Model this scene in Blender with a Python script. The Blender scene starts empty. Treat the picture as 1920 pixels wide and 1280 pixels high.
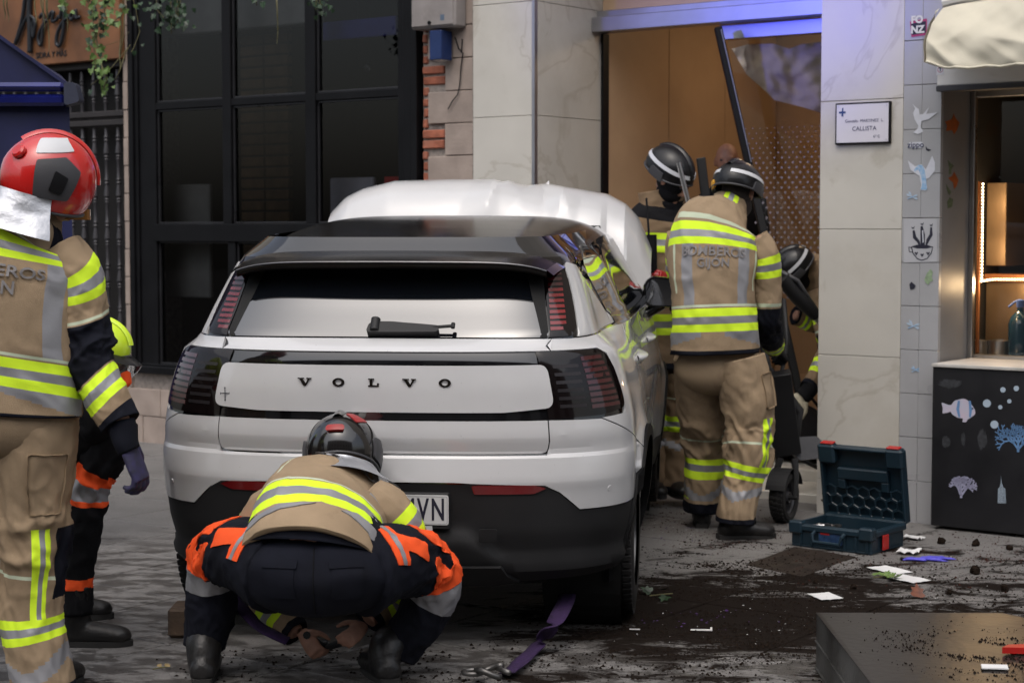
import bpy, bmesh, math, random
from math import sin, cos, pi, radians, sqrt, exp, atan2
from mathutils import Vector, Matrix, noise
from mathutils.geometry import delaunay_2d_cdt
random.seed(7)
SC = bpy.context.scene
COL = SC.collection
V = Vector

# ------------------------------------------------------------------ camera, light, exposure
FPX, CAMH, PITCH = 3400.0, 1.56, math.atan(210 / 3400.0)
cd = bpy.data.cameras.new('camera'); cam = bpy.data.objects.new('camera', cd); COL.objects.link(cam)
cam.location = (0, 0, CAMH); cam.rotation_euler = (pi / 2 - PITCH, 0, 0)
cd.sensor_width = 36; cd.lens = 36 * FPX / 1920; cd.clip_start = .1; cd.clip_end = 500
cd.dof.use_dof = True; cd.dof.focus_distance = 6.75; cd.dof.aperture_fstop = 4.5
SC.camera = cam
SUN_EL, SUN_AZ = radians(62), radians(190)       # sun behind cloud, above the street behind the camera
world = bpy.data.worlds.new('World'); SC.world = world; world.use_nodes = True
wn, wl = world.node_tree.nodes, world.node_tree.links
bg = wn['Background']; bg.inputs['Strength'].default_value = .15
sky = wn.new('ShaderNodeTexSky'); sky.sky_type = 'NISHITA'; sky.sun_disc = False
sky.sun_elevation = SUN_EL; sky.sun_rotation = SUN_AZ; sky.dust_density = 5; sky.air_density = 1.0
hs = wn.new('ShaderNodeHueSaturation'); hs.inputs['Saturation'].default_value = .58; hs.inputs['Value'].default_value = 1.15
wl.new(sky.outputs[0], hs.inputs['Color']); wl.new(hs.outputs[0], bg.inputs['Color'])
sd = bpy.data.lights.new('sun', 'SUN'); sd.energy = 1.0; sd.angle = radians(110); sd.color = (1, .97, .93)
sun = bpy.data.objects.new('sun', sd); COL.objects.link(sun)
sv = V((sin(SUN_AZ) * cos(SUN_EL), cos(SUN_AZ) * cos(SUN_EL), sin(SUN_EL)))
sun.location = (0, -4, 12); sun.rotation_euler = sv.to_track_quat('Z', 'Y').to_euler()
# blue emergency beacon standing down the street, outside the picture on the left
bd_ = bpy.data.lights.new('blue_beacon', 'SPOT'); bd_.energy = 900; bd_.color = (.09, .11, 1); bd_.shadow_soft_size = .15; bd_.spot_size = radians(26); bd_.spot_blend = .9
bl_ = bpy.data.objects.new('blue_beacon', bd_); COL.objects.link(bl_); bl_.location = (-4.6, 6.2, 3.3); bl_.rotation_euler = (bl_.location - V((1.25, 10.5, 3.35))).to_track_quat('Z', 'Y').to_euler()
SC.view_settings.view_transform = 'Standard'; SC.view_settings.look = 'None'
SC.view_settings.exposure = .2; SC.view_settings.gamma = 1; SC.view_settings.use_curve_mapping = False

# ------------------------------------------------------------------ measuring helpers
def ray(px, py):
    return V((px - 960, cos(PITCH) * FPX + sin(PITCH) * (640 - py), -sin(PITCH) * FPX + cos(PITCH) * (640 - py)))
CAMP = V((0, 0, CAMH))
def at(px, py, Y):
    r = ray(px, py); return CAMP + r * (Y / r.y)
def onground(px, py, z=0):
    r = ray(px, py); return CAMP + r * ((z - CAMH) / r.z)
WANG = math.atan(3400 / 4560.)
WD, WM_ = V((cos(WANG), -sin(WANG), 0)), V((sin(WANG), cos(WANG), 0))
W0 = V((.157, 11.13, 0))
WF = Matrix.Translation(W0) @ Matrix.Rotation(-WANG, 4, 'Z')     # facade frame: u along it, w into it, z up
def uz(px, py, w=0.):
    r = ray(px, py); p0 = W0 + WM_ * w
    t = (p0 - CAMP).dot(WM_) / r.dot(WM_); p = CAMP + r * t - W0
    return p.dot(WD), p.z
def uu(px, w=0.): return uz(px, 430, w)[0]
def lerp(a, b, t): return a + (b - a) * t
def ss(a, b, x):
    t = min(1, max(0, (x - a) / (b - a))); return t * t * (3 - 2 * t)
def interp(tab, x):
    if x <= tab[0][0]: return tab[0][1]
    for (a, va), (b, vb) in zip(tab, tab[1:]):
        if x <= b: return va + (vb - va) * (x - a) / (b - a)
    return tab[-1][1]

# ------------------------------------------------------------------ objects
WMAT = {}
def thing(name, label, cat, group=None, F=None, kind=None):
    o = bpy.data.objects.new(name, None); COL.objects.link(o); o.empty_display_size = .1
    WMAT[o.name] = (F or Matrix()).copy(); o.matrix_basis = WMAT[o.name]
    tag(o, label, cat, group, kind); return o
def tag(o, label=None, cat=None, group=None, kind=None):
    if label: o['label'] = label
    if cat: o['category'] = cat
    if group: o['group'] = group
    if kind: o['kind'] = kind
    return o
class G:
    def __init__(s, F=None): s.v = []; s.f = []; s.m = []; s.F = F
    def add(s, vs, fs, m=0, M=None):
        n = len(s.v)
        s.v += [(M @ V(p)) if M else V(p) for p in vs]
        s.f += [tuple(i + n for i in f) for f in fs]; s.m += [m] * len(fs) if isinstance(m, int) else m
        return s
def link(name, me, parent=None):
    o = bpy.data.objects.new(name, me); COL.objects.link(o)
    if parent:
        o.parent = parent; WMAT[o.name] = WMAT[parent.name]
    else: WMAT[o.name] = Matrix()
    return o
def part(name, g, mats, parent=None, smooth=False, label=None, kind=None):
    """link the geometry g (given in its own frame g.F, else the world) as one mesh object"""
    if not isinstance(mats, (list, tuple)): mats = [mats]
    W = WMAT[parent.name].inverted() if parent else Matrix()
    if g.F: W = W @ g.F
    me = bpy.data.meshes.new(name); me.from_pydata([W @ p for p in g.v], [], g.f)
    for m in mats: me.materials.append(m)
    if len(mats) > 1: me.polygons.foreach_set('material_index', g.m)
    if smooth is True: me.polygons.foreach_set('use_smooth', [True] * len(g.f))
    elif smooth:
        me.polygons.foreach_set('use_smooth', [True] * len(g.f)); me.set_sharp_from_angle(angle=radians(smooth))
    me.update()
    o = link(name, me, parent)
    if label: o['label'] = label
    if kind: o['kind'] = kind
    return o
def copy_tree(o, M, parent=None):
    """copy a thing with its parts; M moves the copy in the world"""
    c = o.copy(); COL.objects.link(c)
    if parent is None:
        WMAT[c.name] = M @ WMAT[o.name]; c.matrix_basis = WMAT[c.name]
    else:
        c.parent = parent; WMAT[c.name] = WMAT[parent.name]
    for ch in list(o.children): copy_tree(ch, M, c)
    return c

def cbox(g, lo, hi, b=.003, M=None, m=0):
    """box with chamfered edges"""
    lo, hi = V(lo), V(hi)
    b = min(b, *(abs(h - l) * .45 for l, h in zip(lo, hi)))
    if b <= 0.0002:
        vs = [(x, y, z) for x in (lo.x, hi.x) for y in (lo.y, hi.y) for z in (lo.z, hi.z)]
        g.add(vs, [(0, 1, 3, 2), (4, 6, 7, 5), (0, 4, 5, 1), (2, 3, 7, 6), (0, 2, 6, 4), (1, 5, 7, 3)], m, M); return g
    vs = []; idx = {}
    for i in (0, 1):
        for j in (0, 1):
            for k in (0, 1):
                c = [(lo, hi)[q][a] for a, q in enumerate((i, j, k))]
                s = [1 if q == 0 else -1 for q in (i, j, k)]
                for ax in range(3):
                    p = [c[a] + (0 if a == ax else s[a] * b) for a in range(3)]
                    idx[(i, j, k, ax)] = len(vs); vs.append(p)
    fs = []
    for ax in range(3):
        o1, o2 = (ax + 1) % 3, (ax + 2) % 3
        for q in (0, 1):
            def K(a, c, x=ax):
                t = [0, 0, 0]; t[ax] = q; t[o1] = a; t[o2] = c; return idx[(*t, x)]
            f = [K(0, 0), K(1, 0), K(1, 1), K(0, 1)]; fs.append(f if q else f[::-1])
        for a in (0, 1):
            for c in (0, 1):
                def E(q, x):
                    t = [0, 0, 0]; t[ax] = q; t[o1] = a; t[o2] = c; return idx[(*t, x)]
                f = [E(0, o1), E(1, o1), E(1, o2), E(0, o2)]
                fs.append(f if (a == c) else f[::-1])
    for i in (0, 1):
        for j in (0, 1):
            for k in (0, 1):
                f = [idx[(i, j, k, a)] for a in range(3)]
                fs.append(f if (i + j + k) % 2 else f[::-1])
    g.add(vs, fs, m, M); return g
def frames(pts, up=None):
    """tangent/side/front frames carried along a polyline"""
    out = []; n = len(pts); ref = V(up) if up else None
    for i in range(n):
        t = (pts[min(i + 1, n - 1)] - pts[max(i - 1, 0)]).normalized()
        if ref is None:
            ref = V((0, 0, 1)) if abs(t.z) < .9 else V((0, 1, 0))
        f = (ref - t * ref.dot(t))
        if f.length < 1e-4: f = t.orthogonal()
        f.normalize(); s = f.cross(t).normalized()
        if up is None: ref = f
        out.append((t, s, f))
    return out
def tube(g, pts, r, seg=8, m=0, M=None, cap=True, flat=1.):
    pts = [V(p) for p in pts]; fr = frames(pts); vs = []; fs = []
    for i, (p, (t, s, f)) in enumerate(zip(pts, fr)):
        rr = r[i] if isinstance(r, (list, tuple)) else r
        for k in range(seg):
            a = 2 * pi * k / seg; vs.append(p + s * (rr * cos(a)) + f * (rr * sin(a) * flat))
    for i in range(len(pts) - 1):
        for k in range(seg):
            a, b = i * seg + k, i * seg + (k + 1) % seg; fs.append((a, b, b + seg, a + seg))
    if cap:
        fs.append(tuple(range(seg))[::-1]); fs.append(tuple(range(len(vs) - seg, len(vs))))
    g.add(vs, fs, m, M); return g
def lathe(g, prof, seg=24, m=0, M=None, a0=0, a1=2 * pi):
    full = abs(a1 - a0 - 2 * pi) < 1e-6; n = seg if full else seg + 1; vs = []; fs = []
    for (r, z) in prof:
        for k in range(n):
            a = a0 + (a1 - a0) * k / seg; vs.append((r * cos(a), r * sin(a), z))
    for i in range(len(prof) - 1):
        for k in range(seg):
            a, b = i * n + k, i * n + (k + 1) % n; fs.append((a, b, b + n, a + n))
    g.add(vs, fs, m, M); return g
def ball(g, c, r, seg=16, rings=10, M=None, m=0):
    """ellipsoid"""
    r = V(r) if hasattr(r, '__len__') else V((r, r, r)); c = V(c); vs = []; fs = []
    for i in range(rings + 1):
        p = -pi / 2 + pi * i / rings
        for k in range(seg):
            a = 2 * pi * k / seg; vs.append((c.x + r.x * cos(p) * cos(a), c.y + r.y * cos(p) * sin(a), c.z + r.z * sin(p)))
    for i in range(rings):
        for k in range(seg):
            a, b = i * seg + k, i * seg + (k + 1) % seg
            if i == 0: fs.append((a, b + seg, a + seg))
            elif i == rings - 1: fs.append((a, b, a + seg))
            else: fs.append((a, b, b + seg, a + seg))
    g.add(vs, fs, m, M); return g
def grid(g, fn, nu, nv, m=0, M=None, flip=False, mf=None):
    vs = [fn(i / nu, j / nv) for j in range(nv + 1) for i in range(nu + 1)]; fs = []; ms = []
    for j in range(nv):
        for i in range(nu):
            a = j * (nu + 1) + i; f = (a, a + 1, a + nu + 2, a + nu + 1); fs.append(f[::-1] if flip else f)
            ms.append(mf((i + .5) / nu, (j + .5) / nv) if mf else m)
    g.add(vs, fs, ms, M); return g
def slab(g, outline, F, th, m=0):
    """flat polygon (2D outline) in frame F, extruded by th along -z of F"""
    n = len(outline); tris = tri2d(outline)
    vs = [F @ V((x, y, 0)) for x, y in outline] + [F @ V((x, y, -th)) for x, y in outline]
    fs = [t for t in tris] + [tuple(i + n for i in t[::-1]) for t in tris]
    ar = sum(outline[i][0] * outline[(i + 1) % n][1] - outline[(i + 1) % n][0] * outline[i][1] for i in range(n))
    for i in range(n):
        j = (i + 1) % n; f = (j, i, i + n, j + n); fs.append(f if ar > 0 else f[::-1])
    g.add(vs, fs, m); return g
def inpoly(p, poly):
    x, y = p; c = False; j = len(poly) - 1
    for i in range(len(poly)):
        xi, yi = poly[i]; xj, yj = poly[j]
        if (yi > y) != (yj > y) and x < (xj - xi) * (y - yi) / (yj - yi) + xi: c = not c
        j = i
    return c
def tri2d(outline):
    n = len(outline)
    r = delaunay_2d_cdt([V(p) for p in outline], [(i, (i + 1) % n) for i in range(n)], [], 1, 1e-7)
    if len(r[0]) == n:
        fs = []
        for f in r[2]:
            if len(f) == 3:
                c = (r[0][f[0]] + r[0][f[1]] + r[0][f[2]]) / 3
                if inpoly((c.x, c.y), outline): fs.append(tuple(f))
        # map back: cdt may reorder
        back = [min(range(n), key=lambda k: (V(outline[k]) - p).length_squared) for p in r[0]]
        return [tuple(back[i] for i in f) for f in fs]
    return [tuple(range(n))]
def densify(poly, step):
    out = []
    for i in range(len(poly)):
        a, b = V(poly[i]), V(poly[(i + 1) % len(poly)]); k = max(1, int((b - a).length / step + .5))
        out += [a.lerp(b, q / k) for q in range(k)]
    return out
def rpoly(pts, r, k=5):
    """round the corners; r a number or one per corner"""
    out = []; n = len(pts)
    for i in range(n):
        p, a, b = V(pts[i]), V(pts[i - 1]), V(pts[(i + 1) % n]); rr = r[i] if isinstance(r, (list, tuple)) else r
        rr = min(rr, (a - p).length * .49, (b - p).length * .49)
        if rr < 1e-4: out.append(p); continue
        s, e = p + (a - p).normalized() * rr, p + (b - p).normalized() * rr
        for q in range(k + 1):
            t = q / k; out.append(s * (1 - t) ** 2 + p * 2 * t * (1 - t) + e * t * t)
    return [tuple(p) for p in out]
def patch(g, outline, mp, off=.003, th=.006, step=.03, m=0, M=None, lines=(), holes=()):
    """a panel with this outline (2D), laid on the surface mp(a,b) and standing off it"""
    o = densify(outline, step); n = len(o)
    pts = list(o); edges = [(i, (i + 1) % n) for i in range(n)]; loops = [list(range(n))]
    for h in holes:
        h = densify(h, step); k = len(pts); pts += h; q = len(h)
        edges += [(k + i, k + (i + 1) % q) for i in range(q)]; loops.append(list(range(k, k + q)))
    hp = [[tuple(pts[i]) for i in l] for l in loops]
    xs = [p.x for p in o]; ys = [p.y for p in o]
    x = min(xs) + step / 2
    for zl in lines:                      # rows of points along a crease
        q = min(xs) + step * .3
        while q < max(xs):
            if inpoly((q, zl), hp[0]) and min((p.x - q) ** 2 + (p.y - zl) ** 2 for p in pts[:n]) > (step * .2) ** 2: pts.append(V((q, zl)))
            q += step * .5
    allp = pts[:]
    while x < max(xs):
        y = min(ys) + step / 2
        while y < max(ys):
            if inpoly((x, y), hp[0]) and not any(inpoly((x, y), h) for h in hp[1:]):
                if min((p.x - x) ** 2 + (p.y - y) ** 2 for p in allp) > (step * .45) ** 2: pts.append(V((x, y)))
            y += step
        x += step
    r = delaunay_2d_cdt(pts, edges, [], 1, 1e-6)
    rv = r[0]; tri = []
    for f in r[2]:
        c = (rv[f[0]] + rv[f[1]] + rv[f[2]]) / 3
        if inpoly((c.x, c.y), hp[0]) and not any(inpoly((c.x, c.y), h) for h in hp[1:]): tri.append(tuple(f))
    e = 1e-3
    def pn(p):
        c = mp(p.x, p.y); a = mp(p.x + e, p.y) - mp(p.x - e, p.y); b = mp(p.x, p.y + e) - mp(p.x, p.y - e)
        nn = a.cross(b); return c, (nn.normalized() if nn.length > 1e-12 else V((0, 0, 1)))
    top = []; bot = []
    for p in rv:
        c, nn = pn(p); d = off(p.x, p.y) if callable(off) else off
        top.append(c + nn * d); bot.append(c + nn * (d - th))
    cnt = {}
    for f in tri:
        for a, b in ((f[0], f[1]), (f[1], f[2]), (f[2], f[0])): cnt[(a, b)] = 1
    bd = [(a, b) for (a, b) in cnt if (b, a) not in cnt]
    N = len(rv); fs = list(tri); 
    # rim gets its own vertices so that the edge stays crisp
    rim = {}; extra = []
    for a, b in bd:
        for q in (a, b):
            if q not in rim:
                rim[q] = N + len(extra); extra += [top[q], bot[q]]
    for a, b in bd: fs.append((rim[b], rim[a], rim[a] + 1, rim[b] + 1))
    g.add(top + extra, fs, m, M); return g
_fonts = {}
def text2d(s, size=1., bold=0., spacing=1., align='CENTER', shear=0, sx=1.):
    cu = bpy.data.curves.new('t', 'FONT'); cu.body = s; cu.size = size; cu.space_character = spacing
    cu.align_x = align; cu.align_y = 'CENTER'; cu.offset = bold; cu.shear = shear; cu.resolution_u = 3; cu.fill_mode = 'FRONT'
    o = bpy.data.objects.new('t', cu); COL.objects.link(o)
    me = bpy.data.meshes.new_from_object(o.evaluated_get(bpy.context.evaluated_depsgraph_get()))
    vs = [(v.co.x * sx, v.co.y) for v in me.vertices]; fs = [tuple(p.vertices) for p in me.polygons]
    bpy.data.objects.remove(o); bpy.data.curves.remove(cu); bpy.data.meshes.remove(me)
    return vs, fs
def lettering(g, s, size, mp, th=.001, m=0, **k):
    """raised flat letters laid on mp(x,y) -> point, normal"""
    vs, fs = text2d(s, size, **k); n = len(vs); top = []; bot = []
    for x, y in vs:
        p, nn = mp(x, y); top.append(p + nn * th); bot.append(p)
    # keep letters facing outwards
    cnt = {}
    out = []
    for f in fs:
        for a, b in zip(f, f[1:] + f[:1]): cnt[(a, b)] = 1
        out.append(f)
    for (a, b) in list(cnt):
        if (b, a) not in cnt: out.append((b, a, a + n, b + n))
    g.add(top + bot, out, m); return g
def planar(F, x0=0, y0=0):
    nz = (F.to_3x3() @ V((0, 0, 1))).normalized()
    return lambda x, y: (F @ V((x + x0, y + y0, 0)), nz)
def frameof(o, x, y):
    """matrix with origin o, given x and y axes"""
    x = V(x).normalized(); z = x.cross(V(y)).normalized(); y = z.cross(x)
    M = Matrix((x, y, z)).transposed().to_4x4(); M.translation = V(o); return M

# ------------------------------------------------------------------ materials
def mat(name, col, rough=.6, metal=0, var=.12, scale=6., bump=.1, bscale=60., coat=0, spec=.5, rvar=.08, emit=None, estr=0,
        trans=0, ior=1.45, alpha=1, world_co=False, col2=None, sheen=0, dirt=0, dcol=(.05, .04, .03)):
    m = bpy.data.materials.new(name); m.use_nodes = True; nt = m.node_tree; N, L = nt.nodes, nt.links
    b = N['Principled BSDF']; b.inputs['Roughness'].default_value = rough; b.inputs['Metallic'].default_value = metal
    b.inputs['Specular IOR Level'].default_value = spec; b.inputs['Coat Weight'].default_value = coat
    b.inputs['Coat Roughness'].default_value = .04; b.inputs['IOR'].default_value = ior
    b.inputs['Transmission Weight'].default_value = trans; b.inputs['Alpha'].default_value = alpha
    if sheen: b.inputs['Sheen Weight'].default_value = sheen
    if emit: b.inputs['Emission Color'].default_value = (*emit, 1); b.inputs['Emission Strength'].default_value = estr
    if world_co: co = N.new('ShaderNodeNewGeometry').outputs['Position']
    else: co = N.new('ShaderNodeTexCoord').outputs['Object']
    t = N.new('ShaderNodeTexNoise'); t.inputs['Scale'].default_value = scale; t.inputs['Detail'].default_value = 6
    L.new(co, t.inputs['Vector'])
    r = N.new('ShaderNodeValToRGB'); c = V(col); d = V(col2) if col2 else c * (1 - 1.6 * var)
    r.color_ramp.elements[0].position = .3; r.color_ramp.elements[1].position = .7
    r.color_ramp.elements[0].color = (*d, 1); r.color_ramp.elements[1].color = (*(c if col2 else c * (1 + .6 * var)), 1)
    L.new(t.outputs['Fac'], r.inputs['Fac']); out = r.outputs['Color']
    if dirt:
        t3 = N.new('ShaderNodeTexNoise'); t3.inputs['Scale'].default_value = scale * .6; t3.inputs['Detail'].default_value = 9; t3.inputs['Roughness'].default_value = .7
        L.new(co, t3.inputs['Vector'])
        mr = N.new('ShaderNodeMapRange'); mr.inputs[1].default_value = .52; mr.inputs[2].default_value = .72; mr.inputs[4].default_value = dirt
        L.new(t3.outputs['Fac'], mr.inputs[0]); mx = N.new('ShaderNodeMixRGB'); mx.inputs['Color2'].default_value = (*dcol, 1)
        L.new(mr.outputs[0], mx.inputs['Fac']); L.new(out, mx.inputs['Color1']); out = mx.outputs[0]
    L.new(out, b.inputs['Base Color'])
    if rvar:
        q = N.new('ShaderNodeMapRange'); q.inputs[3].default_value = max(0, rough - rvar); q.inputs[4].default_value = min(1, rough + rvar)
        L.new(t.outputs['Fac'], q.inputs[0]); L.new(q.outputs[0], b.inputs['Roughness'])
    if bump:
        t2 = N.new('ShaderNodeTexNoise'); t2.inputs['Scale'].default_value = bscale; t2.inputs['Detail'].default_value = 4
        L.new(co, t2.inputs['Vector']); bp = N.new('ShaderNodeBump'); bp.inputs['Strength'].default_value = bump; bp.inputs['Distance'].default_value = .01
        L.new(t2.outputs['Fac'], bp.inputs['Height']); L.new(bp.outputs[0], b.inputs['Normal'])
    return m

# ------------------------------------------------------------------ palette
M_marble = mat('cream_marble', (.54, .515, .465), .32, var=.07, scale=2.2, bump=.02, dirt=.4, dcol=(.36, .32, .255))
def veins(m, sc, strength, col):
    nt = m.node_tree; N, L = nt.nodes, nt.links; b = N['Principled BSDF']; src = b.inputs['Base Color'].links[0].from_socket
    co = N.new('ShaderNodeNewGeometry').outputs['Position']; t = N.new('ShaderNodeTexNoise'); t.inputs['Scale'].default_value = sc; t.inputs['Detail'].default_value = 9; t.inputs['Distortion'].default_value = 1.2; L.new(co, t.inputs['Vector'])
    a = N.new('ShaderNodeMath'); a.operation = 'SUBTRACT'; a.inputs[1].default_value = .5; L.new(t.outputs['Fac'], a.inputs[0]); c = N.new('ShaderNodeMath'); c.operation = 'ABSOLUTE'; L.new(a.outputs[0], c.inputs[0])
    r = N.new('ShaderNodeMapRange'); r.inputs[1].default_value = 0; r.inputs[2].default_value = .02; r.inputs[3].default_value = strength; r.inputs[4].default_value = 0; L.new(c.outputs[0], r.inputs[0])
    mx = N.new('ShaderNodeMixRGB'); mx.inputs[2].default_value = (*col, 1); L.new(r.outputs[0], mx.inputs[0]); L.new(src, mx.inputs[1]); L.new(mx.outputs[0], b.inputs['Base Color'])
veins(M_marble, 1.3, .35, (.30, .26, .20))
M_stone = mat('ashlar_stone', (.34, .275, .235), .75, var=.16, scale=5, bump=.25, bscale=40, dirt=.35, dcol=(.2, .16, .14))
M_brick = mat('brick', (.36, .12, .07), .9, var=.25, scale=14, bump=.5, bscale=60, dirt=.4, dcol=(.28, .17, .13))
M_mortar = mat('mortar', (.30, .26, .23), .95, var=.2, scale=30, bump=.8, bscale=50)
M_black = mat('black_steel', (.005, .005, .006), .45, var=.2, bump=.03, spec=.22)
M_wood = mat('varnished_wood', (.20, .085, .035), .5, var=.3, scale=3, bump=.08, bscale=30)
M_ply = mat('orange_panel', (.52, .355, .22), .45, var=.10, scale=2, bump=.02)
M_darkwood = mat('dark_wood', (.028, .024, .024), .5, var=.2, bump=.1)
M_blue = mat('navy_canvas', (.006, .009, .055), .55, var=.2, bump=.05)
M_alu = mat('brushed_aluminium', (.42, .42, .45), .34, metal=.9, var=.05, bump=.03, bscale=150)
M_steel = mat('stainless_steel', (.50, .49, .48), .3, metal=1, var=.05, bump=.02)
M_tile = mat('glazed_tile', (.36, .36, .37), .3, var=.05, scale=3, bump=.02, dirt=.2, dcol=(.2, .2, .19))
M_board = mat('black_board', (.012, .012, .014), .4, var=.2, bump=.04, dirt=.15, dcol=(.03, .03, .03))
M_white = mat('white_paint', (.68, .67, .66), .5, var=.05, bump=.03)
M_greyp = mat('grey_metal_box', (.26, .235, .225), .6, var=.2, scale=4, bump=.1, dirt=.6, dcol=(.09, .07, .06))
M_cream = mat('cream_awning_fabric', (.60, .56, .45), .8, var=.1, scale=3, bump=.15, bscale=200)
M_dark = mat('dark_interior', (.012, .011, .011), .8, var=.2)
M_plaster = mat('plaster', (.35, .32, .28), .8, var=.1, scale=2)
M_ink = mat('black_ink', (.015, .015, .03), .5, var=0, bump=0)
M_leaf = mat('ivy_leaf', (.075, .14, .025), .45, var=.5, scale=30, bump=.1, col2=(.13, .2, .06))
M_leafd = mat('ivy_leaf_dark', (.02, .05, .02), .45, var=.4, scale=30, bump=.1)
M_stem = mat('vine_stem', (.12, .11, .05), .7)

def glass(name, tint=(.8, .85, .85), rough=0.0, alpha=None):
    m = bpy.data.materials.new(name); m.use_nodes = True; nt = m.node_tree; N, L = nt.nodes, nt.links
    for n in list(N): N.remove(n)
    o = N.new('ShaderNodeOutputMaterial'); mx = N.new('ShaderNodeMixShader'); t = N.new('ShaderNodeBsdfTransparent')
    gl = N.new('ShaderNodeBsdfGlossy'); fr = N.new('ShaderNodeFresnel'); fr.inputs['IOR'].default_value = 1.5
    t.inputs['Color'].default_value = (*tint, 1); gl.inputs['Roughness'].default_value = rough
    L.new(fr.outputs[0], mx.inputs[0]); L.new(t.outputs[0], mx.inputs[1]); L.new(gl.outputs[0], mx.inputs[2]); L.new(mx.outputs[0], o.inputs[0])
    return m
M_pane = glass('window_glass', (.55, .56, .57)); M_clear = glass('door_glass', (.86, .84, .80))

# ------------------------------------------------------------------ ground
def ground_mat():
    m = bpy.data.materials.new('wet_dirty_paving'); m.use_nodes = True; nt = m.node_tree; N, L = nt.nodes, nt.links
    b = N['Principled BSDF']; pos = N.new('ShaderNodeNewGeometry').outputs['Position']
    def nz(scale, det=8, rough=.6, vec=pos, dist=0):
        t = N.new('ShaderNodeTexNoise'); t.inputs['Scale'].default_value = scale; t.inputs['Detail'].default_value = det
        t.inputs['Roughness'].default_value = rough; t.inputs['Distortion'].default_value = dist; L.new(vec, t.inputs['Vector']); return t.outputs['Fac']
    def mr(v, a, b_, c=0, d=1):
        t = N.new('ShaderNodeMapRange'); t.inputs[1].default_value = a; t.inputs[2].default_value = b_; t.inputs[3].default_value = c; t.inputs[4].default_value = d
        L.new(v, t.inputs[0]); return t.outputs[0]
    def mth(op, a, b_):
        t = N.new('ShaderNodeMath'); t.operation = op
        for i, q in enumerate((a, b_)):
            if isinstance(q, (int, float)): t.inputs[i].default_value = q
            else: L.new(q, t.inputs[i])
        return t.outputs[0]
    def mix(f, a, c):
        t = N.new('ShaderNodeMixRGB')
        for i, q in enumerate((f, a, c)):
            if isinstance(q, tuple): t.inputs[i].default_value = (*q, 1)
            elif isinstance(q, float): t.inputs[i].default_value = q
            else: L.new(q, t.inputs[i])
        return t.outputs[0]
    def blob(x, y, r, sx=1., sy=1.):
        mp = N.new('ShaderNodeMapping'); mp.inputs['Location'].default_value = (-x / (r * sx), -y / (r * sy), 0)
        mp.inputs['Scale'].default_value = (1 / (r * sx), 1 / (r * sy), 0); L.new(pos, mp.inputs['Vector'])
        ln = N.new('ShaderNodeVectorMath'); ln.operation = 'LENGTH'; L.new(mp.outputs[0], ln.inputs[0]); return mr(ln.outputs['Value'], 0, 1, 1, 0)
    base = mix(mr(nz(3), .3, .7), (.145, .139, .134), (.205, .197, .190))
    base = mix(mr(nz(90, 3, .8), .35, .75, 0, .5), base, (.045, .042, .04))
    # soil thrown over the pavement by the planter, densest beside the wheel
    mpv = N.new('ShaderNodeMapping'); mpv.inputs['Rotation'].default_value = (0, 0, radians(20)); mpv.inputs['Scale'].default_value = (1, 1.9, 1); L.new(pos, mpv.inputs['Vector'])
    st = nz(2.6, 12, .72, mpv.outputs[0], .6)
    p1 = onground(1330, 1160); p2 = onground(1480, 1080); p3 = onground(700, 1280); p4 = onground(230, 1120)
    reg = mth('ADD', mth('MULTIPLY', blob(p1.x, p1.y, 1.15, 1.0, 1.0), .72), mth('MULTIPLY', blob(p2.x + .5, p2.y - .25, 2.2, 1.1, .9), .42))
    reg = mth('ADD', reg, mth('MULTIPLY', blob(p3.x, p3.y, 1.6, 2, .35), .2))
    soil = mr(mth('ADD', st, mth('MULTIPLY', reg, .36)), .60, .67)
    specks = mr(mth('ADD', nz(55, 4, .7), mth('MULTIPLY', reg, .26)), .67, .72)
    soil = mth('MAXIMUM', soil, mth('MULTIPLY', specks, .9))
    wet = mth('MULTIPLY', mr(nz(4.2, 14, .78, mpv.outputs[0], .25), .475, .525), mr(mth('ADD', blob(p4.x, p4.y - .3, 2.6, .9, .9), blob(p3.x, p3.y, 2.0, 1.8, .6)), .05, .4))
    col = mix(mth('MULTIPLY', wet, .80), base, (.034, .030, .027)); col = mix(soil, col, (.011, .008, .0065))
    L.new(col, b.inputs['Base Color'])
    rg = mth('SUBTRACT', .62, mth('MULTIPLY', wet, .20)); rg = mth('ADD', rg, mth('MULTIPLY', soil, .3)); L.new(rg, b.inputs['Roughness'])
    sv_ = mth('SUBTRACT', .40, mth('MULTIPLY', soil, .34)); L.new(sv_, b.inputs['Specular IOR Level'])
    bp = N.new('ShaderNodeBump'); bp.inputs['Strength'].default_value = .5; bp.inputs['Distance'].default_value = .005
    L.new(mth('ADD', nz(160, 4), mth('MULTIPLY', mth('MULTIPLY', soil, nz(70, 4, .8)), 2.5)), bp.inputs['Height']); L.new(bp.outputs[0], b.inputs['Normal'])
    return m
M_ground = ground_mat()
g = G(); cbox(g, (-60, -60, -.3), (60, 60, -.014), 0)
pav = tag(part('pavement', g, mat('dark_joint_grit', (.035, .031, .028), .95, spec=.1, bump=.5)), kind='structure')
SL = .62
slab_me = None
g = G(); cbox(g, (0, 0, -.013), (SL - .008, SL - .008, 0), .004)
for i in range(-7, 7):
    for j in range(-12, 1):
        F = WF @ Matrix.Translation((i * SL + .21, j * SL - .03, -random.random() * .0025))
        c = F @ V((SL / 2, SL / 2, 0)); 
        if c.y < 4.6 or abs(c.x) > c.y * .33 + .7: continue
        if slab_me is None:
            o = part('paving_slab', g, M_ground, pav); slab_me = o.data
            o.matrix_basis = F
        else:
            o = link('paving_slab', slab_me, pav); o.matrix_basis = F

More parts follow.
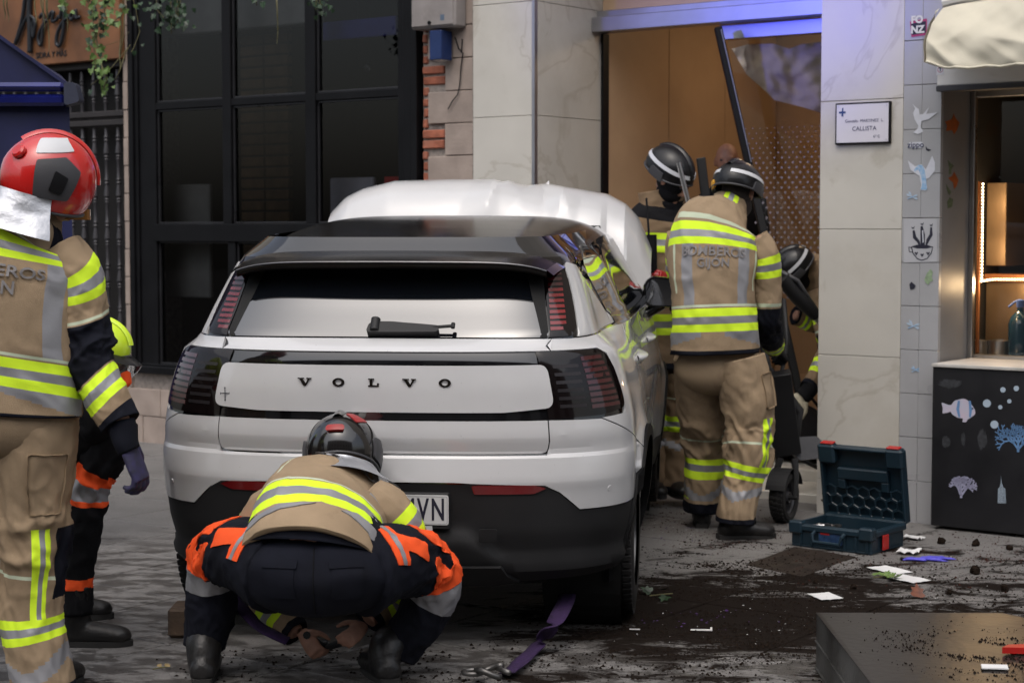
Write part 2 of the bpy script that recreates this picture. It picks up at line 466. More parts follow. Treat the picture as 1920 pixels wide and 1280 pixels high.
# ------------------------------------------------------------------ facade: coursed stone, brick and mortar
uWL, uWR = uu(246), uu(785); uPA = uu(891); uPAr = uu(1008)
CH = .2035
zSill = uz(500, 715)[1]
wall = thing('stone_wall', 'weathered pale stone wall with exposed red bricks beside the black-framed window', 'wall', F=WF)
g = G(WF); cbox(g, (uWL - .078, .03, -.05), (uWL - .015, .5, 3.9), 0)
cbox(g, (uWL - .015, .03, -.05), (uPA, .5, zSill - .004), 0); cbox(g, (uWR + .02, .03, zSill - .004), (uPA, .5, 3.9), 0)
part('mortar_bed', g, M_mortar, wall)
def block(a, b, z0, z1, name='stone_block', m=None, prd=0.0):
    g = G(WF); j = .0025; d = random.uniform(-.003, .003) - prd
    cbox(g, (a + j, d, z0 + j), (b - j, .05, z1 - j), .004); part(name, g, m or M_stone, wall)
uT1, uT2 = uu(802), uu(834)
k = 0
z = -.01
while z < 3.8:
    z1 = z + CH
    if z1 < zSill + .05:
        u = uWL - .30 + (k % 2) * .19
        while u < uPA - .02:
            e = min(u + .4, uPA); block(u, e, z, min(z1, zSill - .004)); u = e
    else:
        block(uWL - .075, uWL - .018, z, z1)
        block(uT1 if k % 2 else uT2, uPA, z, z1)
    z = z1; k += 1
# bricks, toothed into the stone
z = zSill + .01; r = 0
while z < 3.75:
    kk = int((z + .01) / CH)
    ue = (uT1 if kk % 2 else uT2) - .008
    if int((z + .066 + .01) / CH) != kk: ue = uT1 - .008
    u0 = uWR + .025
    if ue - u0 > .12 and r % 3 == 1:
        c = u0 + (ue - u0) * .45
        spans = [(u0, c - .012), (c + .004, ue)]
    else: spans = [(u0, ue)]
    for a, b in spans:
        g = G(WF); d = .008 + random.random() * .014; cbox(g, (a, d, z + random.random() * .004), (b - random.random() * .01, .06, z + .049 + random.random() * .006), .006)
        g.v = [p + V((0, noise.noise(p * 40) * .004, noise.noise(p * 30 + V((9, 0, 0))) * .003)) for p in g.v]
        part('brick', g, M_brick, wall)
    z += .0675; r += 1
# a loose cable drooping down the stone face
g = G(WF); pts = [uz(x, y, -.012) for x, y in ((853, 70), (860, 92), (868, 100), (864, 130), (862, 160), (858, 178), (848, 190), (840, 205))]
tube(g, [(a, -.012, b) for a, b in pts], .004, 6); tube(g, [(a, -.012, b) for a, b in [uz(869, 74, 0), uz(868, 90, 0), uz(867, 100, 0)]], .004, 6)
part('cable', g, M_black, wall)

# upper floors: the facade goes on above the picture, a house stands across the street
bl = thing('facade_building', 'cream rendered upper storeys above the shop fronts', 'building', F=WF)
g = G(WF); cbox(g, (-9, .0, 3.9), (9, 1., 11.5), .01); part('wall', g, M_plaster, bl)
g = G(WF); cbox(g, (-9, .05, 0), (uu(-60) - .05, .5, 3.9), .0); cbox(g, (uu(1920) + 1.6, .05, -.1), (9, .5, 3.9), 0); part('side_wall', g, M_plaster, bl)
g2 = G(); cbox(g2, (-16, -12, 0), (16, -10, 10), .01)
ob = thing('opposite_building', 'plain brown building across the street behind the viewer', 'building')
M_opp = mat('brown_render', (.30, .27, .245), .8, var=.2, scale=.6)
part('wall', g2, M_opp, ob)
for fl in range(3):
    for i in range(10):
        g = G(); x = -14.6 + i * 3; cbox(g, (x, -10.02, 1 + fl * 3), (x + 1.4, -9.97, 2.9 + fl * 3), .01); part('window', g, M_black, ob)

# ------------------------------------------------------------------ the big black-framed window
win = thing('bar_window', 'tall black-framed multi-pane bar window left of the white car', 'window', F=WF)
zS = zSill; zTop = 3.88
zl1, zl2 = uz(350, 678)[1], uz(350, 458)[1]            # lower lights
zm1, zm2 = uz(350, 412)[1], uz(350, 206)[1]
zu1 = uz(350, 186)[1]
uF1, uF2 = uu(291), uu(744)
mull = [(uu(416), uu(432)), (uu(571), uu(590))]
g = G(WF)
cbox(g, (uWL, -.02, zS), (uWL + .05, .10, zTop), .004); cbox(g, (uWL + .05, -.002, zS), (uWL + .085, .10, zTop), .004); cbox(g, (uWL + .085, .014, zS), (uF1, .1, zTop), .004)
cbox(g, (uF2, .014, zS), (uF2 + .055, .1, zTop), .004); cbox(g, (uF2 + .055, -.002, zS), (uWR - .045, .1, zTop), .004); cbox(g, (uWR - .045, -.02, zS), (uWR, .1, zTop), .004)
part('frame', g, M_black, win)
g = G(WF); cbox(g, (uWL + .05, -.035, zS), (uWR - .045, .1, zS + .055), .005); cbox(g, (uWL + .086, .0, zS + .055), (uWR - .08, .1, zl1 - .03), .004); part('sill', g, M_black, win)
for z0, z1, w0 in ((zl2 + .02, zm1 - .03, -.004), (zm2 + .012, zu1 - .012, .018)):
    g = G(WF); cbox(g, (uF1 - .01, w0, z0), (uF2 + .01, .1, z1), .004); part('transom', g, M_black, win)
for a, b in mull:
    g = G(WF); cbox(g, (a, .012, zm1 - .03), (b, .1, zTop), .004); part('mullion', g, M_black, win)
uL2 = (uu(424), uu(438))
g = G(WF); cbox(g, (uL2[0], .012, zl1 - .03), (uL2[1], .1, zl2 + .02), .004); part('mullion', g, M_black, win)
cols = [(uF1, mull[0][0]), (mull[0][1], mull[1][0]), (mull[1][1], uF2)]
def light_(a, b, z0, z1):
    g = G(WF); r = .012
    for q in (((a, z0), (b, z0 + r)), ((a, z1 - r), (b, z1)), ((a, z0 + r), (a + r, z1 - r)), ((b - r, z0 + r), (b, z1 - r))):
        cbox(g, (q[0][0], .034, q[0][1]), (q[1][0], .06, q[1][1]), .002)
    part('sash', g, M_sash, win)
    g = G(WF); g.add([(a + r, .05, z0 + r), (b - r, .05, z0 + r), (b - r, .05, z1 - r), (a + r, .05, z1 - r)], [(0, 1, 2, 3)]); part('pane', g, M_pane, win)
M_sash = mat('grey_edged_steel', (.05, .05, .055), .3, metal=.6, var=.1, bump=0)
for a, b in cols:
    light_(a, b, zm1 - .028, zm2 + .01); light_(a, b, zu1 - .01, zTop)
light_(uF1, uL2[0], zl1 - .03, zl2 + .02); light_(uL2[1], uF2, zl1 - .03, zl2 + .02)
# room behind
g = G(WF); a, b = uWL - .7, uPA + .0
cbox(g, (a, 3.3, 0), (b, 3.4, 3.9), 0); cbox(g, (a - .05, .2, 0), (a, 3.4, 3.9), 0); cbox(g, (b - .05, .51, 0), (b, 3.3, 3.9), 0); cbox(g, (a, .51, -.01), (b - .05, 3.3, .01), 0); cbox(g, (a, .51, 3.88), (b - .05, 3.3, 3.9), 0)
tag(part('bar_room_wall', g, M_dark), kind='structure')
pier = thing('brick_pier', 'dim brick pier inside the bar, seen through the window', 'pillar', F=WF)
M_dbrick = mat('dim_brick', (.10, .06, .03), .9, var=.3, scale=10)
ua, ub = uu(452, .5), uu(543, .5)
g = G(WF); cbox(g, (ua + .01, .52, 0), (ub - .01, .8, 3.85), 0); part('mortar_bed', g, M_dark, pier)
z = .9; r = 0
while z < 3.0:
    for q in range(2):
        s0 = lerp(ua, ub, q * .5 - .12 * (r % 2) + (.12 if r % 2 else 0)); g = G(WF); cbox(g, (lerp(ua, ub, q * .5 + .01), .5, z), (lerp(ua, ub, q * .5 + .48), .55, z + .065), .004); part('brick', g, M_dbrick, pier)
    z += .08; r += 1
g = G(WF); x0, z0 = uz(300, 405, .28); x1, z1 = uz(392, 345, .28); cbox(g, (x0 - .2, .28, z0 - .6), (x1, .32, z1), .01)
tag(part('menu_panel', g, mat('pale_panel', (.26, .26, .25), .7)), 'pale panel standing inside the bar behind the left window pane', 'panel')
g = G(WF); x0, z0 = uz(618, 420, .3); x1, z1 = uz(700, 332, .3); cbox(g, (x0, .3, z0 - .7), (x1, .34, z1), .01)
rp = part('leaflet_stand', g, mat('pale_blue_panel', (.5, .5, .58), .6)); tag(rp, 'pale panel with a red side inside the bar, behind the raised bonnet', 'stand')
g = G(WF); x2, _ = uz(752, 332, .3); slab(g, [(0, 0), (x2 - x1, 0), (x2 - x1, 1.), (.1, 1.)], WF @ Matrix.Translation((x1, .3, z1 - 1)) @ Matrix.Rotation(pi / 2, 4, 'X'), .03); g.F = None
part('red_side', g, mat('red_panel', (.5, .02, .02), .6), rp)
g = G(WF); x0, z0 = uz(296, 70, .3); x1, z1 = uz(590, 8, .3); cbox(g, (x0, .3, z0), (x1, .4, z1 + .25), .01); tag(part('wall_reflection', g, mat('pale_reflection', (.30, .30, .29), .8)), 'pale panel added behind the top window panes of the bar as a wall reflection', 'reflection')  # added panel that imitates a pale wall reflected in the panes
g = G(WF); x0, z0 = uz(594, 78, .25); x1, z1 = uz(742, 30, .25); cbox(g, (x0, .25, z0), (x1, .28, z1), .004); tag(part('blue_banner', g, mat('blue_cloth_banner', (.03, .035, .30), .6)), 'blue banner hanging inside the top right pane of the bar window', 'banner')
pl = thing('pendant_bulb', 'bare bulb on a long cord hanging inside the top right window pane', 'lamp', F=WF)
x, z = uz(690, 128, .6); g = G(WF); tube(g, [(x, .6, z + .03), (x, .6, 3.88)], .003, 6); part('cord', g, M_black, pl)
g = G(WF); ball(g, (x, .6, z), (.028, .028, .034), 14, 8); part('bulb', g, glass('bulb_glass', (.7, .7, .7)), pl)

# ------------------------------------------------------------------ left: lattice, sign, canopy
lat = thing('balustrade_screen', 'dark wooden screen of turned balusters beneath the tavern sign', 'screen', F=WF)
uLr, uLl = uu(230), uu(-60)
zr = uz(180, 225)[1]; zbm = .35; ztp = uz(180, 128)[1]
for zz, hh in ((zr + .02, .045), (zr - .045, .045), (zbm, .08), (ztp, .07)):
    g = G(WF); cbox(g, (uLl, .02, zz), (uLr, .075, zz + hh), .006); part('rail', g, M_darkwood, lat)
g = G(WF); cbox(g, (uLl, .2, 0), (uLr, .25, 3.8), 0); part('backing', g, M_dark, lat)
M_bal = mat('grey_wood', (.045, .043, .048), .45, var=.2, bump=.05)
def baluster(z0, z1):
    g = G(); n = 4; prof = []
    L = z1 - z0; rep = max(1, round(L / .34))
    for i in range(rep):
        o = z0 + L * i / rep; h = L / rep
        for t, r_ in ((0, .013), (.18, .014), (.22, .02), (.25, .013), (.28, .021), (.32, .013), (.36, .023), (.46, .02), (.62, .013), (.66, .02), (.7, .013), (.74, .02), (.78, .013), (.95, .013)):
            prof.append((r_, o + h * t))
    lathe(g, prof, 10); return g
me1 = me2 = None
step = uu(191) - uu(169); x = uu(148)
while x > uLl + .05: x -= step
b_objs = []
while x < uLr - .02:
    for (z0, z1, key) in ((zbm + .08, zr - .045, 1), (zr + .065, ztp, 2)):
        F = WF @ Matrix.Translation((x, .05, 0))
        me = me1 if key == 1 else me2
        if me is None:
            o = part('baluster', baluster(z0, z1), M_bal, lat, smooth=35)
            if key == 1: me1 = o.data
            else: me2 = o.data
            for v in o.data.vertices: v.co = WMAT[lat.name] @ v.co
        else: o = link('baluster', me, lat)
        o.matrix_basis = WMAT[lat.name].inverted() @ F
    x += step
sg = thing('tavern_sign', 'brown wooden tavern sign with black looping script letters above the baluster screen', 'sign', F=WF)
sz = uz(140, 117, -.06)[1]
g = G(WF); cbox(g, (uu(-80, -.06), -.06, sz), (uu(228, -.06), .0, 3.8), .006); part('board', g, M_wood, sg)
def script(pts, r=.016, w=-.085):
    g = G(WF); P = []
    pp = [V((*uz(x, y, w), 0)) for x, y in pts]
    n = len(pp)
    for i in range(n - 1):
        p0, p1, p2, p3 = pp[max(i - 1, 0)], pp[i], pp[i + 1], pp[min(i + 2, n - 1)]
        for q in range(6):
            t = q / 6; P.append(.5 * ((2 * p1) + (p2 - p0) * t + (2 * p0 - 5 * p1 + 4 * p2 - p3) * t * t + (3 * p1 - p0 - 3 * p2 + p3) * t ** 3))
    P.append(pp[-1]); tube(g, [(p.x, w, p.y) for p in P], r, 8)
    part('letter', g, M_ink_m, sg, smooth=True)
M_ink_m = mat('black_metal_letter', (.012, .014, .018), .35, var=.1)
script([(28, 84), (36, 60), (43, 30), (47, -5), (50, -30)])
script([(57, -20), (55, 20), (56, 60), (56, 100)], .02)
script([(32, 78), (42, 50), (52, 32), (60, 32), (66, 42), (64, 62), (62, 70), (61, 48), (66, 36)], .013)
script([(74, 34), (80, 26), (83, 40), (80, 60), (78, 82), (74, 84), (72, 70), (78, 52), (88, 38)], .013)
script([(90, 36), (96, 24), (100, 24), (98, 40), (106, 38), (110, 30)], .013)
script([(112, 36), (116, 18), (120, 12), (120, 40), (117, 70), (112, 86), (106, 82), (108, 62), (118, 42), (128, 34)], .014)
script([(138, 22), (132, 30), (134, 38), (141, 28), (142, 18), (143, 34), (150, 32)], .013)
x, z = uz(96, 103, -.062); F = WF @ Matrix.Translation((x, -.062, z)) @ Matrix.Rotation(pi / 2, 4, 'X')
g = G(); lettering(g, 'SIDRA Y MÁS', .062, planar(F), .004); part('lettering', g, M_ink_m, sg)

can = thing('terrace_canopy', 'dark navy canvas terrace canopy with a glossy gutter at the upper left', 'awning')
Yc = 8.6
c = at(134, 178, Yc); 
g = G()
def CF(px, py, Y=Yc): return at(px, py, Y)
e = CF(130, 158); L0 = CF(-260, -120); 
ang = math.atan2(L0.z - e.z, L0.x - e.x)
g.add([e, L0, L0 + V((-.2, .8, 0)), e + V((-.16, .5, .08)), e + V((0, 0, -.02)), L0 + V((0, 0, -.02))], [(0, 3, 2, 1), (0, 1, 5, 4)])
L1 = V((L0.x, e.y, e.z)); g.add([e + V((-.03, .03, 0)), V((L0.x, e.y + .03, e.z)), L0 + V((0, .03, 0))], [(0, 1, 2)])
part('roof_canvas', g, M_blue, can)
g = G(); x1 = c.x; zb, zt = CF(134, 200).z, CF(134, 156).z
cbox(g, (L0.x, Yc - .06, (zb + zt) / 2 + .012), (x1 - .02, Yc + .04, zt), .02); cbox(g, (L0.x, Yc - .05, zb), (x1 - .02, Yc + .04, (zb + zt) / 2), .015); part('gutter', g, mat('navy_gloss_metal', (.008, .012, .12), .22, metal=.3, coat=.6, bump=0), can)
g = G(); slab(g, rpoly([(0, 0), (.075, .02), (.05, zt - zb), (0, zt - zb)], .02), Matrix.Translation((x1 - .02, Yc + .035, zb)) @ Matrix.Rotation(pi / 2, 4, 'X'), -.1) ; part('end_cap', g, mat('grey_blue_plastic', (.03, .035, .06), .5), can)
g = G()
def cur(s, t):
    x = lerp(L0.x, x1 - .015, s); return V((x + .02 * t * s * sin(3 * t), Yc + .02 + .02 * sin(x * 22) * t, lerp(zb, .5, t)))
grid(g, cur, 80, 20); part('curtain', g, M_blue, can, smooth=True)

# ------------------------------------------------------------------ fittings on the stone wall
bx = thing('meter_box', 'stained grey metal meter box high on the stone wall', 'box', F=WF)
a, _ = uz(770, 20, -.12); b, _ = uz(853, 20, -.12); z0 = uz(812, 53, -.12)[1]
g = G(WF); cbox(g, (a, -.12, z0), (b, -.001, z0 + .62), .012); part('case', g, M_greyp, bx)
g = G(WF); cbox(g, (a + .012, -.128, z0 + .014), (b - .012, -.1195, z0 + .6), .006); part('door', g, M_greyp, bx)
g = G(WF); q = uz(805, 43, -.13); tube(g, [(q[0], -.128, q[1]), (q[0], -.136, q[1])], .012, 10); part('lock', g, M_black, bx)
g = G(WF); q = uz(829, 33, -.129); cbox(g, (q[0] - .016, -.1292, q[1] - .018), (q[0] + .016, -.1278, q[1] + .018), 0); part('sticker', g, mat('faded_blue_sticker', (.1, .14, .2), .6), bx)
wl_ = thing('wall_light', 'square dark blue up and down wall light below the meter box', 'lamp', F=WF)
a, _ = uz(805, 80, -.13); z0, z1 = uz(820, 112, -.13)[1], uz(820, 57, -.13)[1]
g = G(WF); cbox(g, (a, -.13, z0), (a + .095, -.02, z1), .004); cbox(g, (a + .02, -.02, z0 + .03), (a + .075, -.001, z1 - .03), .002); part('body', g, mat('navy_metal', (.012, .03, .11), .35, var=.1), wl_)
g = G(WF); cbox(g, (a + .01, -.12, z0 - .002), (a + .085, -.03, z0 + .001), 0); part('diffuser', g, M_white, wl_)

# ------------------------------------------------------------------ marble entrance
ZJ = [-.02, .19, .875, 1.56, 2.253, 2.945, 3.9]
def solve_w(u, px):
    lo, hi = -.5, 6.
    for _ in range(60):
        m_ = (lo + hi) / 2; p = WF @ V((u, m_, 1.5)); x = 960 + FPX * p.x / p.y
        if x < px: lo = m_
        else: hi = m_
    return lo
WDOOR = solve_w(uPAr, 1133)
uDl, uDr = uPAr, uu(1541); uC2 = uu(1695)
pa = thing('marble_pier', 'cream marble pier left of the smashed entrance', 'pillar', F=WF)
for z0, z1 in zip(ZJ, ZJ[1:]):
    g = G(WF); cbox(g, (uPA + .008, -.03, z0 + .0015), (uPAr - .02, .0, z1 - .0015), .002); part('marble_slab', g, M_marble, pa)
    g = G(WF); cbox(g, (uPAr - .012, .0, z0 + .0015), (uPAr + .0, WDOOR - .01, z1 - .0015), .002); part('marble_slab', g, M_marble, pa)
g = G(WF); cbox(g, (uPAr - .02, -.036, 0), (uPAr + .002, -.002, 3.9), .002); part('edge_trim', g, M_alu, pa)
g = G(WF); cbox(g, (uPA + .008, .001, 0), (uPAr - .0125, WDOOR - .01, 3.9), 0); cbox(g, (uPA - .006, -.02, 0), (uPA + .0078, .04, 3.9), 0); part('core', g, M_mortar, pa)
pb = thing('marble_column', 'broad cream marble column between the entrance and the tiled kiosk', 'pillar', F=WF)
for z0, z1 in zip(ZJ, ZJ[1:]):
    g = G(WF); cbox(g, (uDr, -.03, z0 + .0015), (uC2, .0, z1 - .0015), .002); part('marble_slab', g, M_marble, pb)
g = G(WF); cbox(g, (uDr + .001, .001, 0), (uC2 - .001, WDOOR + .1, 3.9), 0); part('core', g, M_marble, pb)
# brown fluid splashes at its foot
g = G(WF)
for (x, y, r_) in ((1550, 858, .02), (1546, 868, .012), (1556, 852, .012), (1545, 905, .018), (1552, 915, .013), (1548, 925, .02), (1543, 938, .012), (1558, 905, .006), (1560, 930, .005), (1549, 945, .015)):
    u, z = uz(x, y, -.03); slabpts = [(r_ * (1 + .4 * noise.noise(V((cos(t) * 2, sin(t) * 2, x)))) * cos(t) * (.5 + .8 * random.random()), r_ * sin(t) * (.5 + .6 * random.random())) for t in [2 * pi * i / 14 for i in range(14)]]
    g.add([(u + p, -.0316, z + q) for p, q in slabpts], [tuple(range(14))])
part('splash', g, mat('dark_stain', (.05, .035, .025), .6), pb)

hall_w = WDOOR + 2.3
g = G(WF)
cbox(g, (uDl - .9, hall_w, 0), (uDr + 1.4, hall_w + .1, 3.9), 0)
tag(part('hallway_back_wall', g, M_ply), kind='structure')
g = G(WF); cbox(g, (uDl - .1, WDOOR - .009, 0), (uDl + .0, hall_w, 3.9), 0); cbox(g, (uDr + 1.4, WDOOR + .1, 0), (uDr + 1.5, hall_w, 3.9), 0)
hs_ = tag(part('hallway_side_wall', g, M_ply), kind='structure')
g = G(WF); cbox(g, (uDl - .1, WDOOR, 3.2), (uDr + 1.4, hall_w, 3.3), 0); tag(part('hallway_ceiling', g, M_plaster), kind='structure')
g = G(WF); cbox(g, (uDl + .001, .25, -.01), (uDr - .001, WDOOR, .05), .006); cbox(g, (uDl + .001, WDOOR + .001, -.01), (uDr + 1.4, hall_w, .12), .006); tag(part('hallway_floor', g, M_marble), kind='structure')
# wall cladding panels
x = uDl + .0
for i, wd in enumerate((.95, .62, .62, .62, .62)):
    g = G(WF); cbox(g, (x + .003, hall_w - .02 - (.03 if i == 1 else 0), .12), (x + wd - .003, hall_w - .001, 3.19), .003); part('cladding_panel', g, M_ply, hs_); x += wd
for i in range(3):
    g = G(WF); y0 = WDOOR + i * .75; cbox(g, (uDl + .001, y0 + .003, .12), (uDl + .018, y0 + .747, 3.19), .003); part('cladding_panel', g, M_ply, hs_)
cl = thing('ceiling_light', 'warm round ceiling lamp inside the entrance hall', 'lamp', F=WF)
g = G(WF); M_lampw = mat('warm_lamp', (1, .8, .6), emit=(1, .72, .45), estr=16)
lathe(g, [(.001, 3.15), (.19, 3.15), (.2, 3.17), (.2, 3.199)], 24, M=Matrix.Translation((uDl + 1.2, WDOOR + 1.2, 0))); part('diffuser', g, M_lampw, cl)

ent = thing('entrance_door', 'wrecked aluminium sliding glass entrance door with its stile leaning over', 'door', F=WF)
zh0 = uz(1240, 53, WDOOR - .1)[1]; zh1 = uz(1240, 23, WDOOR - .14)[1]; uHl = uDl - .0
g = G(WF); cbox(g, (uDl + .002, WDOOR - .16, zh0), (uDr - .002, WDOOR - .02, zh1), .004); part('header_beam', g, M_alu, ent)
g = G(WF); cbox(g, (uDl + .002, WDOOR - .10, zh1 + .002), (uDr - .002, WDOOR - .0, zh1 + .045), .004); part('header_cap', g, M_alu, ent)
g = G(WF); cbox(g, (uDl + .002, WDOOR - .03, zh1 + .05), (uDr - .002, WDOOR - .01, 3.9), .002); part('transom_panel', g, M_ply, ent)
u1 = uu(1352, WDOOR); 
g = G(WF); cbox(g, (u1, WDOOR - .03, zh0 - .09), (uDr - .002, WDOOR + .02, zh0 - .003), .003); part('top_rail', g, M_alu, ent)
g = G(WF); cbox(g, (uDl + .002, WDOOR - .05, .05), (uDl + .02, WDOOR + .02, zh0), .002); part('jamb', g, M_black, ent)
A = at(1346, 52, 11.0); B = at(1403, 305, 10.9); C = at(1500, 745, 10.5)
def bar(g, a, b, wx, wy):
    d = (b - a).normalized(); s = V((1, 0, 0)); s = (s - d * s.dot(d)).normalized(); f = d.cross(s)
    M = Matrix((s, f, d)).transposed().to_4x4(); M.translation = a
    cbox(g, (-wx / 2, -wy / 2, 0), (wx / 2, wy / 2, (b - a).length), .004, M=M)
g = G(); bar(g, A, B, .045, .05); bar(g, B, C, .045, .05); part('leaning_stile', g, M_black, ent)
g = G(); bar(g, at(1352, 55, 10.97), at(1409, 305, 10.87), .008, .02); part('stile_trim', g, M_alu, ent)
# glass leaf with etched squares, still hanging at the right
g = G(WF); ub = uDr - .004
pt = lambda x, y: (*uz(x, y, WDOOR + .015),)
q = [pt(1362, 64), pt(1548, 44), pt(1548, 700), pt(1490, 700), pt(1410, 330)]
g.add([(u, WDOOR + .015, z) for u, z in q], [(0, 4, 3, 2, 1)]); part('glass_pane', g, M_clear, ent)
g = G(WF); M_etch = mat('etched_film', (.23, .20, .22), .6, var=0, bump=0)
dia = .0095
r = 0; zz = pt(1500, 238)[1]
while zz > pt(1500, 560)[1]:
    x = pt(1398, 300)[0] + (r % 2) * .025
    f = ss(0, 10, r)
    while x < ub:
        d = dia * (.45 + .55 * f)
        xe = lerp(pt(1395, 250)[0], pt(1430, 500)[0], r / 30)
        if x > xe: g.add([(x - d, WDOOR + .012, zz), (x, WDOOR + .012, zz - d), (x + d, WDOOR + .012, zz), (x, WDOOR + .012, zz + d)], [(0, 1, 2, 3)])
        x += .050
    zz -= .025 * 1.2; r += 1
part('etched_pattern', g, M_etch, ent)
# crumpled paper sheet hanging behind the glass
g = G()
out = [(1372, 92), (1400, 84), (1450, 82), (1480, 92), (1500, 84), (1540, 78), (1550, 110), (1550, 215), (1500, 200), (1452, 188), (1436, 172), (1400, 140)]
def pap(x, y):
    n = noise.noise(V((x * .018, y * .018, 1))) + .5 * noise.noise(V((x * .05, y * .05, 4)))
    return at(x, -y, 11.1 + .10 * n)
patch(g, [(x, -y) for x, y in out][::-1], pap, 0, .0, 6); part('torn_film', g, mat('translucent_paper', (.62, .54, .45), .7, var=.03, bump=0), ent, smooth=True)
g = G(WF); cbox(g, (uDl + .01, WDOOR - .12, zh0 - .002), (uDl + .035, WDOOR - .02, zh0 + .0), 0)

# name plate on the column
np_ = thing('name_plate', 'white framed name plate with a blue cross screwed to the marble column', 'sign', F=WF)
a = uz(1566, 232, -.05); b = uz(1669, 230, -.05); zt, zb = uz(1617, 192, -.05)[1], uz(1617, 270, -.05)[1]
g = G(WF); cbox(g, (a[0], -.05, zb), (b[0], -.0305, zt), .002); part('frame', g, M_black, np_)
g = G(WF); cbox(g, (a[0] + .009, -.052, zb + .009), (b[0] - .009, -.0495, zt - .009), 0); part('plate', g, mat('plate_white', (.62, .60, .66), .35, var=.02, bump=0), np_)
wp, hp = b[0] - a[0], zt - zb
F0 = WF @ Matrix.Translation((a[0] + wp / 2, -.0525, zb + hp / 2)) @ Matrix.Rotation(pi / 2, 4, 'X')
M_text = mat('navy_print', (.03, .035, .09), .5, var=0, bump=0)
g = G()
lettering(g, 'Gonzalo  MARTINEZ  L.', .0225, planar(F0, .012, .012), .0006); lettering(g, 'CALLISTA', .033, planar(F0, .012, -.030), .0006); lettering(g, '6º C', .021, planar(F0, .085, -.074), .0006)
part('lettering', g, M_text, np_)
g = G(); cx, cy = -wp / 2 + .043, hp / 2 - .05
for o_ in ([(-.02, -.006), (.02, -.006), (.02, .005), (-.02, .005)],): slab(g, [(x + cx, y + cy) for x, y in o_], F0, -.0007)
slab(g, [(cx - .005, cy - .022), (cx + .006, cy - .022), (cx + .006, cy - .0062), (cx - .005, cy - .0062)], F0, -.0007)
slab(g, [(cx - .005, cy + .0052), (cx + .006, cy + .0052), (cx + .006, cy + .024), (cx - .001, cy + .024), (cx - .001, cy + .014)], F0, -.0007)
part('blue_cross', g, mat('cross_blue', (.02, .05, .16), .4, var=0), np_)
for sx in (-1, 1):
    for sy in (-1, 1):
        g = G(); tube(g, [F0 @ V((sx * (wp / 2 - .02), sy * (hp / 2 - .02), 0)), F0 @ V((sx * (wp / 2 - .02), sy * (hp / 2 - .02), .003))], .003, 8); part('screw', g, M_steel, np_)

# ------------------------------------------------------------------ tiled pilaster and its stickers
uK = uu(1766); WK = solve_w(uK, 1822)
tp = thing('tiled_pilaster', 'grey tiled strip covered in bird and plant stickers beside the serving window', 'pillar', F=WF)
us = uu(1730); z = 1.62 - 8 * .233
while z < 3.9:
    for a, b in ((uC2 + .002, us), (us + .001, uK)):
        g = G(WF); cbox(g, (a, -.03 - random.random() * .002, z + .0015), (b, .0, z + .2315), .0015); part('tile', g, M_tile, tp)
    z += .233
g = G(WF); cbox(g, (uC2, .0005, -.2), (uK - .0125, WK, 3.9), 0); part('core', g, M_mortar, tp)
g = G(WF); cbox(g, (uK - .012, .0005, .5), (uK, WK - .002, 3.2), 0); part('reveal_panel', g, mat('grey_reveal', (.22, .215, .215), .45, var=.08, bump=.02), tp)
_wst = [0]
def sticker(pts, m, par, w=-.0335, F=None, name='sticker', label=None, thk=.0006, rr=0, px=True):
    g = G(); pp = [uz(x, y, w) for x, y in pts] if px else pts
    if rr: pp = rpoly(pp, rr)
    f = WF @ Matrix.Translation((0, w, 0)) @ Matrix.Rotation(pi / 2, 4, 'X')
    slab(g, pp, f, -thk); return part(name, g, m, par, label=label)
M_sw = mat('sticker_white', (.60, .61, .66), .5, var=.05, scale=30, bump=0); M_sb = mat('sticker_blue', (.16, .36, .60), .5, var=.3, scale=60, bump=0, col2=(.45, .55, .68))
M_pal = mat('sticker_paleblue', (.42, .52, .63), .5, var=.1, scale=30, bump=0)
M_sg = mat('sticker_green', (.12, .16, .09), .5, var=.3, scale=60, bump=0); M_so = mat('sticker_orange', (.42, .10, .02), .5, var=.2, scale=30, bump=0); M_pg = mat('sticker_palegreen', (.27, .36, .22), .5, var=.2, scale=60)
M_mag = mat('sticker_magenta', (.35, .04, .13), .5, var=0, bump=0); M_sil = mat('sticker_ground', (.45, .45, .47), .5, var=0, bump=0)
sticker([(1711, 195), (1718, 202), (1723, 205), (1724, 215), (1731, 214), (1742, 201), (1737, 214), (1758, 211), (1741, 224), (1728, 227), (1726, 238), (1731, 247), (1722, 252), (1712, 249), (1720, 242), (1722, 236), (1715, 224), (1712, 212), (1716, 204)], M_sw, tp, label='white hummingbird sticker')
sticker([(1702, 301), (1716, 312), (1728, 308), (1736, 318), (1748, 292), (1753, 305), (1753, 320), (1742, 334), (1735, 336), (1739, 352), (1735, 358), (1726, 356), (1727, 345), (1724, 330), (1716, 325), (1707, 318)], M_sw, tp, label='pale hummingbird sticker')
sticker([(1714, 318), (1722, 309), (1730, 310), (1734, 320), (1737, 340), (1738, 356), (1727, 356), (1729, 345), (1727, 330), (1722, 318), (1715, 322)], M_sb, tp, w=-.0342, name='sticker_print')
sticker([(1704, 267), (1730, 266), (1731, 277), (1704, 278)], M_sw, tp, rr=.01)
x, z = uz(1717, 272, -.0342); g = G(); lettering(g, 'zippo', .042, planar(WF @ Matrix.Translation((x, -.0342, z)) @ Matrix.Rotation(pi / 2, 4, 'X')), .0006, bold=.0008); part('sticker_lettering', g, M_text, tp)
sticker([(1706, 41), (1738, 35), (1738, 66), (1709, 70)], M_mag, tp, rr=.003); sticker([(1708, 45), (1736, 40), (1736, 62), (1710, 66)], M_ink, tp, w=-.0344, name='sticker_print')
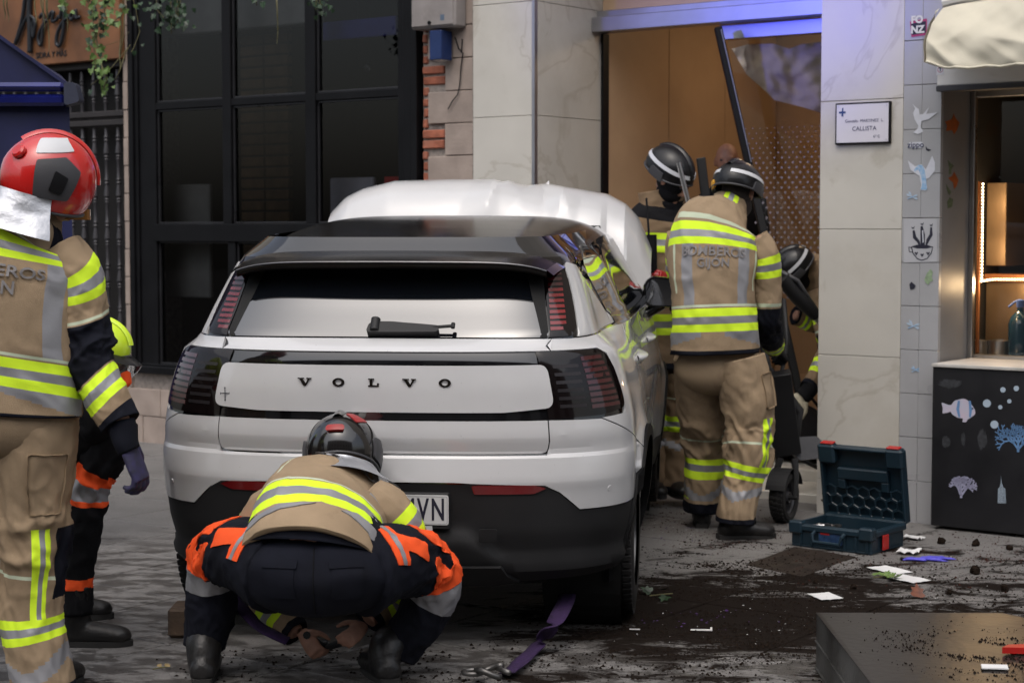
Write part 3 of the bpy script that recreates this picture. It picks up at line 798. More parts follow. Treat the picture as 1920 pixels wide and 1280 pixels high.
x, z = uz(1708, 55, -.035); g = G(); lettering(g, 'FO\nNZ', .052, planar(WF @ Matrix.Translation((x, -.035, z + .02)) @ Matrix.Rotation(pi / 2, 4, 'X')), .0006, bold=.0025, align='LEFT'); part('sticker_lettering', g, M_white, tp)
def dragonfly(cx, cy, s, m):
    for a in (-2.7, -2.1, .4, -.3):
        sticker([(cx, cy), (cx + s * cos(a - .25) * .7, cy + s * sin(a - .25) * .7), (cx + s * cos(a), cy + s * sin(a)), (cx + s * cos(a + .25) * .7, cy + s * sin(a + .25) * .7)], m, tp, name='sticker_wing')
    sticker([(cx - s * .7, cy + 3), (cx + s * .5, cy - 3), (cx + s * .5, cy - 1), (cx - s * .7, cy + 5)], M_sb, tp, w=-.0344, name='sticker')
dragonfly(1710, 369, 12, M_pal); dragonfly(1712, 611, 14, M_pal); dragonfly(1716, 693, 9, M_sb)
sticker([(1733, 525), (1738, 512), (1745, 504), (1749, 510), (1747, 521), (1750, 526), (1744, 528), (1741, 534), (1736, 530)], M_pg, tp, label='green leaf sticker')
sticker([(1705, 533), (1709, 528), (1712, 531), (1717, 535), (1714, 541), (1707, 543)], M_ink, tp, rr=.004)
sticker([(1736, 274), (1739, 279), (1746, 281), (1741, 284), (1736, 281)], M_ink, tp)
sticker([(1694.5, 411), (1757, 411), (1757, 491), (1694.5, 492)], mat('pale_tile_sticker', (.42, .42, .44), .4, var=.03), tp, name='mug_sticker', label='cactus in a mug sticker', w=-.0335)
def stroke(pts, r, m, par, w, name='sticker_print'):
    P = [V(uz(x, y, w)) for x, y in pts]; L_ = []; R_ = []
    for i, p in enumerate(P):
        d = (P[min(i + 1, len(P) - 1)] - P[max(i - 1, 0)]).normalized(); n = V((-d.y, d.x)) * (r[i] if isinstance(r, list) else r); L_.append(p + n); R_.append(p - n)
    return sticker([tuple(p) for p in L_ + R_[::-1]], m, par, w=w, name=name, px=False)
W1 = -.0345
stroke([(1709, 463), (1712, 475), (1720, 485), (1728, 488), (1738, 485), (1746, 475), (1749, 463), (1738, 461), (1728, 460), (1716, 461), (1709, 463)], .0028, M_ink, tp, W1)
sticker([(1709, 463), (1718, 459), (1738, 459), (1749, 463), (1738, 466), (1720, 466)], M_ink, tp, w=W1, name='sticker_print')
stroke([(1710, 465), (1704, 463), (1705, 472), (1711, 473)], .0025, M_ink, tp, W1)
stroke([(1728, 424), (1730, 440), (1730, 459)], [.006, .013, .012], M_ink, tp, W1); stroke([(1730, 432), (1731, 455)], .003, M_sw, tp, W1 - .0008)
stroke([(1713, 432), (1715, 445), (1722, 453), (1724, 459)], [.006, .010, .008, .006], M_ink, tp, W1); stroke([(1746, 426), (1746, 440), (1740, 450), (1737, 459)], [.005, .009, .009, .005], M_ink, tp, W1)
for x, y in ((1718, 475), (1729, 478), (1740, 475)): sticker([(x, y + 4), (x - 3.5, y - 1), (x - 2, y - 3), (x, y - 1), (x + 2, y - 3), (x + 3.5, y - 1)], M_ink, tp, w=W1, name='sticker_print')
for x, y in ((1712, 427), (1729, 420), (1746, 422)): sticker([(x - 3, y - 2), (x, y), (x + 3, y - 3), (x + 2, y + 2), (x - 2, y + 2)], M_ink, tp, w=W1, name='sticker_print')
# stickers on the reveal (plane across the wall)
def rev_sticker(pts, m):
    g = G(WF); P = []
    for px, py in pts:
        r_ = ray(px, py); n = WD; p0 = W0 + WD * (uK + .001); t = (p0 - CAMP).dot(n) / r_.dot(n); p = CAMP + r_ * t - W0; P.append((p.dot(WM_), p.z))
    slab(g, P, WF @ Matrix.Translation((uK + .0016, 0, 0)) @ Matrix(((0, 0, 1, 0), (1, 0, 0, 0), (0, 1, 0, 0), (0, 0, 0, 1))), .001); g.F = None
    part('sticker', g, m, tp)
rev_sticker([(1772, 228), (1785, 224), (1788, 213), (1793, 224), (1799, 230), (1795, 243), (1789, 252), (1785, 244), (1774, 246), (1776, 236)], M_so)
rev_sticker([(1778, 334), (1786, 330), (1789, 322), (1794, 332), (1797, 338), (1793, 350), (1789, 354), (1787, 342)], M_so)
rev_sticker([(1777, 300), (1782, 306), (1789, 311), (1784, 316), (1783, 326), (1779, 327), (1780, 315)], M_sg)
rev_sticker([(1774, 345), (1778, 352), (1784, 360), (1780, 366), (1776, 358)], M_sg); rev_sticker([(1776, 378), (1781, 370), (1787, 374), (1785, 388), (1777, 391)], M_sg)

# ------------------------------------------------------------------ serving window
kw = thing('serving_window', 'steel-framed serving window with a lit counter inside, at the right edge', 'window', F=WF)
uR = uu(1920) + 1.5
z_s = uz(1840, 664, WK)[1]; z_t = uz(1840, 184, WK)[1]; uo = uu(1833, WK)
g = G(WF); cbox(g, (uK + .001, WK - .06, z_s - .03), (uo, WK - .02, z_t + .05), .004); part('frame', g, M_steel, kw)
g = G(WF); cbox(g, (uo + .001, WK - .05, z_s - .03), (uR, WK + .02, z_s), .003); part('sill', g, M_steel, kw)
g = G(WF); cbox(g, (uo + .001, WK - .05, z_t), (uR, WK - .0, z_t + .05), .003); part('head', g, M_steel, kw)
g = G(WF); g.add([(uo, WK - .025, z_s), (uR, WK - .025, z_s), (uR, WK - .025, z_t), (uo, WK - .025, z_t)], [(0, 1, 2, 3)]); part('pane', g, glass('kiosk_glass', (.9, .9, .9)), kw)
g = G(WF); cbox(g, (uK + .001, -.03, z_t + .052), (uR, WK, z_t + .1), 0); cbox(g, (uK + .001, .3, z_t + .101), (uR, WK + .6, 3.9), 0); part('soffit', g, mat('grey_soffit', (.25, .24, .23), .6), kw)
g = G(WF); a = uu(1753, -.08); zb = uz(1760, 161, -.08)[1]
cbox(g, (a, -.08, zb), (uR, -.001, zb + .24), .003); part('fascia', g, M_white, kw)
g = G(WF); cbox(g, (a - .002, -.09, zb - .03), (uR, -.001, zb - .001), .003); part('fascia_edge', g, mat('dark_edge', (.05, .05, .06), .6), kw)
F1 = WF @ Matrix.Translation((uz(1763, 140, -.0815)[0], -.0815, zb + .09)) @ Matrix.Rotation(pi / 2, 4, 'X')
g = G(); slab(g, [(-.02, -.035), (.02, -.035), (.02, .045), (-.02, .045)], F1, -.0006); part('sticker', g, M_sw, kw)
g = G()
P = [F1 @ V((.014 * cos(t), .014 * sin(t) - .008, .0012)) for t in [2 * pi * i / 20 for i in range(21)]]; tube(g, P, .0014, 5); part('sticker_print', g, M_mag, kw)
g = G(); lettering(g, 'T', .028, planar(F1 @ Matrix.Translation((0, 0, .001)), 0, -.008), .0005, bold=.001); part('sticker_lettering', g, M_text, kw)
# counter slab and black board
ct = thing('kiosk_counter', 'black counter front with fish, bubble and coral decals under the serving window', 'counter', F=WF)
WB = -.16
aB = uz(1747, 830, WB)[0]; zc = uz(1747, 683, WB)[1]; zbt = uz(1747, 984, WB)[1]
g = G(WF); cbox(g, (aB - .004, WB - .012, zc - .012), (uR, WK - .065, zc + .006), .003); part('counter_top', g, mat('worn_cream_counter', (.50, .48, .45), .5, var=.1, dirt=.3), ct)
g = G(WF); cbox(g, (aB, WB, zbt), (uR, WB + .03, zc - .0125), .003); cbox(g, (aB, WB + .031, zbt), (aB + .02, -.032, zc - .0125), .002); part('front_board', g, M_board, ct)
g = G(WF); cbox(g, (aB + .04, WB + .07, -.05), (uR, -.032, zbt - .001), .003); part('plinth', g, mat('plinth_grey', (.09, .085, .08), .7, var=.2, dirt=.4), ct)
def bd(pts, m, rr=0, w=None, name='decal', label=None): return sticker(pts, m, ct, w=(w or WB - .0008), rr=rr, name=name, label=label)
M_fish = mat('decal_fish', (.42, .44, .53), .5, var=.15, scale=20, bump=0, col2=(.50, .42, .50)); M_bub = mat('decal_bubble', (.36, .44, .52), .5, var=.05, bump=0)
M_cor = mat('decal_lilac', (.36, .36, .50), .5, var=.1, bump=0); M_corb = mat('decal_blue', (.12, .24, .44), .5, var=.2, bump=0); M_fad = mat('decal_faded', (.035, .037, .042), .6, var=.3, scale=60, bump=0)
bd([(1765, 754), (1779, 759), (1784, 759), (1789, 751), (1797, 749), (1805, 747), (1813, 749), (1823, 760), (1828, 768), (1829, 776), (1820, 783), (1814, 786), (1812, 791), (1804, 791), (1806, 784), (1796, 783), (1786, 777), (1782, 771), (1778, 773), (1767, 775), (1768, 765)], M_fish, rr=.008, label='striped fish decal')
W2 = WB - .0016
for x in (1799, 1819):
    o = stroke([(x - 1, 751), (x - 3 if x < 1810 else x + 1, 767), (x, 782)], [.006, .008, .005], M_corb, ct, W2, 'decal_print')
bd([(1822, 764), (1825, 764), (1825, 767), (1822, 767)], M_ink, w=W2, name='decal_print')
for x, y, r_ in ((1850.5, 756, 7.5), (1864.5, 795.5, 7.5), (1880.5, 730.5, 5), (1905.5, 728, 5), (1875.5, 763, 4), (1892.5, 752, 4)):
    bd([(x + r_ * cos(2 * pi * i / 20), y + r_ * sin(2 * pi * i / 20)) for i in range(20)], M_bub, label='round bubble decal')
def smudge(cx, cy, a, b, sd):
    bd([(cx + a * cos(t) * (1 + .35 * noise.noise(V((3 * cos(t), 3 * sin(t), sd)))), cy + b * sin(t) * (1 + .5 * noise.noise(V((4 * cos(t), 4 * sin(t), sd + 9))))) for t in [2 * pi * i / 26 for i in range(26)]], M_fad, name='faded_decal')
smudge(1782, 719, 21, 8, 1); smudge(1774, 828, 8, 11, 2); smudge(1806, 823, 4, 12, 3); smudge(1842, 823, 9, 18, 4)
def coral(x, y, ang, L, r, m, depth, parent_pts, rng):
    x2, y2 = x + L * cos(ang), y - L * sin(ang)
    if depth == 6: x2, y2 = x + .35 * L * cos(ang), y - .35 * L * sin(ang)
    parent_pts.append(((x, y), (x2, y2), r))
    if depth == 0: return
    for s in (-1, 1) if depth < 5 else (-1, 0, 1):
        if rng.random() < .93: coral(x2, y2, ang + s * rng.uniform(.35, .75) + (.15 * (pi / 2 - ang) if depth < 3 else 0), L * rng.uniform(.72, .92), r * .86, m, depth - 1, parent_pts, rng)
def coral_decal(x, y, L, r, m, depth, sd, label, spread=0):
    rng = random.Random(sd); seg = []; coral(x, y, pi / 2 + spread, L, r, m, depth, seg, rng)
    g = G(WF); W = WB - .0012
    for (a, b, rr) in seg:
        A_, B_ = V(uz(*a, W)), V(uz(*b, W)); d = (B_ - A_); d.normalize(); n = V((-d.y, d.x)) * rr * .0028; e = d * rr * .0028
        q = [A_ + n, A_ - n, B_ - n, B_ + e, B_ + n]; g.add([(p.x, W, p.y) for p in q], [(0, 1, 2, 3, 4)])
    part('coral_decal', g, m, ct, label=label)
coral_decal(1802, 933, 12, 2.2, M_cor, 6, 5, 'lilac coral decal'); coral_decal(1909, 847, 15, 2.2, M_corb, 6, 8, 'blue coral decal')
g = G(WF)
for i in range(9):
    x0 = 1871 + i * 1.8; x1 = 1877 + (i - 4) * .5; top = 889 + abs(i - 4) * 7; W = WB - .0012
    q = [uz(x0, 943, W), uz(x0 + 1, 943, W), uz(lerp(x0, x1, .6) + 1 + (i - 4) * .5, 915, W), uz(x1, top, W), uz(lerp(x0, x1, .6) + (i - 4) * .5, 915, W)]
    g.add([(u, W, z) for u, z in q], [tuple(range(5))])
part('seaweed_decal', g, M_bub, ct)
# inside the kiosk
kr = WK + 1.6
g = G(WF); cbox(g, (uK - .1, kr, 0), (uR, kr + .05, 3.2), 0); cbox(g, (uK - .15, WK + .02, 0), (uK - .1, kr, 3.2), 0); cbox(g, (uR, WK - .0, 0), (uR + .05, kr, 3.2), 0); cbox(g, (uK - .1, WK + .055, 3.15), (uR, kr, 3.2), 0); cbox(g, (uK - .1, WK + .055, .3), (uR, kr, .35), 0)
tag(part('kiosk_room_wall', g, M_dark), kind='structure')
M_bronze = mat('warm_steel_panel', (.34, .24, .15), .35, metal=.8, var=.1, bump=.03, bscale=90); M_copper = mat('copper_strip', (.45, .18, .07), .4, metal=.6)
wk2 = WK + .42
cab = thing('steel_cabinet', 'brushed steel cabinet lit amber inside the serving window', 'cabinet', F=WF)
x0, z0 = uz(1848, 498, wk2); x1, z1 = uz(1888, 342, wk2)
g = G(WF); cbox(g, (x0, wk2, z0), (x1, wk2 + .3, z1), .004); part('door', g, M_bronze, cab)
x2, z2 = uz(1836, 650, wk2); zz3 = uz(1836, 528, wk2)[1]
g = G(WF); cbox(g, (uK - .09, wk2 + .001, z2 - .12), (uR - .001, wk2 + .4, zz3), .004); part('splashback', g, M_bronze, cab)
g = G(WF); cbox(g, (uK - .09, wk2 - .03, zz3 + .002), (uR - .001, wk2 + .3, uz(1836, 513, wk2)[1]), .004); part('shelf', g, M_copper, cab)
g = G(WF); x3 = uz(1833, 400, WK + .06)[0]; cbox(g, (x3, WK + .056, z_s + .0), (x3 + .015, WK + .075, uz(1833, 340, WK + .06)[1]), .002); part('copper_edge', g, M_copper, cab)
M_led = mat('led', (1, .8, .6), emit=(1, .74, .42), estr=14, bump=0, var=0)
led = thing('led_string', 'string of warm LED dots down the frame and along the shelf inside the serving window', 'light', F=WF)
wz = WK + .09; pts = [uz(1843 - .012 * (y - 345), y, wz) for y in [345 + i * 6.3 for i in range(29)]] + [uz(1843 + i * 5.2, 527 - .0 * i - 3.5 * sin(min(i, 5) * .3), wz + .02) for i in range(26)]
g = G(WF)
gm = G(); ball(gm, (0, 0, 0), .0055, 8, 6); lm = None
for (u, z) in pts:
    F = WF @ Matrix.Translation((u, wz, z))
    if lm is None:
        o = part('led_bulb', gm, M_led, led); lm = o.data
        for v in lm.vertices: v.co = WMAT[led.name] @ v.co
    else: o = link('led_bulb', lm, led)
    o.matrix_basis = WMAT[led.name].inverted() @ F
tube(g, [(u, wz + .004, z) for u, z in pts], .003, 6); part('cable', g, mat('clear_cable', (.4, .3, .2), .5), led)
for (px_, py_, ww) in ((1845, 380, .16), (1846, 470, .16), (1885, 535, .14)):
    ld = bpy.data.lights.new('led_glow', 'POINT'); ld.energy = 3.2; ld.color = (1, .68, .36); ld.shadow_soft_size = .03; lo_ = bpy.data.objects.new('led_glow', ld); COL.objects.link(lo_); u_, z_ = uz(px_, py_, WK + ww); lo_.location = WF @ V((u_, WK + ww, z_))
def pot(px, py, h, r, w, lab, m=M_steel):
    u, z = uz(px, py, w); g = G(WF); lathe(g, [(.001, 0), (r, 0), (r, h), (r + .004, h + .003), (r - .004, h + .004), (r - .006, h - .01), (.001, h - .012)], 24, M=Matrix.Translation((u, w, z)))
    tag(part('metal_pot', g, m, smooth=35), lab, 'pot', 'metal pots on the kiosk counter')
pot(1838, 664, .075, .045, WK + .14, 'small metal pot nearest the window frame, on the kiosk counter'); pot(1874, 664, .075, .065, WK + .18, 'wider metal pot between the small pot and the blue bottle')
g = G(WF); cbox(g, (uo, WK + .056, z_s - .06), (uR, wk2 - .002, z_s - .01), .003); part('worktop', g, M_steel, cab)
bt = thing('syrup_bottle', 'dark blue glass bottle with a blue nozzle on the kiosk counter', 'bottle', F=WF)
u, z = uz(1912, 664, WK + .16); T = Matrix.Translation((u, WK + .16, z - .005))
g = G(WF); lathe(g, [(.001, 0), (.06, 0), (.064, .02), (.064, .17), (.05, .21), (.02, .24), (.018, .26)], 24, M=T); part('bottle_body', g, mat('blue_glass', (.01, .045, .08), .08, var=0, bump=0, coat=.5), bt, smooth=35)
g = G(WF); lathe(g, [(.022, .262), (.024, .30), (.01, .305), (.001, .306)], 16, M=T); tube(g, [T @ V((0, 0, .3)), T @ V((-.03, -.01, .29)), T @ V((-.06, -.02, .262))], .006, 8); part('nozzle', g, mat('blue_plastic', (.05, .1, .3), .4), bt, smooth=35)
# cream awning, folded above the window
aw = thing('cream_awning', 'crumpled cream fabric awning folded above the serving window', 'awning', F=WF)
wA = -.45
g = G(WF)
def awn(s, t):
    # s along, t 0 top .. 1 bottom
    u = lerp(uu(1727, wA), uR, s ** 1.4); x = s ** 1.4
    zt_, zb_ = uz(1745, 6, wA)[1] + .25 * x, uz(1750, 116, wA)[1] - .035 * ss(0, .08, x)
    n = noise.noise(V((u * 2.5 - t * 1.2, t * .9, 0))) * .05 + abs(noise.noise(V((u * 5 + t * 2.2, t * .8, 11)))) * .045 + abs(noise.noise(V((u * 3.3 - t * 2.6, t * 1.1, 17)))) * .045 + noise.noise(V((u * 14 - t * 5, t * 3, 5))) * .006
    w_ = wA + .22 * (1 - t) ** 1.6 - .05 * sin(pi * t) + n
    return V((u, w_, lerp(zt_, zb_, t) + .004 * sin(u * 40) * t))
grid(g, awn, 120, 40); part('fabric', g, M_cream, aw, smooth=True)
g = G(WF)
def awe(s, t):
    p = awn(0, t); a = s * .09
    q = uz(1727 - 10 * sin(pi * min(1, (t * .6 + .35))) * s - 3 * s, 8 + 105 * t, wA)
    return V((q[0], lerp(p.y, -.2, s), p.z - .01 * s))
grid(g, awe, 10, 30); part('side_flap', g, M_cream, aw, smooth=True)
g = G(WF); p0, p1 = awn(0, 1), awn(1, 1); tube(g, [awn(i / 40, 1) for i in range(41)], .007, 6); part('hem', g, M_cream, aw, smooth=True)
g = G(WF); tube(g, [(uu(1729, wA) - .01, -.2, uz(1745, 6, wA)[1] + .03), (uR, -.2, uz(1745, 6, wA)[1] + .3)], .03, 10); part('roller', g, M_white, aw)

# ------------------------------------------------------------------ ivy
def ivy_leaf(g, p, n, up, s, m=0):
    o = [(0, 0), (.28, -.05), (.5, .1), (.32, .32), (.42, .58), (.16, .62), (0, 1), (-.16, .62), (-.42, .58), (-.32, .32), (-.5, .1), (-.28, -.05)]
    x = up.cross(n).normalized(); M = Matrix((x, up, n)).transposed().to_4x4(); M.translation = p
    vs = [V((a * s, b * s, .12 * s * (abs(a) * 1.5) - .1 * s * b * b)) for a, b in o] + [V((0, .4 * s, -.03 * s))]
    g.add(vs, [(12, i, (i + 1) % 12) for i in range(12)], m, M)
ivy = thing('hanging_ivy', 'variegated ivy trailing down in front of the tavern sign', 'plant')
rng = random.Random(3)
def strand(pts, r=.003, leaves=10, Y=10.9, ls=(.025, .05), mats=(M_leaf, M_leaf, M_leafd), spread=.03):
    P = [at(x, y, Y + rng.uniform(-.05, .05)) for x, y in pts]; g = G(); tube(g, P, r, 6); part('stem', g, M_stem, ivy, smooth=True)
    for i in range(leaves):
        t = rng.random() * (len(P) - 1); k = int(t); p = P[k].lerp(P[k + 1], t - k) + V((rng.gauss(0, spread), rng.gauss(0, spread * .6), rng.gauss(0, spread * .6)))
        n = V((rng.gauss(0, .5), -1, rng.gauss(.3, .4))).normalized(); up = V((rng.gauss(0, .6), rng.gauss(0, .3), -1)); up = (up - n * up.dot(n)).normalized()
        g = G(); ivy_leaf(g, p, n, up, rng.uniform(*ls)); part('leaf', g, rng.choice(mats), ivy)
strand([(170, -30), (178, 10), (186, 40), (180, 70), (186, 100), (192, 130), (200, 150), (192, 172)], .004, 62)
strand([(168, -30), (165, 0), (172, 30), (178, 60), (176, 90), (180, 135)], .003, 34)
strand([(232, -30), (230, 20), (238, 10), (226, 32), (216, 38)], .003, 12)
strand([(205, -30), (205, 0), (195, 20), (200, 40)], .003, 26)
strand([(245, -20), (255, 20), (262, 60), (250, 92), (246, 98)], .002, 10, mats=(M_leafd,))
strand([(226, 30), (228, 60), (224, 100), (226, 128)], .004, 0); strand([(233, 30), (231, 70), (225, 110)], .003, 0)
strand([(244, 85), (236, 98), (232, 110), (224, 134), (216, 150)], .003, 0); strand([(170, 160), (200, 138), (240, 90)], .002, 0); strand([(185, 90), (228, 76), (242, 60)], .0015, 0); strand([(180, 70), (215, 40), (245, -10)], .0015, 0)
for x, y in ((10, 38), (16, 42), (68, 46), (84, 68), (92, 100), (90, 60), (127, 62), (80, 30)):
    strand([(x - 4, -30), (x - 3, y * .3), (x, y * .7), (x + rng.uniform(-2, 1), y)], [.004, .004, .0035, .001], 0)
strand([(118, -30), (122, 5), (126, 20)], .003, 9)
# trails in front of the window head, their shade put into darker leaf colour
for i in range(9):
    x = rng.choice((292, 300, 312, 325, 335, 600, 640, 690, 480)); y = rng.uniform(25, 70) if x < 400 else rng.uniform(5, 20)
    strand([(x - 5, -30), (x + rng.uniform(-8, 8), y * .5), (x + rng.uniform(-10, 10), y)], .0025, 16 if x < 400 else 6, Y=11.5, mats=(M_leafd,), spread=.05)
strand([(518, -20), (520, 30), (521, 60), (519, 84)], [.005, .004, .003, .001], 0, Y=11.2); strand([(345, -20), (338, 5), (334, 14)], .002, 0, Y=11.2)

# ------------------------------------------------------------------ the crashed car
CARF = Matrix.Translation((-.486, 6.60, 0)) @ Matrix.Rotation(radians(-6.5), 4, 'Z') @ Matrix.Rotation(radians(1.3), 4, 'X')
car = thing('crashed_car', 'white hatchback with a black roof, its bonnet crumpled up, rammed into the doorway', 'car', F=CARF)
def carpaint(name, col, fl=.0):
    m = bpy.data.materials.new(name); m.use_nodes = True; nt = m.node_tree; N, L = nt.nodes, nt.links; b = N['Principled BSDF']
    b.inputs['Roughness'].default_value = .38; b.inputs['Coat Weight'].default_value = 1; b.inputs['Coat Roughness'].default_value = .03
    co = N.new('ShaderNodeTexCoord').outputs['Object']
    t = N.new('ShaderNodeTexNoise'); t.inputs['Scale'].default_value = 3; t.inputs['Detail'].default_value = 8; L.new(co, t.inputs['Vector'])
    sp = N.new('ShaderNodeTexNoise'); sp.inputs['Scale'].default_value = 140; sp.inputs['Detail'].default_value = 2; L.new(co, sp.inputs['Vector'])
    sx = N.new('ShaderNodeSeparateXYZ'); L.new(co, sx.inputs[0])
    mr = N.new('ShaderNodeMapRange'); mr.inputs[1].default_value = .745; mr.inputs[2].default_value = .80; mr.inputs[3].default_value = 0; mr.inputs[4].default_value = .8; L.new(sp.outputs[0], mr.inputs[0])
    r = N.new('ShaderNodeValToRGB'); r.color_ramp.elements[0].position = .35; r.color_ramp.elements[1].position = .6
    r.color_ramp.elements[0].color = (*(V(col) * .93), 1); r.color_ramp.elements[1].color = (*col, 1); L.new(t.outputs[0], r.inputs[0])
    mx = N.new('ShaderNodeMixRGB'); mx.inputs[2].default_value = (.09, .075, .06, 1); L.new(mr.outputs[0], mx.inputs[0]); L.new(r.outputs[0], mx.inputs[1]); L.new(mx.outputs[0], b.inputs['Base Color'])
    rr = N.new('ShaderNodeMapRange'); rr.inputs[1].default_value = .4; rr.inputs[2].default_value = .7; rr.inputs[3].default_value = .02; rr.inputs[4].default_value = .12; L.new(t.outputs[0], rr.inputs[0]); L.new(rr.outputs[0], b.inputs['Coat Roughness'])
    return m
P_white = carpaint('white_paintwork', (.52, .52, .525))
P_roof = mat('roof_black', (.010, .0085, .008), .16, var=.1, bump=0, coat=0, rvar=.03, spec=.25, dirt=.1, dcol=(.04, .035, .03))
P_gloss = mat('gloss_black', (.006, .006, .007), .08, var=.1, bump=0, coat=1, rvar=.03, dirt=.06, dcol=(.05, .045, .04))
P_glass = mat('tinted_glass', (.004, .005, .007), .02, var=0, bump=0, rvar=0, spec=1., coat=1, ior=1.58)
P_plas = mat('charcoal_plastic', (.010, .010, .011), .62, var=.15, bump=.08, bscale=300)
P_dk = mat('underbody', (.006, .006, .006), .8)
P_rub = mat('tyre_rubber', (.014, .013, .013), .8, var=.3, bump=.2, dirt=.3, dcol=(.05, .045, .04))
P_red = mat('red_lens', (.055, .003, .005), .12, var=.2, bump=0, coat=1); P_red2 = mat('bright_red_lens', (.16, .006, .008), .15, var=.2, bump=0, coat=1)
P_smoke = mat('smoked_lens', (.006, .004, .004), .08, var=.1, bump=0, coat=.25, rvar=.02, spec=.35)
P_bar = mat('lens_bar', (.032, .028, .03), .3, metal=.4, bump=0)
P_chr = mat('chrome_letter', (.16, .14, .125), .22, metal=1, bump=0)
P_rim = mat('alloy_rim', (.10, .10, .10), .35, metal=.8)

N_, DC = 2.8, .46
WT = [(.26, .855), (.34, .88), (.45, .90), (.55, .91), (.70, .918), (.85, .905), (.95, .885), (1.03, .862), (1.10, .835), (1.125, .80), (1.16, .762), (1.25, .735), (1.35, .70), (1.45, .655), (1.52, .58)]
YT = [(.26, .16), (.33, .06), (.45, .022), (.55, .012), (.60, .008), (.638, .0), (.728, .016), (.742, .030), (.80, .016), (.87, .024), (.98, .030), (1.07, .045), (1.10, .052), (1.12, .075), (1.15, .135), (1.25, .222), (1.35, .305), (1.42, .35), (1.52, .46)]
def smt(tab, z):
    return (interp(tab, z - .004) + 2 * interp(tab, z) + interp(tab, z + .004)) / 4
LQ = []; _l = 0; _p = None
for i in range(181):
    th = pi / 2 * i / 180; p = V((.9 * sin(th) ** (2 / N_), DC * (1 - max(0, cos(th)) ** (2 / N_))))
    if _p is not None: _l += (p - _p).length
    LQ.append((_l, th)); _p = p
QC = _l                                    # arc length from the centre line to where the side begins
def theta(q): return interp(LQ, min(abs(q), QC))
def flare(y, z):
    f = 0
    for yw in (.78, 3.42):
        r = sqrt((y - yw) ** 2 + (z - .34) ** 2); f += .022 * exp(-((r - .40) / .08) ** 2) if z < .95 else 0
    return f
def body(q, z):
    """point on the body at arc position q (0 = centre of the tail, positive = right) and height z"""
    s = 1 if q >= 0 else -1; w = smt(WT, z); y0 = smt(YT, z); a = abs(q); th = theta(a)
    ne = N_ + 1.6 * ss(1.12, 1.17, z)
    x = w * sin(th) ** (2 / ne); y = y0 + DC * (1 - max(0, cos(th)) ** (2 / ne))
    if a > QC:
        y += a - QC
        x += .012 * ss(0, .5, a - QC) * (z < 1.2) + flare(y, z)
        if y > 3.1: x -= .5 * ((y - 3.1) / 1.0) ** 2.2 * .55
        if z > 1.10: x += .055 * ss(.55, 1.5, y) * ss(1.10, 1.14, z) + .02 * ss(1.2, 2.4, y) * ss(1.10, 1.14, z) * (1 - ss(1.2, 1.4, z))
        # hollow of the doors
        if z < 1.0: x -= .030 * ss(1.15, 1.5, y) * (1 - ss(2.7, 3.0, y)) * exp(-((z - .58) / .16) ** 2)
    return V((s * x, y, z))
def qy(y, z):
    """arc position on the side at which the surface reaches y"""
    lo, hi = 0, 6
    for _ in range(40):
        m_ = (lo + hi) / 2
        if body(m_, z).y < y: lo = m_
        else: hi = m_
    return lo
def qx(x, z=.7):
    lo, hi = 0, QC
    for _ in range(40):
        m_ = (lo + hi) / 2
        if body(m_, z).x < abs(x): lo = m_
        else: hi = m_
    return lo if x >= 0 else -lo
YW1, YW2, RW = .78, 3.42, .345
# core shell (dark; seen in the gaps between the panels)
g = G(CARF)
qs = [-QC - 3.4 + i * .04 for i in range(86)] ; qs = [q for q in qs if q < -QC] + [-QC + 2 * QC * i / 110 for i in range(111)] + [QC + .04 * i for i in range(1, 86)]
zs = [.26 + i * .014 for i in range(91)]
vs = [body(q, z) for z in zs for q in qs]; nq = len(qs); fs = []
for j in range(len(zs) - 1):
    for i in range(nq - 1):
        c = body((qs[i] + qs[i + 1]) / 2, (zs[j] + zs[j + 1]) / 2)
        if any((c.y - yw) ** 2 + (c.z - RW) ** 2 < .385 ** 2 for yw in (YW1, YW2)) and abs(qs[i]) > QC * .93: continue
        if c.z > 1.15 and c.y > 3.02 - (c.z - 1.13) * 1.3: continue
        a = j * nq + i; fs.append((a, a + 1, a + nq + 1, a + nq))
g.add(vs, fs); part('body_shell', g, P_gloss, car, smooth=True)
g = G(CARF); grid(g, lambda s, t: V(((2 * s - 1) * lerp(.72, .64, t), 3.04 - .44 * t + .10 * (1 - (2 * s - 1) ** 2) * (1 - t * .5), 1.12 + .40 * t)), 24, 12); part('windscreen', g, P_glass, car, smooth=True)
# floor and nose behind the panels
g = G(CARF); cbox(g, (-.6, .25, .22), (.6, 3.9, .34), .02); cbox(g, (-.70, 3.5, .25), (.72, 3.95, .85), .05); cbox(g, (-.72, 1.2, .3), (.72, 3.0, .9), .02)
tube(g, [(-.62, .78, .33), (.62, .78, .33)], .05, 10); part('underbody', g, P_dk, car)
for sx in (-1, 1):
    for yw in (YW1, YW2):
        g = G(CARF); M = Matrix.Translation((sx * .58, yw, RW)) @ Matrix.Rotation(pi / 2, 4, 'Y')
        lathe(g, [(.40, -.02), (.40, .28 if sx > 0 else .02), ], 36, M=M); lathe(g, [(.395, -.26), (.395, .0)], 36, M=M) if sx < 0 else None; lathe(g, [(.001, 0), (.40, 0)], 36, M=M); part('wheel_liner', g, P_dk, car)

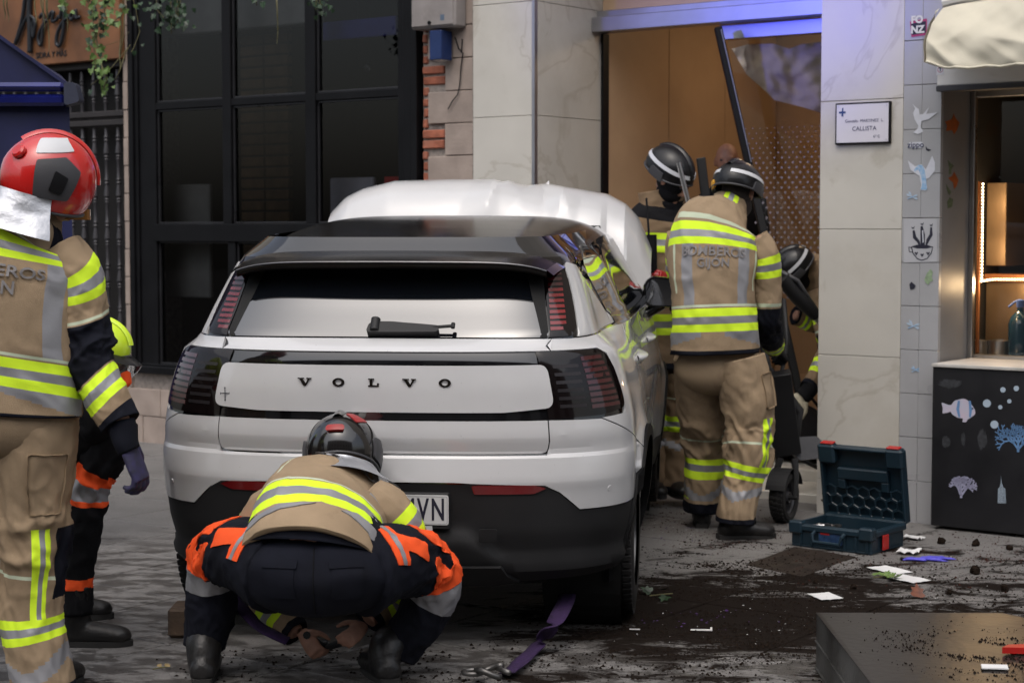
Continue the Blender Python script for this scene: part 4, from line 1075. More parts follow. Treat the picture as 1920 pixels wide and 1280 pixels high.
def bp(name, outline, m, off=.006, th=.012, step=.028, mirror=False, lab=None, holes=(), smooth=40, parent=None, mp=body, r=0, lines=()):
    g = G(CARF)
    o = rpoly(outline, r) if r else outline
    ar = sum(o[i][0] * o[(i + 1) % len(o)][1] - o[(i + 1) % len(o)][0] * o[i][1] for i in range(len(o)))
    patch(g, o, mp, off, th, step, holes=holes, lines=lines); return part(name, g, m, parent or car, smooth=smooth, label=lab)
def mir(o): return [(-a, b) for a, b in o][::-1]
GAP = .0035
xt = .615                                 # half width of the tailgate at the lamps
# tailgate: lower skin
tg = bp('tailgate', [(-xt, .862), (-xt, .78), (-xt + .015, .738), (xt - .015, .738), (xt, .78), (xt, .862)], P_white, r=[0, .05, .05, .05, .05, 0], lines=(.796, .804), smooth=12)
tl = bp('tailgate_ledge', [(-qx(.615, 1.108), 1.108), (qx(.615, 1.108), 1.108), (qx(.615, 1.15), 1.150), (-qx(.615, 1.15), 1.150)], P_white, step=.014)
bp('light_band', [(-xt + .001, 1.068), (xt - .001, 1.068), (xt - .001, 1.104), (-xt + .001, 1.104)], P_gloss, .004)
bp('light_band', [(-xt + .001, .866), (xt - .001, .866), (xt - .001, .892), (-xt + .001, .892)], P_gloss, .004)
pn_ = bp('tailgate_panel', [(-.645, .905), (-.46, .893), (.46, .893), (.645, .908), (.645, 1.062), (-.645, 1.062)], P_white, .011, .014, r=[.035, .02, .02, .035, .03, .03])
# bumper skin, wrapping round to the wheel arches
def arc(yw, r, a0, a1, n, z0=RW):
    return [(qy(yw + r * cos(a), 0.6), z0 + r * sin(a)) for a in [lerp(a0, a1, i / n) for i in range(n + 1)]]
qa = qy(YW1 - .40, .5)
zlo = .532
def arch_pts(rr, zmin, zmax, n=10, side=-1):
    out = []
    for i in range(n + 1):
        z = lerp(zmin, zmax, i / n); dy = sqrt(max(0, rr * rr - (z - RW) ** 2)); out.append((qy(YW1 + side * dy, z), z))
    return out
RA = .42
right = arch_pts(RA, zlo, .70, 8)
bo = [(-.60, .628), (-.27, .640), (.27, .640), (.60, .628), (.655, .60), (.735, zlo)] + right + [(qx(.80, .86), .858), (xt + .005, .862), (xt + .005, .785), (xt - .01, .7345 - .003), (-xt + .01, .7315), (-xt - .005, .785), (-xt - .005, .862), (-qx(.80, .86), .858)] + mir(right) + [(-.735, zlo), (-.655, .60)]
bp('bumper_skin', bo, P_white, step=.024, lines=(.595, .634, .642, .724), smooth=12)
# lower black bumper
g = G(CARF)
lowo = [(-.78, .285), (-.40, .270), (.40, .270), (.78, .285)] + arch_pts(RA, .30, zlo - .006, 6) + [(.738, zlo - .006), (.65, .597), (.60, .622), (.27, .634), (-.27, .634), (-.60, .622), (-.65, .597), (-.738, zlo - .006)] + mir(arch_pts(RA, .30, zlo - .006, 6))
patch(g, lowo, body, lambda a, z: .002 + .030 * (1 - ss(.42, .475, z + .10 * ss(.30, .50, abs(a)))) , .02, .022); bump = part('lower_bumper', g, P_plas, car, smooth=35)
bp('diffuser_lip', [(-.52, .285), (-.40, .262), (.40, .262), (.52, .285), (.45, .335), (-.45, .335)], P_plas, .045, .03)
bp('tow_cover', [(.365, .43), (.43, .43), (.43, .475), (.365, .475)], P_plas, .036, .004, r=.01)
for s in (1, -1):
    o = [(.345, .597), (.56, .597), (.605, .617), (.56, .630), (.335, .630)]
    bp('rear_reflector', o if s > 0 else mir(o), P_red2, .007, .006, r=.006)
    g = G(CARF); c = body(s * .86, .60); e = 1e-3; n = (body(s * .86 + e, .6) - c).cross(body(s * .86, .6 + e) - c).normalized()
    F = frameof(c + n * .0075, n.orthogonal(), n.cross(n.orthogonal())); lathe(g, [(.001, .001), (.010, .001), (.011, -.003), (.013, -.003), (.0135, -.006)], 20, M=F); part('parking_sensor', g, P_white, car, smooth=35)
# tail lamps
lampo = [(xt + .004, .866), (.84, .872), (.985, .892), (.968, 1.02), (.945, 1.085), (.905, 1.104), (xt + .004, 1.104)]
lens_cut = [(xt + .004, .866)]
for s in (1, -1):
    o = lampo if s > 0 else mir(lampo)
    lamp = bp('tail_light', o, P_smoke, .009, .014, step=.02, r=[0, .02, .03, .04, .03, .02, 0] if s > 0 else [0, .02, .03, .04, .03, .02, 0][::-1])
    for k in range(9):
        z0 = .898 + k * .0215
        w_ = .942 - .005 * k
        seg = [(.795, z0), (w_, z0 + .004), (w_ - .002, z0 + .0165), (.795, z0 + .0145)]
        bp('light_segment', seg if s > 0 else mir(seg), P_red, .0102, .001, parent=lamp, step=.05)
    for k in range(6):
        z0 = .905 + k * .0285
        seg = [(.668, z0), (.775, z0 + .001), (.775, z0 + .013), (.668, z0 + .012)]
        bp('light_bar', seg if s > 0 else mir(seg), P_bar, .0102, .001, parent=lamp, step=.05, r=.004)
# letters, spanish cross emblem, plate
def on_body(x0, z0, off):
    def f(x, y):
        c = body(x0 + x, z0 + y); return c + V((0, -off, 0)), V((0, -1, 0))
    return f
GL = {'V': [(-.026, .014), (-.002, .014), (-.002, .0095), (-.0075, .0095), (.0035, -.006), (.0115, .0095), (.006, .0095), (.006, .014), (.025, .014), (.025, .0095), (.019, .0095), (.005, -.0155), (-.004, -.0155), (-.0195, .0095), (-.026, .0095)],
      'L': [(-.021, .014), (.001, .014), (.001, .0095), (-.005, .0095), (-.005, -.0105), (.012, -.0105), (.012, -.003), (.0185, -.003), (.0185, -.0155), (-.021, -.0155), (-.021, -.0105), (-.0155, -.0105), (-.0155, .0095), (-.021, .0095)]}
for ch, x in zip('VOLVO', (-.277, -.150, -.018, .113, .243)):
    g = G(); F = CARF @ Matrix.Translation((x, body(x, 1.003).y - .0165, 1.003)) @ Matrix.Rotation(pi / 2, 4, 'X')
    if ch == 'O':
        vs = []; n = 28
        for i in range(n):
            a = 2 * pi * i / n
            for r1, r2, z in ((.0225, .0155, 0), (.0115, .0095, 0), (.0225, .0155, -.004), (.0115, .0095, -.004)): vs.append(F @ V((r1 * cos(a), r2 * sin(a) - .0007, z)))
        fs = []
        for i in range(n):
            a, b = 4 * i, 4 * ((i + 1) % n); fs += [(a, b, b + 1, a + 1), (a, a + 2, b + 2, b), (a + 1, b + 1, b + 3, a + 3)]
        g.add(vs, fs)
    else: slab(g, GL[ch], F, .004)
    part('letter', g, P_chr, car)
g = G(CARF)
for a, b, c_, d in ((-.592, .925, -.589, .972), (-.607, .949, -.574, .9525), (-.5935, .970, -.5875, .974), (-.5935, .9235, -.5875, .927), (-.6085, .9465, -.606, .955), (-.5755, .9465, -.573, .955)):
    y = body(-.59, .95).y - .0115; cbox(g, (a, y - .0005, b), (c_, y, d), 0)
part('cross_emblem', g, M_ink, car)
g = G(CARF); cbox(g, (-.262, -.012, .470), (.262, .02, .604), .004); part('plate_holder', g, P_plas, car)
plate = None
M_plate = mat('plate_white', (.55, .55, .55), .35, var=.04, bump=0)
g = G(CARF); slab(g, rpoly([(-.26, -.055), (.26, -.055), (.26, .055), (-.26, .055)], .01), CARF @ Matrix.Translation((0, -.0125, .542)) @ Matrix.Rotation(pi / 2, 4, 'X'), -.003); g.F = None; plate = part('number_plate', g, M_plate, car)
FP = CARF @ Matrix.Translation((0, -.0158, .542)) @ Matrix.Rotation(pi / 2, 4, 'X')
g = G(); lettering(g, 'MVN', .112, planar(FP, .166, -.002), .001, spacing=1.25, sx=.60, bold=.0022); part('plate_lettering', g, M_ink, plate)
g = G(); o = rpoly([(-.255, -.05), (.255, -.05), (.255, .05), (-.255, .05)], .008); tube(g, [FP @ V((x, y, 0)) for x, y in o + o[:1]], .0012, 5); part('plate_border', g, mat('plate_grey', (.35, .35, .36), .4), plate)
g = G(); tube(g, [FP @ V((.145, -.002, -.001)), FP @ V((.145, -.002, .004))], .007, 12); part('plate_rivet', g, M_plate, plate)
g = G(CARF); cbox(g, (-.08, -.013, .463), (.20, -.009, .484), .004); part('dealer_tag', g, M_plate, car)

# rear quarter, doors and wings (panels of the side)
def ztop(y): return 1.125 + .012 * ss(.3, 2.6, y)
def side_line(y, z): return (qy(y, z), z)
def arcq(yw, a0, a1, n, rr=RA): 
    return [(qy(yw + rr * cos(a), RW + rr * sin(a)), RW + rr * sin(a)) for a in [lerp(a0, a1, i / n) for i in range(n + 1)]]
zq = .86
a_top = math.asin((.704 - RW) / RA)
# ledge over the lamp and quarter panel in one
quarter = [(qx(.615, 1.15) + .004, 1.150), (qx(.615, 1.108) + .004, 1.108), (.91, 1.108), (.95, 1.09), (.973, 1.02), (.99, .892), (.975, .868), (qx(.80, .86) + .004, .8615)]
quarter += [(q + 0, z) for q, z in arch_pts(RA, .70, .704, 1)][1:] + arcq(YW1, pi - a_top, math.asin((.42 - RW) / RA), 14)[1:]
quarter += [side_line(1.22, .42), side_line(1.24, .7), side_line(1.10, .95), side_line(1.08, 1.14), side_line(.9, 1.145), side_line(.42, 1.15)]
for s in (1, -1):
    bp('rear_wing', quarter if s > 0 else mir(quarter), P_white, .006, .012, step=.03)
    d1 = [side_line(1.225, .42), side_line(2.07, .42), side_line(2.07, 1.14), side_line(1.085, 1.14), side_line(1.105, .95), side_line(1.245, .7)]
    bp('rear_door', d1 if s > 0 else mir(d1), P_white, .006, .012, step=.04)
    d2 = [side_line(2.075, .42), side_line(2.98, .42), side_line(2.98, 1.12), side_line(2.075, 1.14)]
    bp('front_door', d2 if s > 0 else mir(d2), P_white, .006, .012, step=.04)
    am = math.asin((.42 - RW) / RA)
    d3 = [side_line(2.985, .42)] + arcq(YW2, pi - am, am, 16) + [side_line(3.9, .5), side_line(3.9, .9), side_line(3.5, 1.06), side_line(2.985, 1.12)]
    bp('front_wing', d3 if s > 0 else mir(d3), P_white, .006, .012, step=.04)
    # black arch cladding and sill
    for yw in (YW1, YW2):
        n = 22; a0, a1 = radians(200), radians(-20)
        inn = [(qy(yw + .375 * cos(a), RW + .375 * sin(a)), RW + .375 * sin(a)) for a in [lerp(a0, a1, i / n) for i in range(n + 1)]]
        out = [(qy(yw + (RA - .003) * cos(a), RW + (RA - .003) * sin(a)), RW + (RA - .003) * sin(a)) for a in [lerp(a0, a1, i / n) for i in range(n + 1)]]
        o = inn + out[::-1]; bp('arch_cladding', o if s < 0 else mir([(-a, b) for a, b in o])[::-1] if False else [(s * a, b) for a, b in (o[::-1] if s > 0 else o)], P_plas, .016, .03, step=.03)
    sill = [side_line(1.19, .27), side_line(3.02, .27), side_line(3.02, .415), side_line(1.19, .415)]
    bp('sill', sill if s > 0 else mir(sill), P_plas, .012, .02, step=.05)
    for yh in (1.32, 2.28):
        g = G(CARF); zz = .99; b0 = body(s * qy(yh, zz), zz)
        fn = lambda u, v: b0 + V((s * (.012 + .035 * (sin(pi * u) ** .6)) * (1 - abs(2 * v - 1) ** 3) , (u - .5) * .2, (v - .5) * .034 + .012 * (u - .5)))
        grid(g, fn, 12, 6); part('door_handle', g, P_white, car, smooth=True)
    # door mirror
    mz = 1.165; g = G(CARF); my = 2.80; mx = s * .965
    mo = rpoly([(-.11, -.06), (.08, -.065), (.12, .0), (.07, .08), (-.08, .092), (-.115, .055)], .035)
    if s < 0: mo = [(-x, y) for x, y in mo][::-1]
    rings = [(0, 1.), (.02, 1.04), (.06, 1.02), (.10, .88), (.13, .6), (.145, .2)]
    n = len(mo); vs = [V((mx + x * k, my + d, mz + y * k)) for d, k in rings for x, y in mo]
    fs = [(i * n + j, i * n + (j + 1) % n, (i + 1) * n + (j + 1) % n, (i + 1) * n + j) for i in range(len(rings) - 1) for j in range(n)] + [tuple(range(n))[::-1], tuple(range(len(vs) - n, len(vs)))]
    g.add(vs, fs); tube(g, [(mx - s * .02, my + .05, mz - .05), (mx - s * .10, my + .05, mz - .10), (mx - s * .17, my + .04, mz - .13)], [.03, .028, .035], 10); mir_o = part('wing_mirror', g, P_gloss, car, smooth=40)
    g = G(CARF); slab(g, [(x * .9, y * .88) for x, y in mo], CARF @ Matrix.Translation((mx, my - .0005, mz)) @ Matrix.Rotation(pi / 2, 4, 'X'), -.003) ; g.F = None
    part('mirror_glass', g, mat('mirror', (.55, .57, .6), .02, metal=1, var=0, bump=0, rvar=0), mir_o)

# greenhouse
def hroof(y): return interp([(.22, 1.438), (.45, 1.478), (.62, 1.505), (1.0, 1.545), (1.4, 1.570), (1.9, 1.583), (2.3, 1.573), (2.7, 1.53), (3.0, 1.44), (3.3, 1.30)], y)
def hroof_s(y): return (hroof(y - .15) + 2 * hroof(y) + hroof(y + .15)) / 4 if y > .38 else hroof(y)
def wroof(y): return interp([(.22, .585), (.4, .61), (.8, .655), (1.2, .685), (2.2, .695), (2.8, .67), (3.3, .66)], y)
def roof(s, t):
    y = lerp(.22, 3.2, t) + .05 * abs(2 * s - 1) ** 3 * (1 - t) ** 6; a = 2 * s - 1; w = wroof(y)
    dr = lerp(.035, .085, ss(.22, 1.0, y))
    return V((w * (abs(a) ** .92) * (1 if a > 0 else -1), y, hroof_s(y) - .008 * a * a - dr * abs(a) ** 6))
g = G(CARF); grid(g, roof, 60, 80)
def roof_low(s, t):
    p = roof(s, t * .12); return p - V((0, 0, .030 + .03 * t)) + V((0, .006, 0))
grid(g, roof_low, 60, 8, flip=True)
grid(g, lambda s, t: roof(s, 0).lerp(roof_low(s, 0), t) + V((0, -.008 * sin(pi * t), 0)), 60, 4)
rf = part('roof', g, P_roof, car, smooth=50)
g = G(CARF)    # side of the roof down to the windows
for s in (0, 1):
    grid(g, lambda a, t: roof(s, t).lerp(V((roof(s, t).x * 1.045, roof(s, t).y, min(1.42, roof(s, t).z - .02))), a), 4, 60)
part('roof_rail', g, P_gloss, car, smooth=50)
g = G(CARF); tube(g, [roof(i / 40, .115) + V((0, 0, .001)) for i in range(41)], .0022, 5); part('spoiler_seam', g, M_ink, rf)
g = G(CARF); tube(g, [roof(i / 40, .0) + V((0, -.006, -.004)) for i in range(41)], .003, 6); part('spoiler_edge', g, mat('edge_grey', (.12, .12, .13), .2, metal=.5), rf)
# rear window with its frame, high lamps beside it, white pillars
X_ = lambda x, z: (qx(x, z), z)
gl = [X_(-.602, 1.157), X_(.602, 1.157), X_(.588, 1.25), X_(.572, 1.35), X_(.553, 1.44), X_(-.553, 1.44), X_(-.572, 1.35), X_(-.588, 1.25)]
bp('rear_window', gl, P_glass, .005, .01, step=.02, r=.015)
for s in (1, -1):
    o = [X_(.575, 1.1575), X_(.6015, 1.1575), X_(.588, 1.25), X_(.572, 1.35), X_(.553, 1.4395), X_(.47, 1.4395), X_(.505, 1.385), X_(.533, 1.30)]
    bp('window_frit', o if s > 0 else mir(o), P_dk, .0058, .001, step=.02)
    o = [X_(.606, 1.157), X_(.685, 1.160), X_(.70, 1.185), X_(.672, 1.30), X_(.637, 1.40), X_(.62, 1.44), X_(.556, 1.44), X_(.576, 1.35), X_(.592, 1.25)]
    lamp = bp('pillar_light', o if s > 0 else mir(o), P_smoke, .007, .012, step=.015, r=.003)
    for k in range(11):
        z0 = 1.178 + k * .0195; xa = qx(lerp(.608, .578, k / 11), z0); xb = qx(lerp(.668, .628, k / 11) - (.012 if k < 1 else 0), z0)
        sg_ = [(xa + .006, z0), (xb, z0 + .001), (xb, z0 + .012), (xa + .006, z0 + .012)]
        bp('light_segment', sg_ if s > 0 else mir(sg_), P_red2 if k < 8 else P_red, .0082, .001, parent=lamp, step=.05)
    o = [X_(.708, 1.156), (side_line(.62, 1.155)[0], 1.155), side_line(1.00, 1.155), side_line(.74, 1.30), side_line(.60, 1.405), X_(.642, 1.42), X_(.641, 1.40), X_(.677, 1.30), X_(.704, 1.188)]
    bp('rear_pillar', o if s > 0 else mir(o), P_white, .0065, .012, step=.025)
    o = [side_line(.98, 1.185), side_line(1.35, 1.165), side_line(2.9, 1.165), side_line(2.55, 1.32), side_line(2.15, 1.44), side_line(1.0, 1.47), side_line(.72, 1.38)]
    w_ = bp('side_window', o if s > 0 else mir(o), P_glass, .004, .008, step=.022, smooth=70)
    o2 = [side_line(.97, 1.152), side_line(2.95, 1.152), side_line(2.95, 1.163), side_line(1.3, 1.163), side_line(.975, 1.18)]
    bp('window_trim', o2 if s > 0 else mir(o2), P_gloss, .009, .01, step=.05)
# wiper on the glass
def gz(x, z, off=.0): 
    c = body(qx(x, z), z); n = V((0, -.72, .69)); return c + n * off
g = G(CARF)
o = rpoly([X_(-.06, 1.158), X_(.195, 1.160), X_(.205, 1.168), X_(.202, 1.182), X_(.06, 1.192), X_(-.03, 1.196), X_(-.058, 1.188)], .008)
patch(g, o, body, .034, .03, .02); wp_ = part('rear_wiper', g, P_plas, car, smooth=40)
g = G(CARF); tube(g, [gz(.185, 1.176, .03), gz(.262, 1.178, .036)], .006, 8); tube(g, [gz(.258, 1.171, .036), gz(.258, 1.186, .036)], .008, 8); part('wiper_joint', g, P_plas, wp_, smooth=40)
g = G(CARF); tube(g, [gz(-.035, 1.163, .03), gz(-.035, 1.203, .03)], .018, 12); part('wiper_pivot', g, P_plas, wp_, smooth=40)
g = G(CARF)
def badge(x, y):
    p = CARF @ body(qy(.60 + 0.1 + x, 1.418 + y), 1.418 + y); return p + (CARF.to_3x3() @ V((.012, -.004, 0))), (CARF.to_3x3() @ V((1, -.2, .1))).normalized()
g = G(); lettering(g, 'EX30', .024, badge, .002, bold=.0008); part('badge', g, P_chr, car)

# wheels
def wheel(sx, yw):
    F = CARF @ Matrix.Translation((sx * .790, yw, RW)) @ Matrix.Rotation(pi / 2, 4, 'Y')
    W = .118
    prof = [(.235, -W), (.28, -W * 1.02), (.315, -W * .98), (.338, -W * .86), (.346, -W * .62)]
    for c_ in (-.45, -.15, .15, .45):
        prof += [(.349, W * (c_ - .09)), (.340, W * (c_ - .07)), (.340, W * (c_ + .07)), (.349, W * (c_ + .09))]
    prof += [(.346, W * .62), (.338, W * .86), (.315, W * .98), (.28, W * 1.02), (.235, W)]
    g = G(F); lathe(g, prof, 72); 
    # shoulder blocks
    for k in range(72):
        a = 2 * pi * k / 72
        for s in (-1, 1):
            M = Matrix.Rotation(a, 4, 'Z') @ Matrix.Translation((.343, 0, s * W * .80)); cbox(g, (-.008, -.011, -.018), (.0065, .011, .018), .002, M=M)
    wh = part('wheel', g, P_rub, car, smooth=35, label=None)
    g = G(F); s = 1 if sx > 0 else -1
    lathe(g, [(.236, s * W * .8), (.228, s * W * .9), (.215, s * W * .5), (.21, 0)], 48); lathe(g, [(.06, s * W * .65), (.001, s * W * .7)], 20)
    for k in range(5):
        for d in (-.13, .13):
            a = 2 * pi * k / 5 + d; b = 2 * pi * k / 5 + d * .6
            p0 = V((.05 * cos(a), .05 * sin(a), s * W * .62)); p1 = V((.222 * cos(b), .222 * sin(b), s * W * .72)); tube(g, [p0, p1], [.016, .012], 8)
    part('rim', g, P_rim, wh, smooth=35)
    g = G(F); lathe(g, [(.001, 0), (.16, 0), (.16, .02), (.001, .02)], 32); part('brake_disc', g, M_steel, wh)
for sx in (1, -1):
    for yw in (YW1, YW2): wheel(sx, yw)

# bonnet thrown up and folded, seen over the roof
def tent(x, c, w): return max(0., 1 - abs(x - c) / w)
def bonnet(s, t):
    a = 2 * s - 1; ax = abs(a)
    crest = interp([(-1, 1.50), (-.965, 1.60), (-.90, 1.665), (-.80, 1.71), (-.62, 1.75), (-.3, 1.757), (.0, 1.757), (.06, 1.742), (.2, 1.738), (.3, 1.74), (.45, 1.715), (.72, 1.675), (.84, 1.62), (.92, 1.54), (1, 1.38)], a)
    x = (.875 + .07 * max(0, -a)) * a * (1 - .02 * t); base = 1.02 - .18 * ss(.6, 1., a)
    if t < .62:
        q = t / .62; z = lerp(base, crest, sin(q * pi / 2) ** .85); y = 3.10 + .06 * q + .36 * q ** 2.2 + .05 * ax ** 3
    else:
        q = (t - .62) / .38; z = crest - .30 * q ** 1.3; y = 3.52 + .42 * q + .05 * ax ** 3
    # straight folds in the sheet: a raised panel line and a collapsed triangle under the crest
    f = .022 * tent(a, .86 - .05 * t, .07) - .012 * tent(a, .74 - .03 * t, .04) + .010 * tent(a, -.90 + .1 * t, .05)
    if t > .25:
        k = min(1, (t - .25) / .3)
        f += k * 1.5 * (.050 * tent(a, .08 + .35 * (t - .62), .16) - .055 * tent(a, .28 - .25 * (t - .62), .15) + .045 * tent(a, .47 + .15 * (t - .62), .12))
    z += .012 * tent(a, .10, .05) * tent(t, .62, .15) - .016 * tent(a, .22, .14) * tent(t, .62, .2)
    return V((x, y - f, z))
g = G(CARF)
g2 = G(); grid(g2, bonnet, 110, 70); n0 = len(g2.v); cols_ = 111
g.add(g2.v, g2.f); back = [p + V((0, .012, -.012)) for p in g2.v]; g.add(back, [f[::-1] for f in g2.f])
for row, off in ((0, 0), (70 * cols_, 0)):
    for i in range(110): g.add([g2.v[row + i], g2.v[row + i + 1], back[row + i + 1], back[row + i]], [(0, 1, 2, 3)])
for i in range(70):
    for c_ in (0, 110): g.add([g2.v[i * cols_ + c_], g2.v[(i + 1) * cols_ + c_], back[(i + 1) * cols_ + c_], back[i * cols_ + c_]], [(0, 1, 2, 3)])
bn = part('bonnet', g, P_white, car, smooth=9, label='bonnet crumpled upright')
# torn lip on the crest
g = G(CARF); p = bonnet(.635, .60)
for dx, h in ((0.03, .02),):
    g.add([p + V((dx, 0, -.01)), p + V((dx + .035, 0, -.01)), p + V((dx + .028, .01, h))], [(0, 1, 2)])
part('torn_edge', g, P_white, bn)
g = G(CARF); cbox(g, (-.60, 3.5, .55), (.60, 3.9, .95), .03); part('engine_cover', g, P_dk, car)

# ------------------------------------------------------------------ people
def cloth(name, col, rough=.85, var=.12, scale=7, dirt=0., dcol=(.06, .05, .04), weave=420, sheen=.0, bump=.25):
    return mat(name, col, rough, spec=.22, var=var, scale=scale, bump=bump, bscale=weave, dirt=dirt, dcol=dcol, sheen=sheen, rvar=.04)
C_tan = cloth('tan_turnout_cloth', (.32, .235, .15), dirt=.55, dcol=(.13, .088, .055), scale=5, bump=.4, sheen=0); C_yel = cloth('hi_vis_yellow', (.66, .92, .035), .7, .06, sheen=0)
C_sil = mat('reflective_silver', (.27, .27, .285), .45, metal=.25, var=.12, scale=9, bump=.12, bscale=260); C_nav = cloth('navy_cloth', (.0055, .0065, .0125), var=.25, sheen=0)
C_pip = cloth('pale_piping', (.50, .56, .42), .8, .05); C_org = cloth('hi_vis_orange', (.85, .095, .02), .7, .08, sheen=0)
C_blk = cloth('black_cloth', (.006, .006, .0075), sheen=0); C_skin = mat('skin', (.36, .19, .13), .55, var=.2, scale=20, bump=.1, bscale=120)
C_boot = mat('black_leather', (.012, .011, .011), .42, var=.3, scale=12, bump=.2, bscale=90, dirt=.35, dcol=(.04, .035, .028)); C_sole = mat('boot_sole', (.02, .019, .018), .8)
C_dtan = cloth('tan_turnout_dark', (.24, .165, .10), dirt=.3, dcol=(.10, .07, .05))
H_red = mat('red_helmet_shell', (.52, .012, .010), .25, var=.08, bump=.01, coat=1, dirt=.2, dcol=(.2, .01, .01)); H_blk = mat('black_helmet_shell', (.006, .006, .007), .4, coat=.3, spec=.3, bump=.02, dirt=.1)
H_whi = mat('reflective_white_tape', (.55, .56, .58), .4, var=.05, bump=.02); H_sil = mat('aluminised_cloth', (.50, .51, .54), .45, metal=.8, var=.15, scale=6, bump=.5, bscale=22)
H_amb = mat('amber_visor', (.36, .15, .03), .12, metal=.6, coat=1, bump=0); H_yel = mat('yellow_helmet_shell', (.62, .85, .03), .35, var=.03, bump=.01, coat=.5); H_gry = mat('grey_plastic', (.05, .05, .055), .45, bump=.03)
H_clear = mat('smoky_visor', (.10, .10, .10), .1, trans=.6, bump=0, rvar=0); H_dred = mat('red_dial', (.30, .01, .01), .35, bump=.02)

def remesh(g, vox, it=3):
    me = bpy.data.meshes.new('tmp'); me.from_pydata([tuple((g.F @ p) if g.F else p) for p in g.v], [], g.f); o = bpy.data.objects.new('tmp', me); COL.objects.link(o)
    m = o.modifiers.new('r', 'REMESH'); m.mode = 'VOXEL'; m.voxel_size = vox
    s = o.modifiers.new('s', 'SMOOTH'); s.factor = .5; s.iterations = it
    bpy.context.view_layer.update(); e = o.evaluated_get(bpy.context.evaluated_depsgraph_get()); n = bpy.data.meshes.new_from_object(e)
    r = G(); r.v = [v.co.copy() for v in n.vertices]; r.f = [tuple(p.vertices) for p in n.polygons]; r.m = [0] * len(r.f)
    bpy.data.objects.remove(o); bpy.data.meshes.remove(me); bpy.data.meshes.remove(n); return r

class Loft:
    """a tube of elliptical sections through keys (point, rx, ry); front gives the way a=0 faces"""
    def __init__(s, keys, front=(0, 1, 0), n=14, fronts=None):
        P = [V(k[0]) for k in keys]; R = [(k[1], k[2]) for k in keys]; m = len(P)
        fr = fronts or [V(front)] * m; s.c = []; s.r = []; fv = []
        for i in range(m - 1):
            p0, p1, p2, p3 = P[max(i - 1, 0)], P[i], P[i + 1], P[min(i + 2, m - 1)]
            if i == 0: p0 = 2 * p1 - p2
            if i == m - 2: p3 = 2 * p2 - p1
            for q in range(n):
                t = q / n; s.c.append(.5 * ((2 * p1) + (p2 - p0) * t + (2 * p0 - 5 * p1 + 4 * p2 - p3) * t * t + (3 * p1 - p0 - 3 * p2 + p3) * t ** 3))
                e = t * t * (3 - 2 * t) * .5 + t * .5; s.r.append((lerp(R[i][0], R[i + 1][0], e), lerp(R[i][1], R[i + 1][1], e))); fv.append(V(fr[i]).lerp(V(fr[i + 1]), t))
        s.c.append(P[-1]); s.r.append(R[-1]); fv.append(V(fr[-1]))
        N = len(s.c); s.s = [0]
        for i in range(1, N): s.s.append(s.s[-1] + (s.c[i] - s.c[i - 1]).length)
        s.L = s.s[-1]; s.fr = []
        for i in range(N):
            t = (s.c[min(i + 1, N - 1)] - s.c[max(i - 1, 0)]).normalized(); f = fv[i] - t * fv[i].dot(t)
            f.normalize(); s.fr.append((t, f.cross(t).normalized(), f))
        s.disp = None; s.n_exp = 2.
    def at(s, t, a, off=0.):
        d = t * s.L; lo = 0; hi = len(s.s) - 1
        while hi - lo > 1:
            m = (lo + hi) // 2
            if s.s[m] <= d: lo = m
            else: hi = m
        k = (d - s.s[lo]) / max(1e-9, s.s[hi] - s.s[lo]); c = s.c[lo].lerp(s.c[hi], k); rx = lerp(s.r[lo][0], s.r[hi][0], k); ry = lerp(s.r[lo][1], s.r[hi][1], k)
        sd = s.fr[lo][1].lerp(s.fr[hi][1], k); f = s.fr[lo][2].lerp(s.fr[hi][2], k)
        A = 2 * pi * a; ca, sa = cos(A), sin(A)
        if s.n_exp != 2.:
            e = 2 / s.n_exp; ca, sa = abs(ca) ** e * (1 if ca > 0 else -1), abs(sa) ** e * (1 if sa > 0 else -1)
        o = off + (s.disp(t, a) if s.disp else 0)
        return c + sd * sa * (rx + o) + f * ca * (ry + o)
def folds(seed, amp, L, f=9., joint=None):
    """cloth folds: mostly across the limb, gathered near the joint"""
    def d(t, a):
        A = 2 * pi * a; x, y = cos(A), sin(A); z = t * L
        w = 1 + (2.2 * exp(-((t - joint) / .12) ** 2) if joint is not None else 0)
        n = noise.noise(V((x * 1.1 + seed, y * 1.1, z * f * 1.4 + x * 1.2))) + .55 * (1 - 2 * abs(noise.noise(V((x * 1.6 + 7, y * 1.6 + seed, z * f * 2.6 + y * 2))))) + .3 * noise.noise(V((x * 4, y * 4 + seed, z * f * 3)))
        k = noise.noise(V((x * 1.3 + seed, y * 1.3, z * f * 1.1))); k2 = noise.noise(V((x * 1.7 - seed, y * 1.7 + 3, z * f * 1.7 + x * 2)))
        return amp * (n + .7 * max(0, 1 - abs(k) * 5) + .4 * max(0, 1 - abs(k2) * 5) - .35) * w
    return d
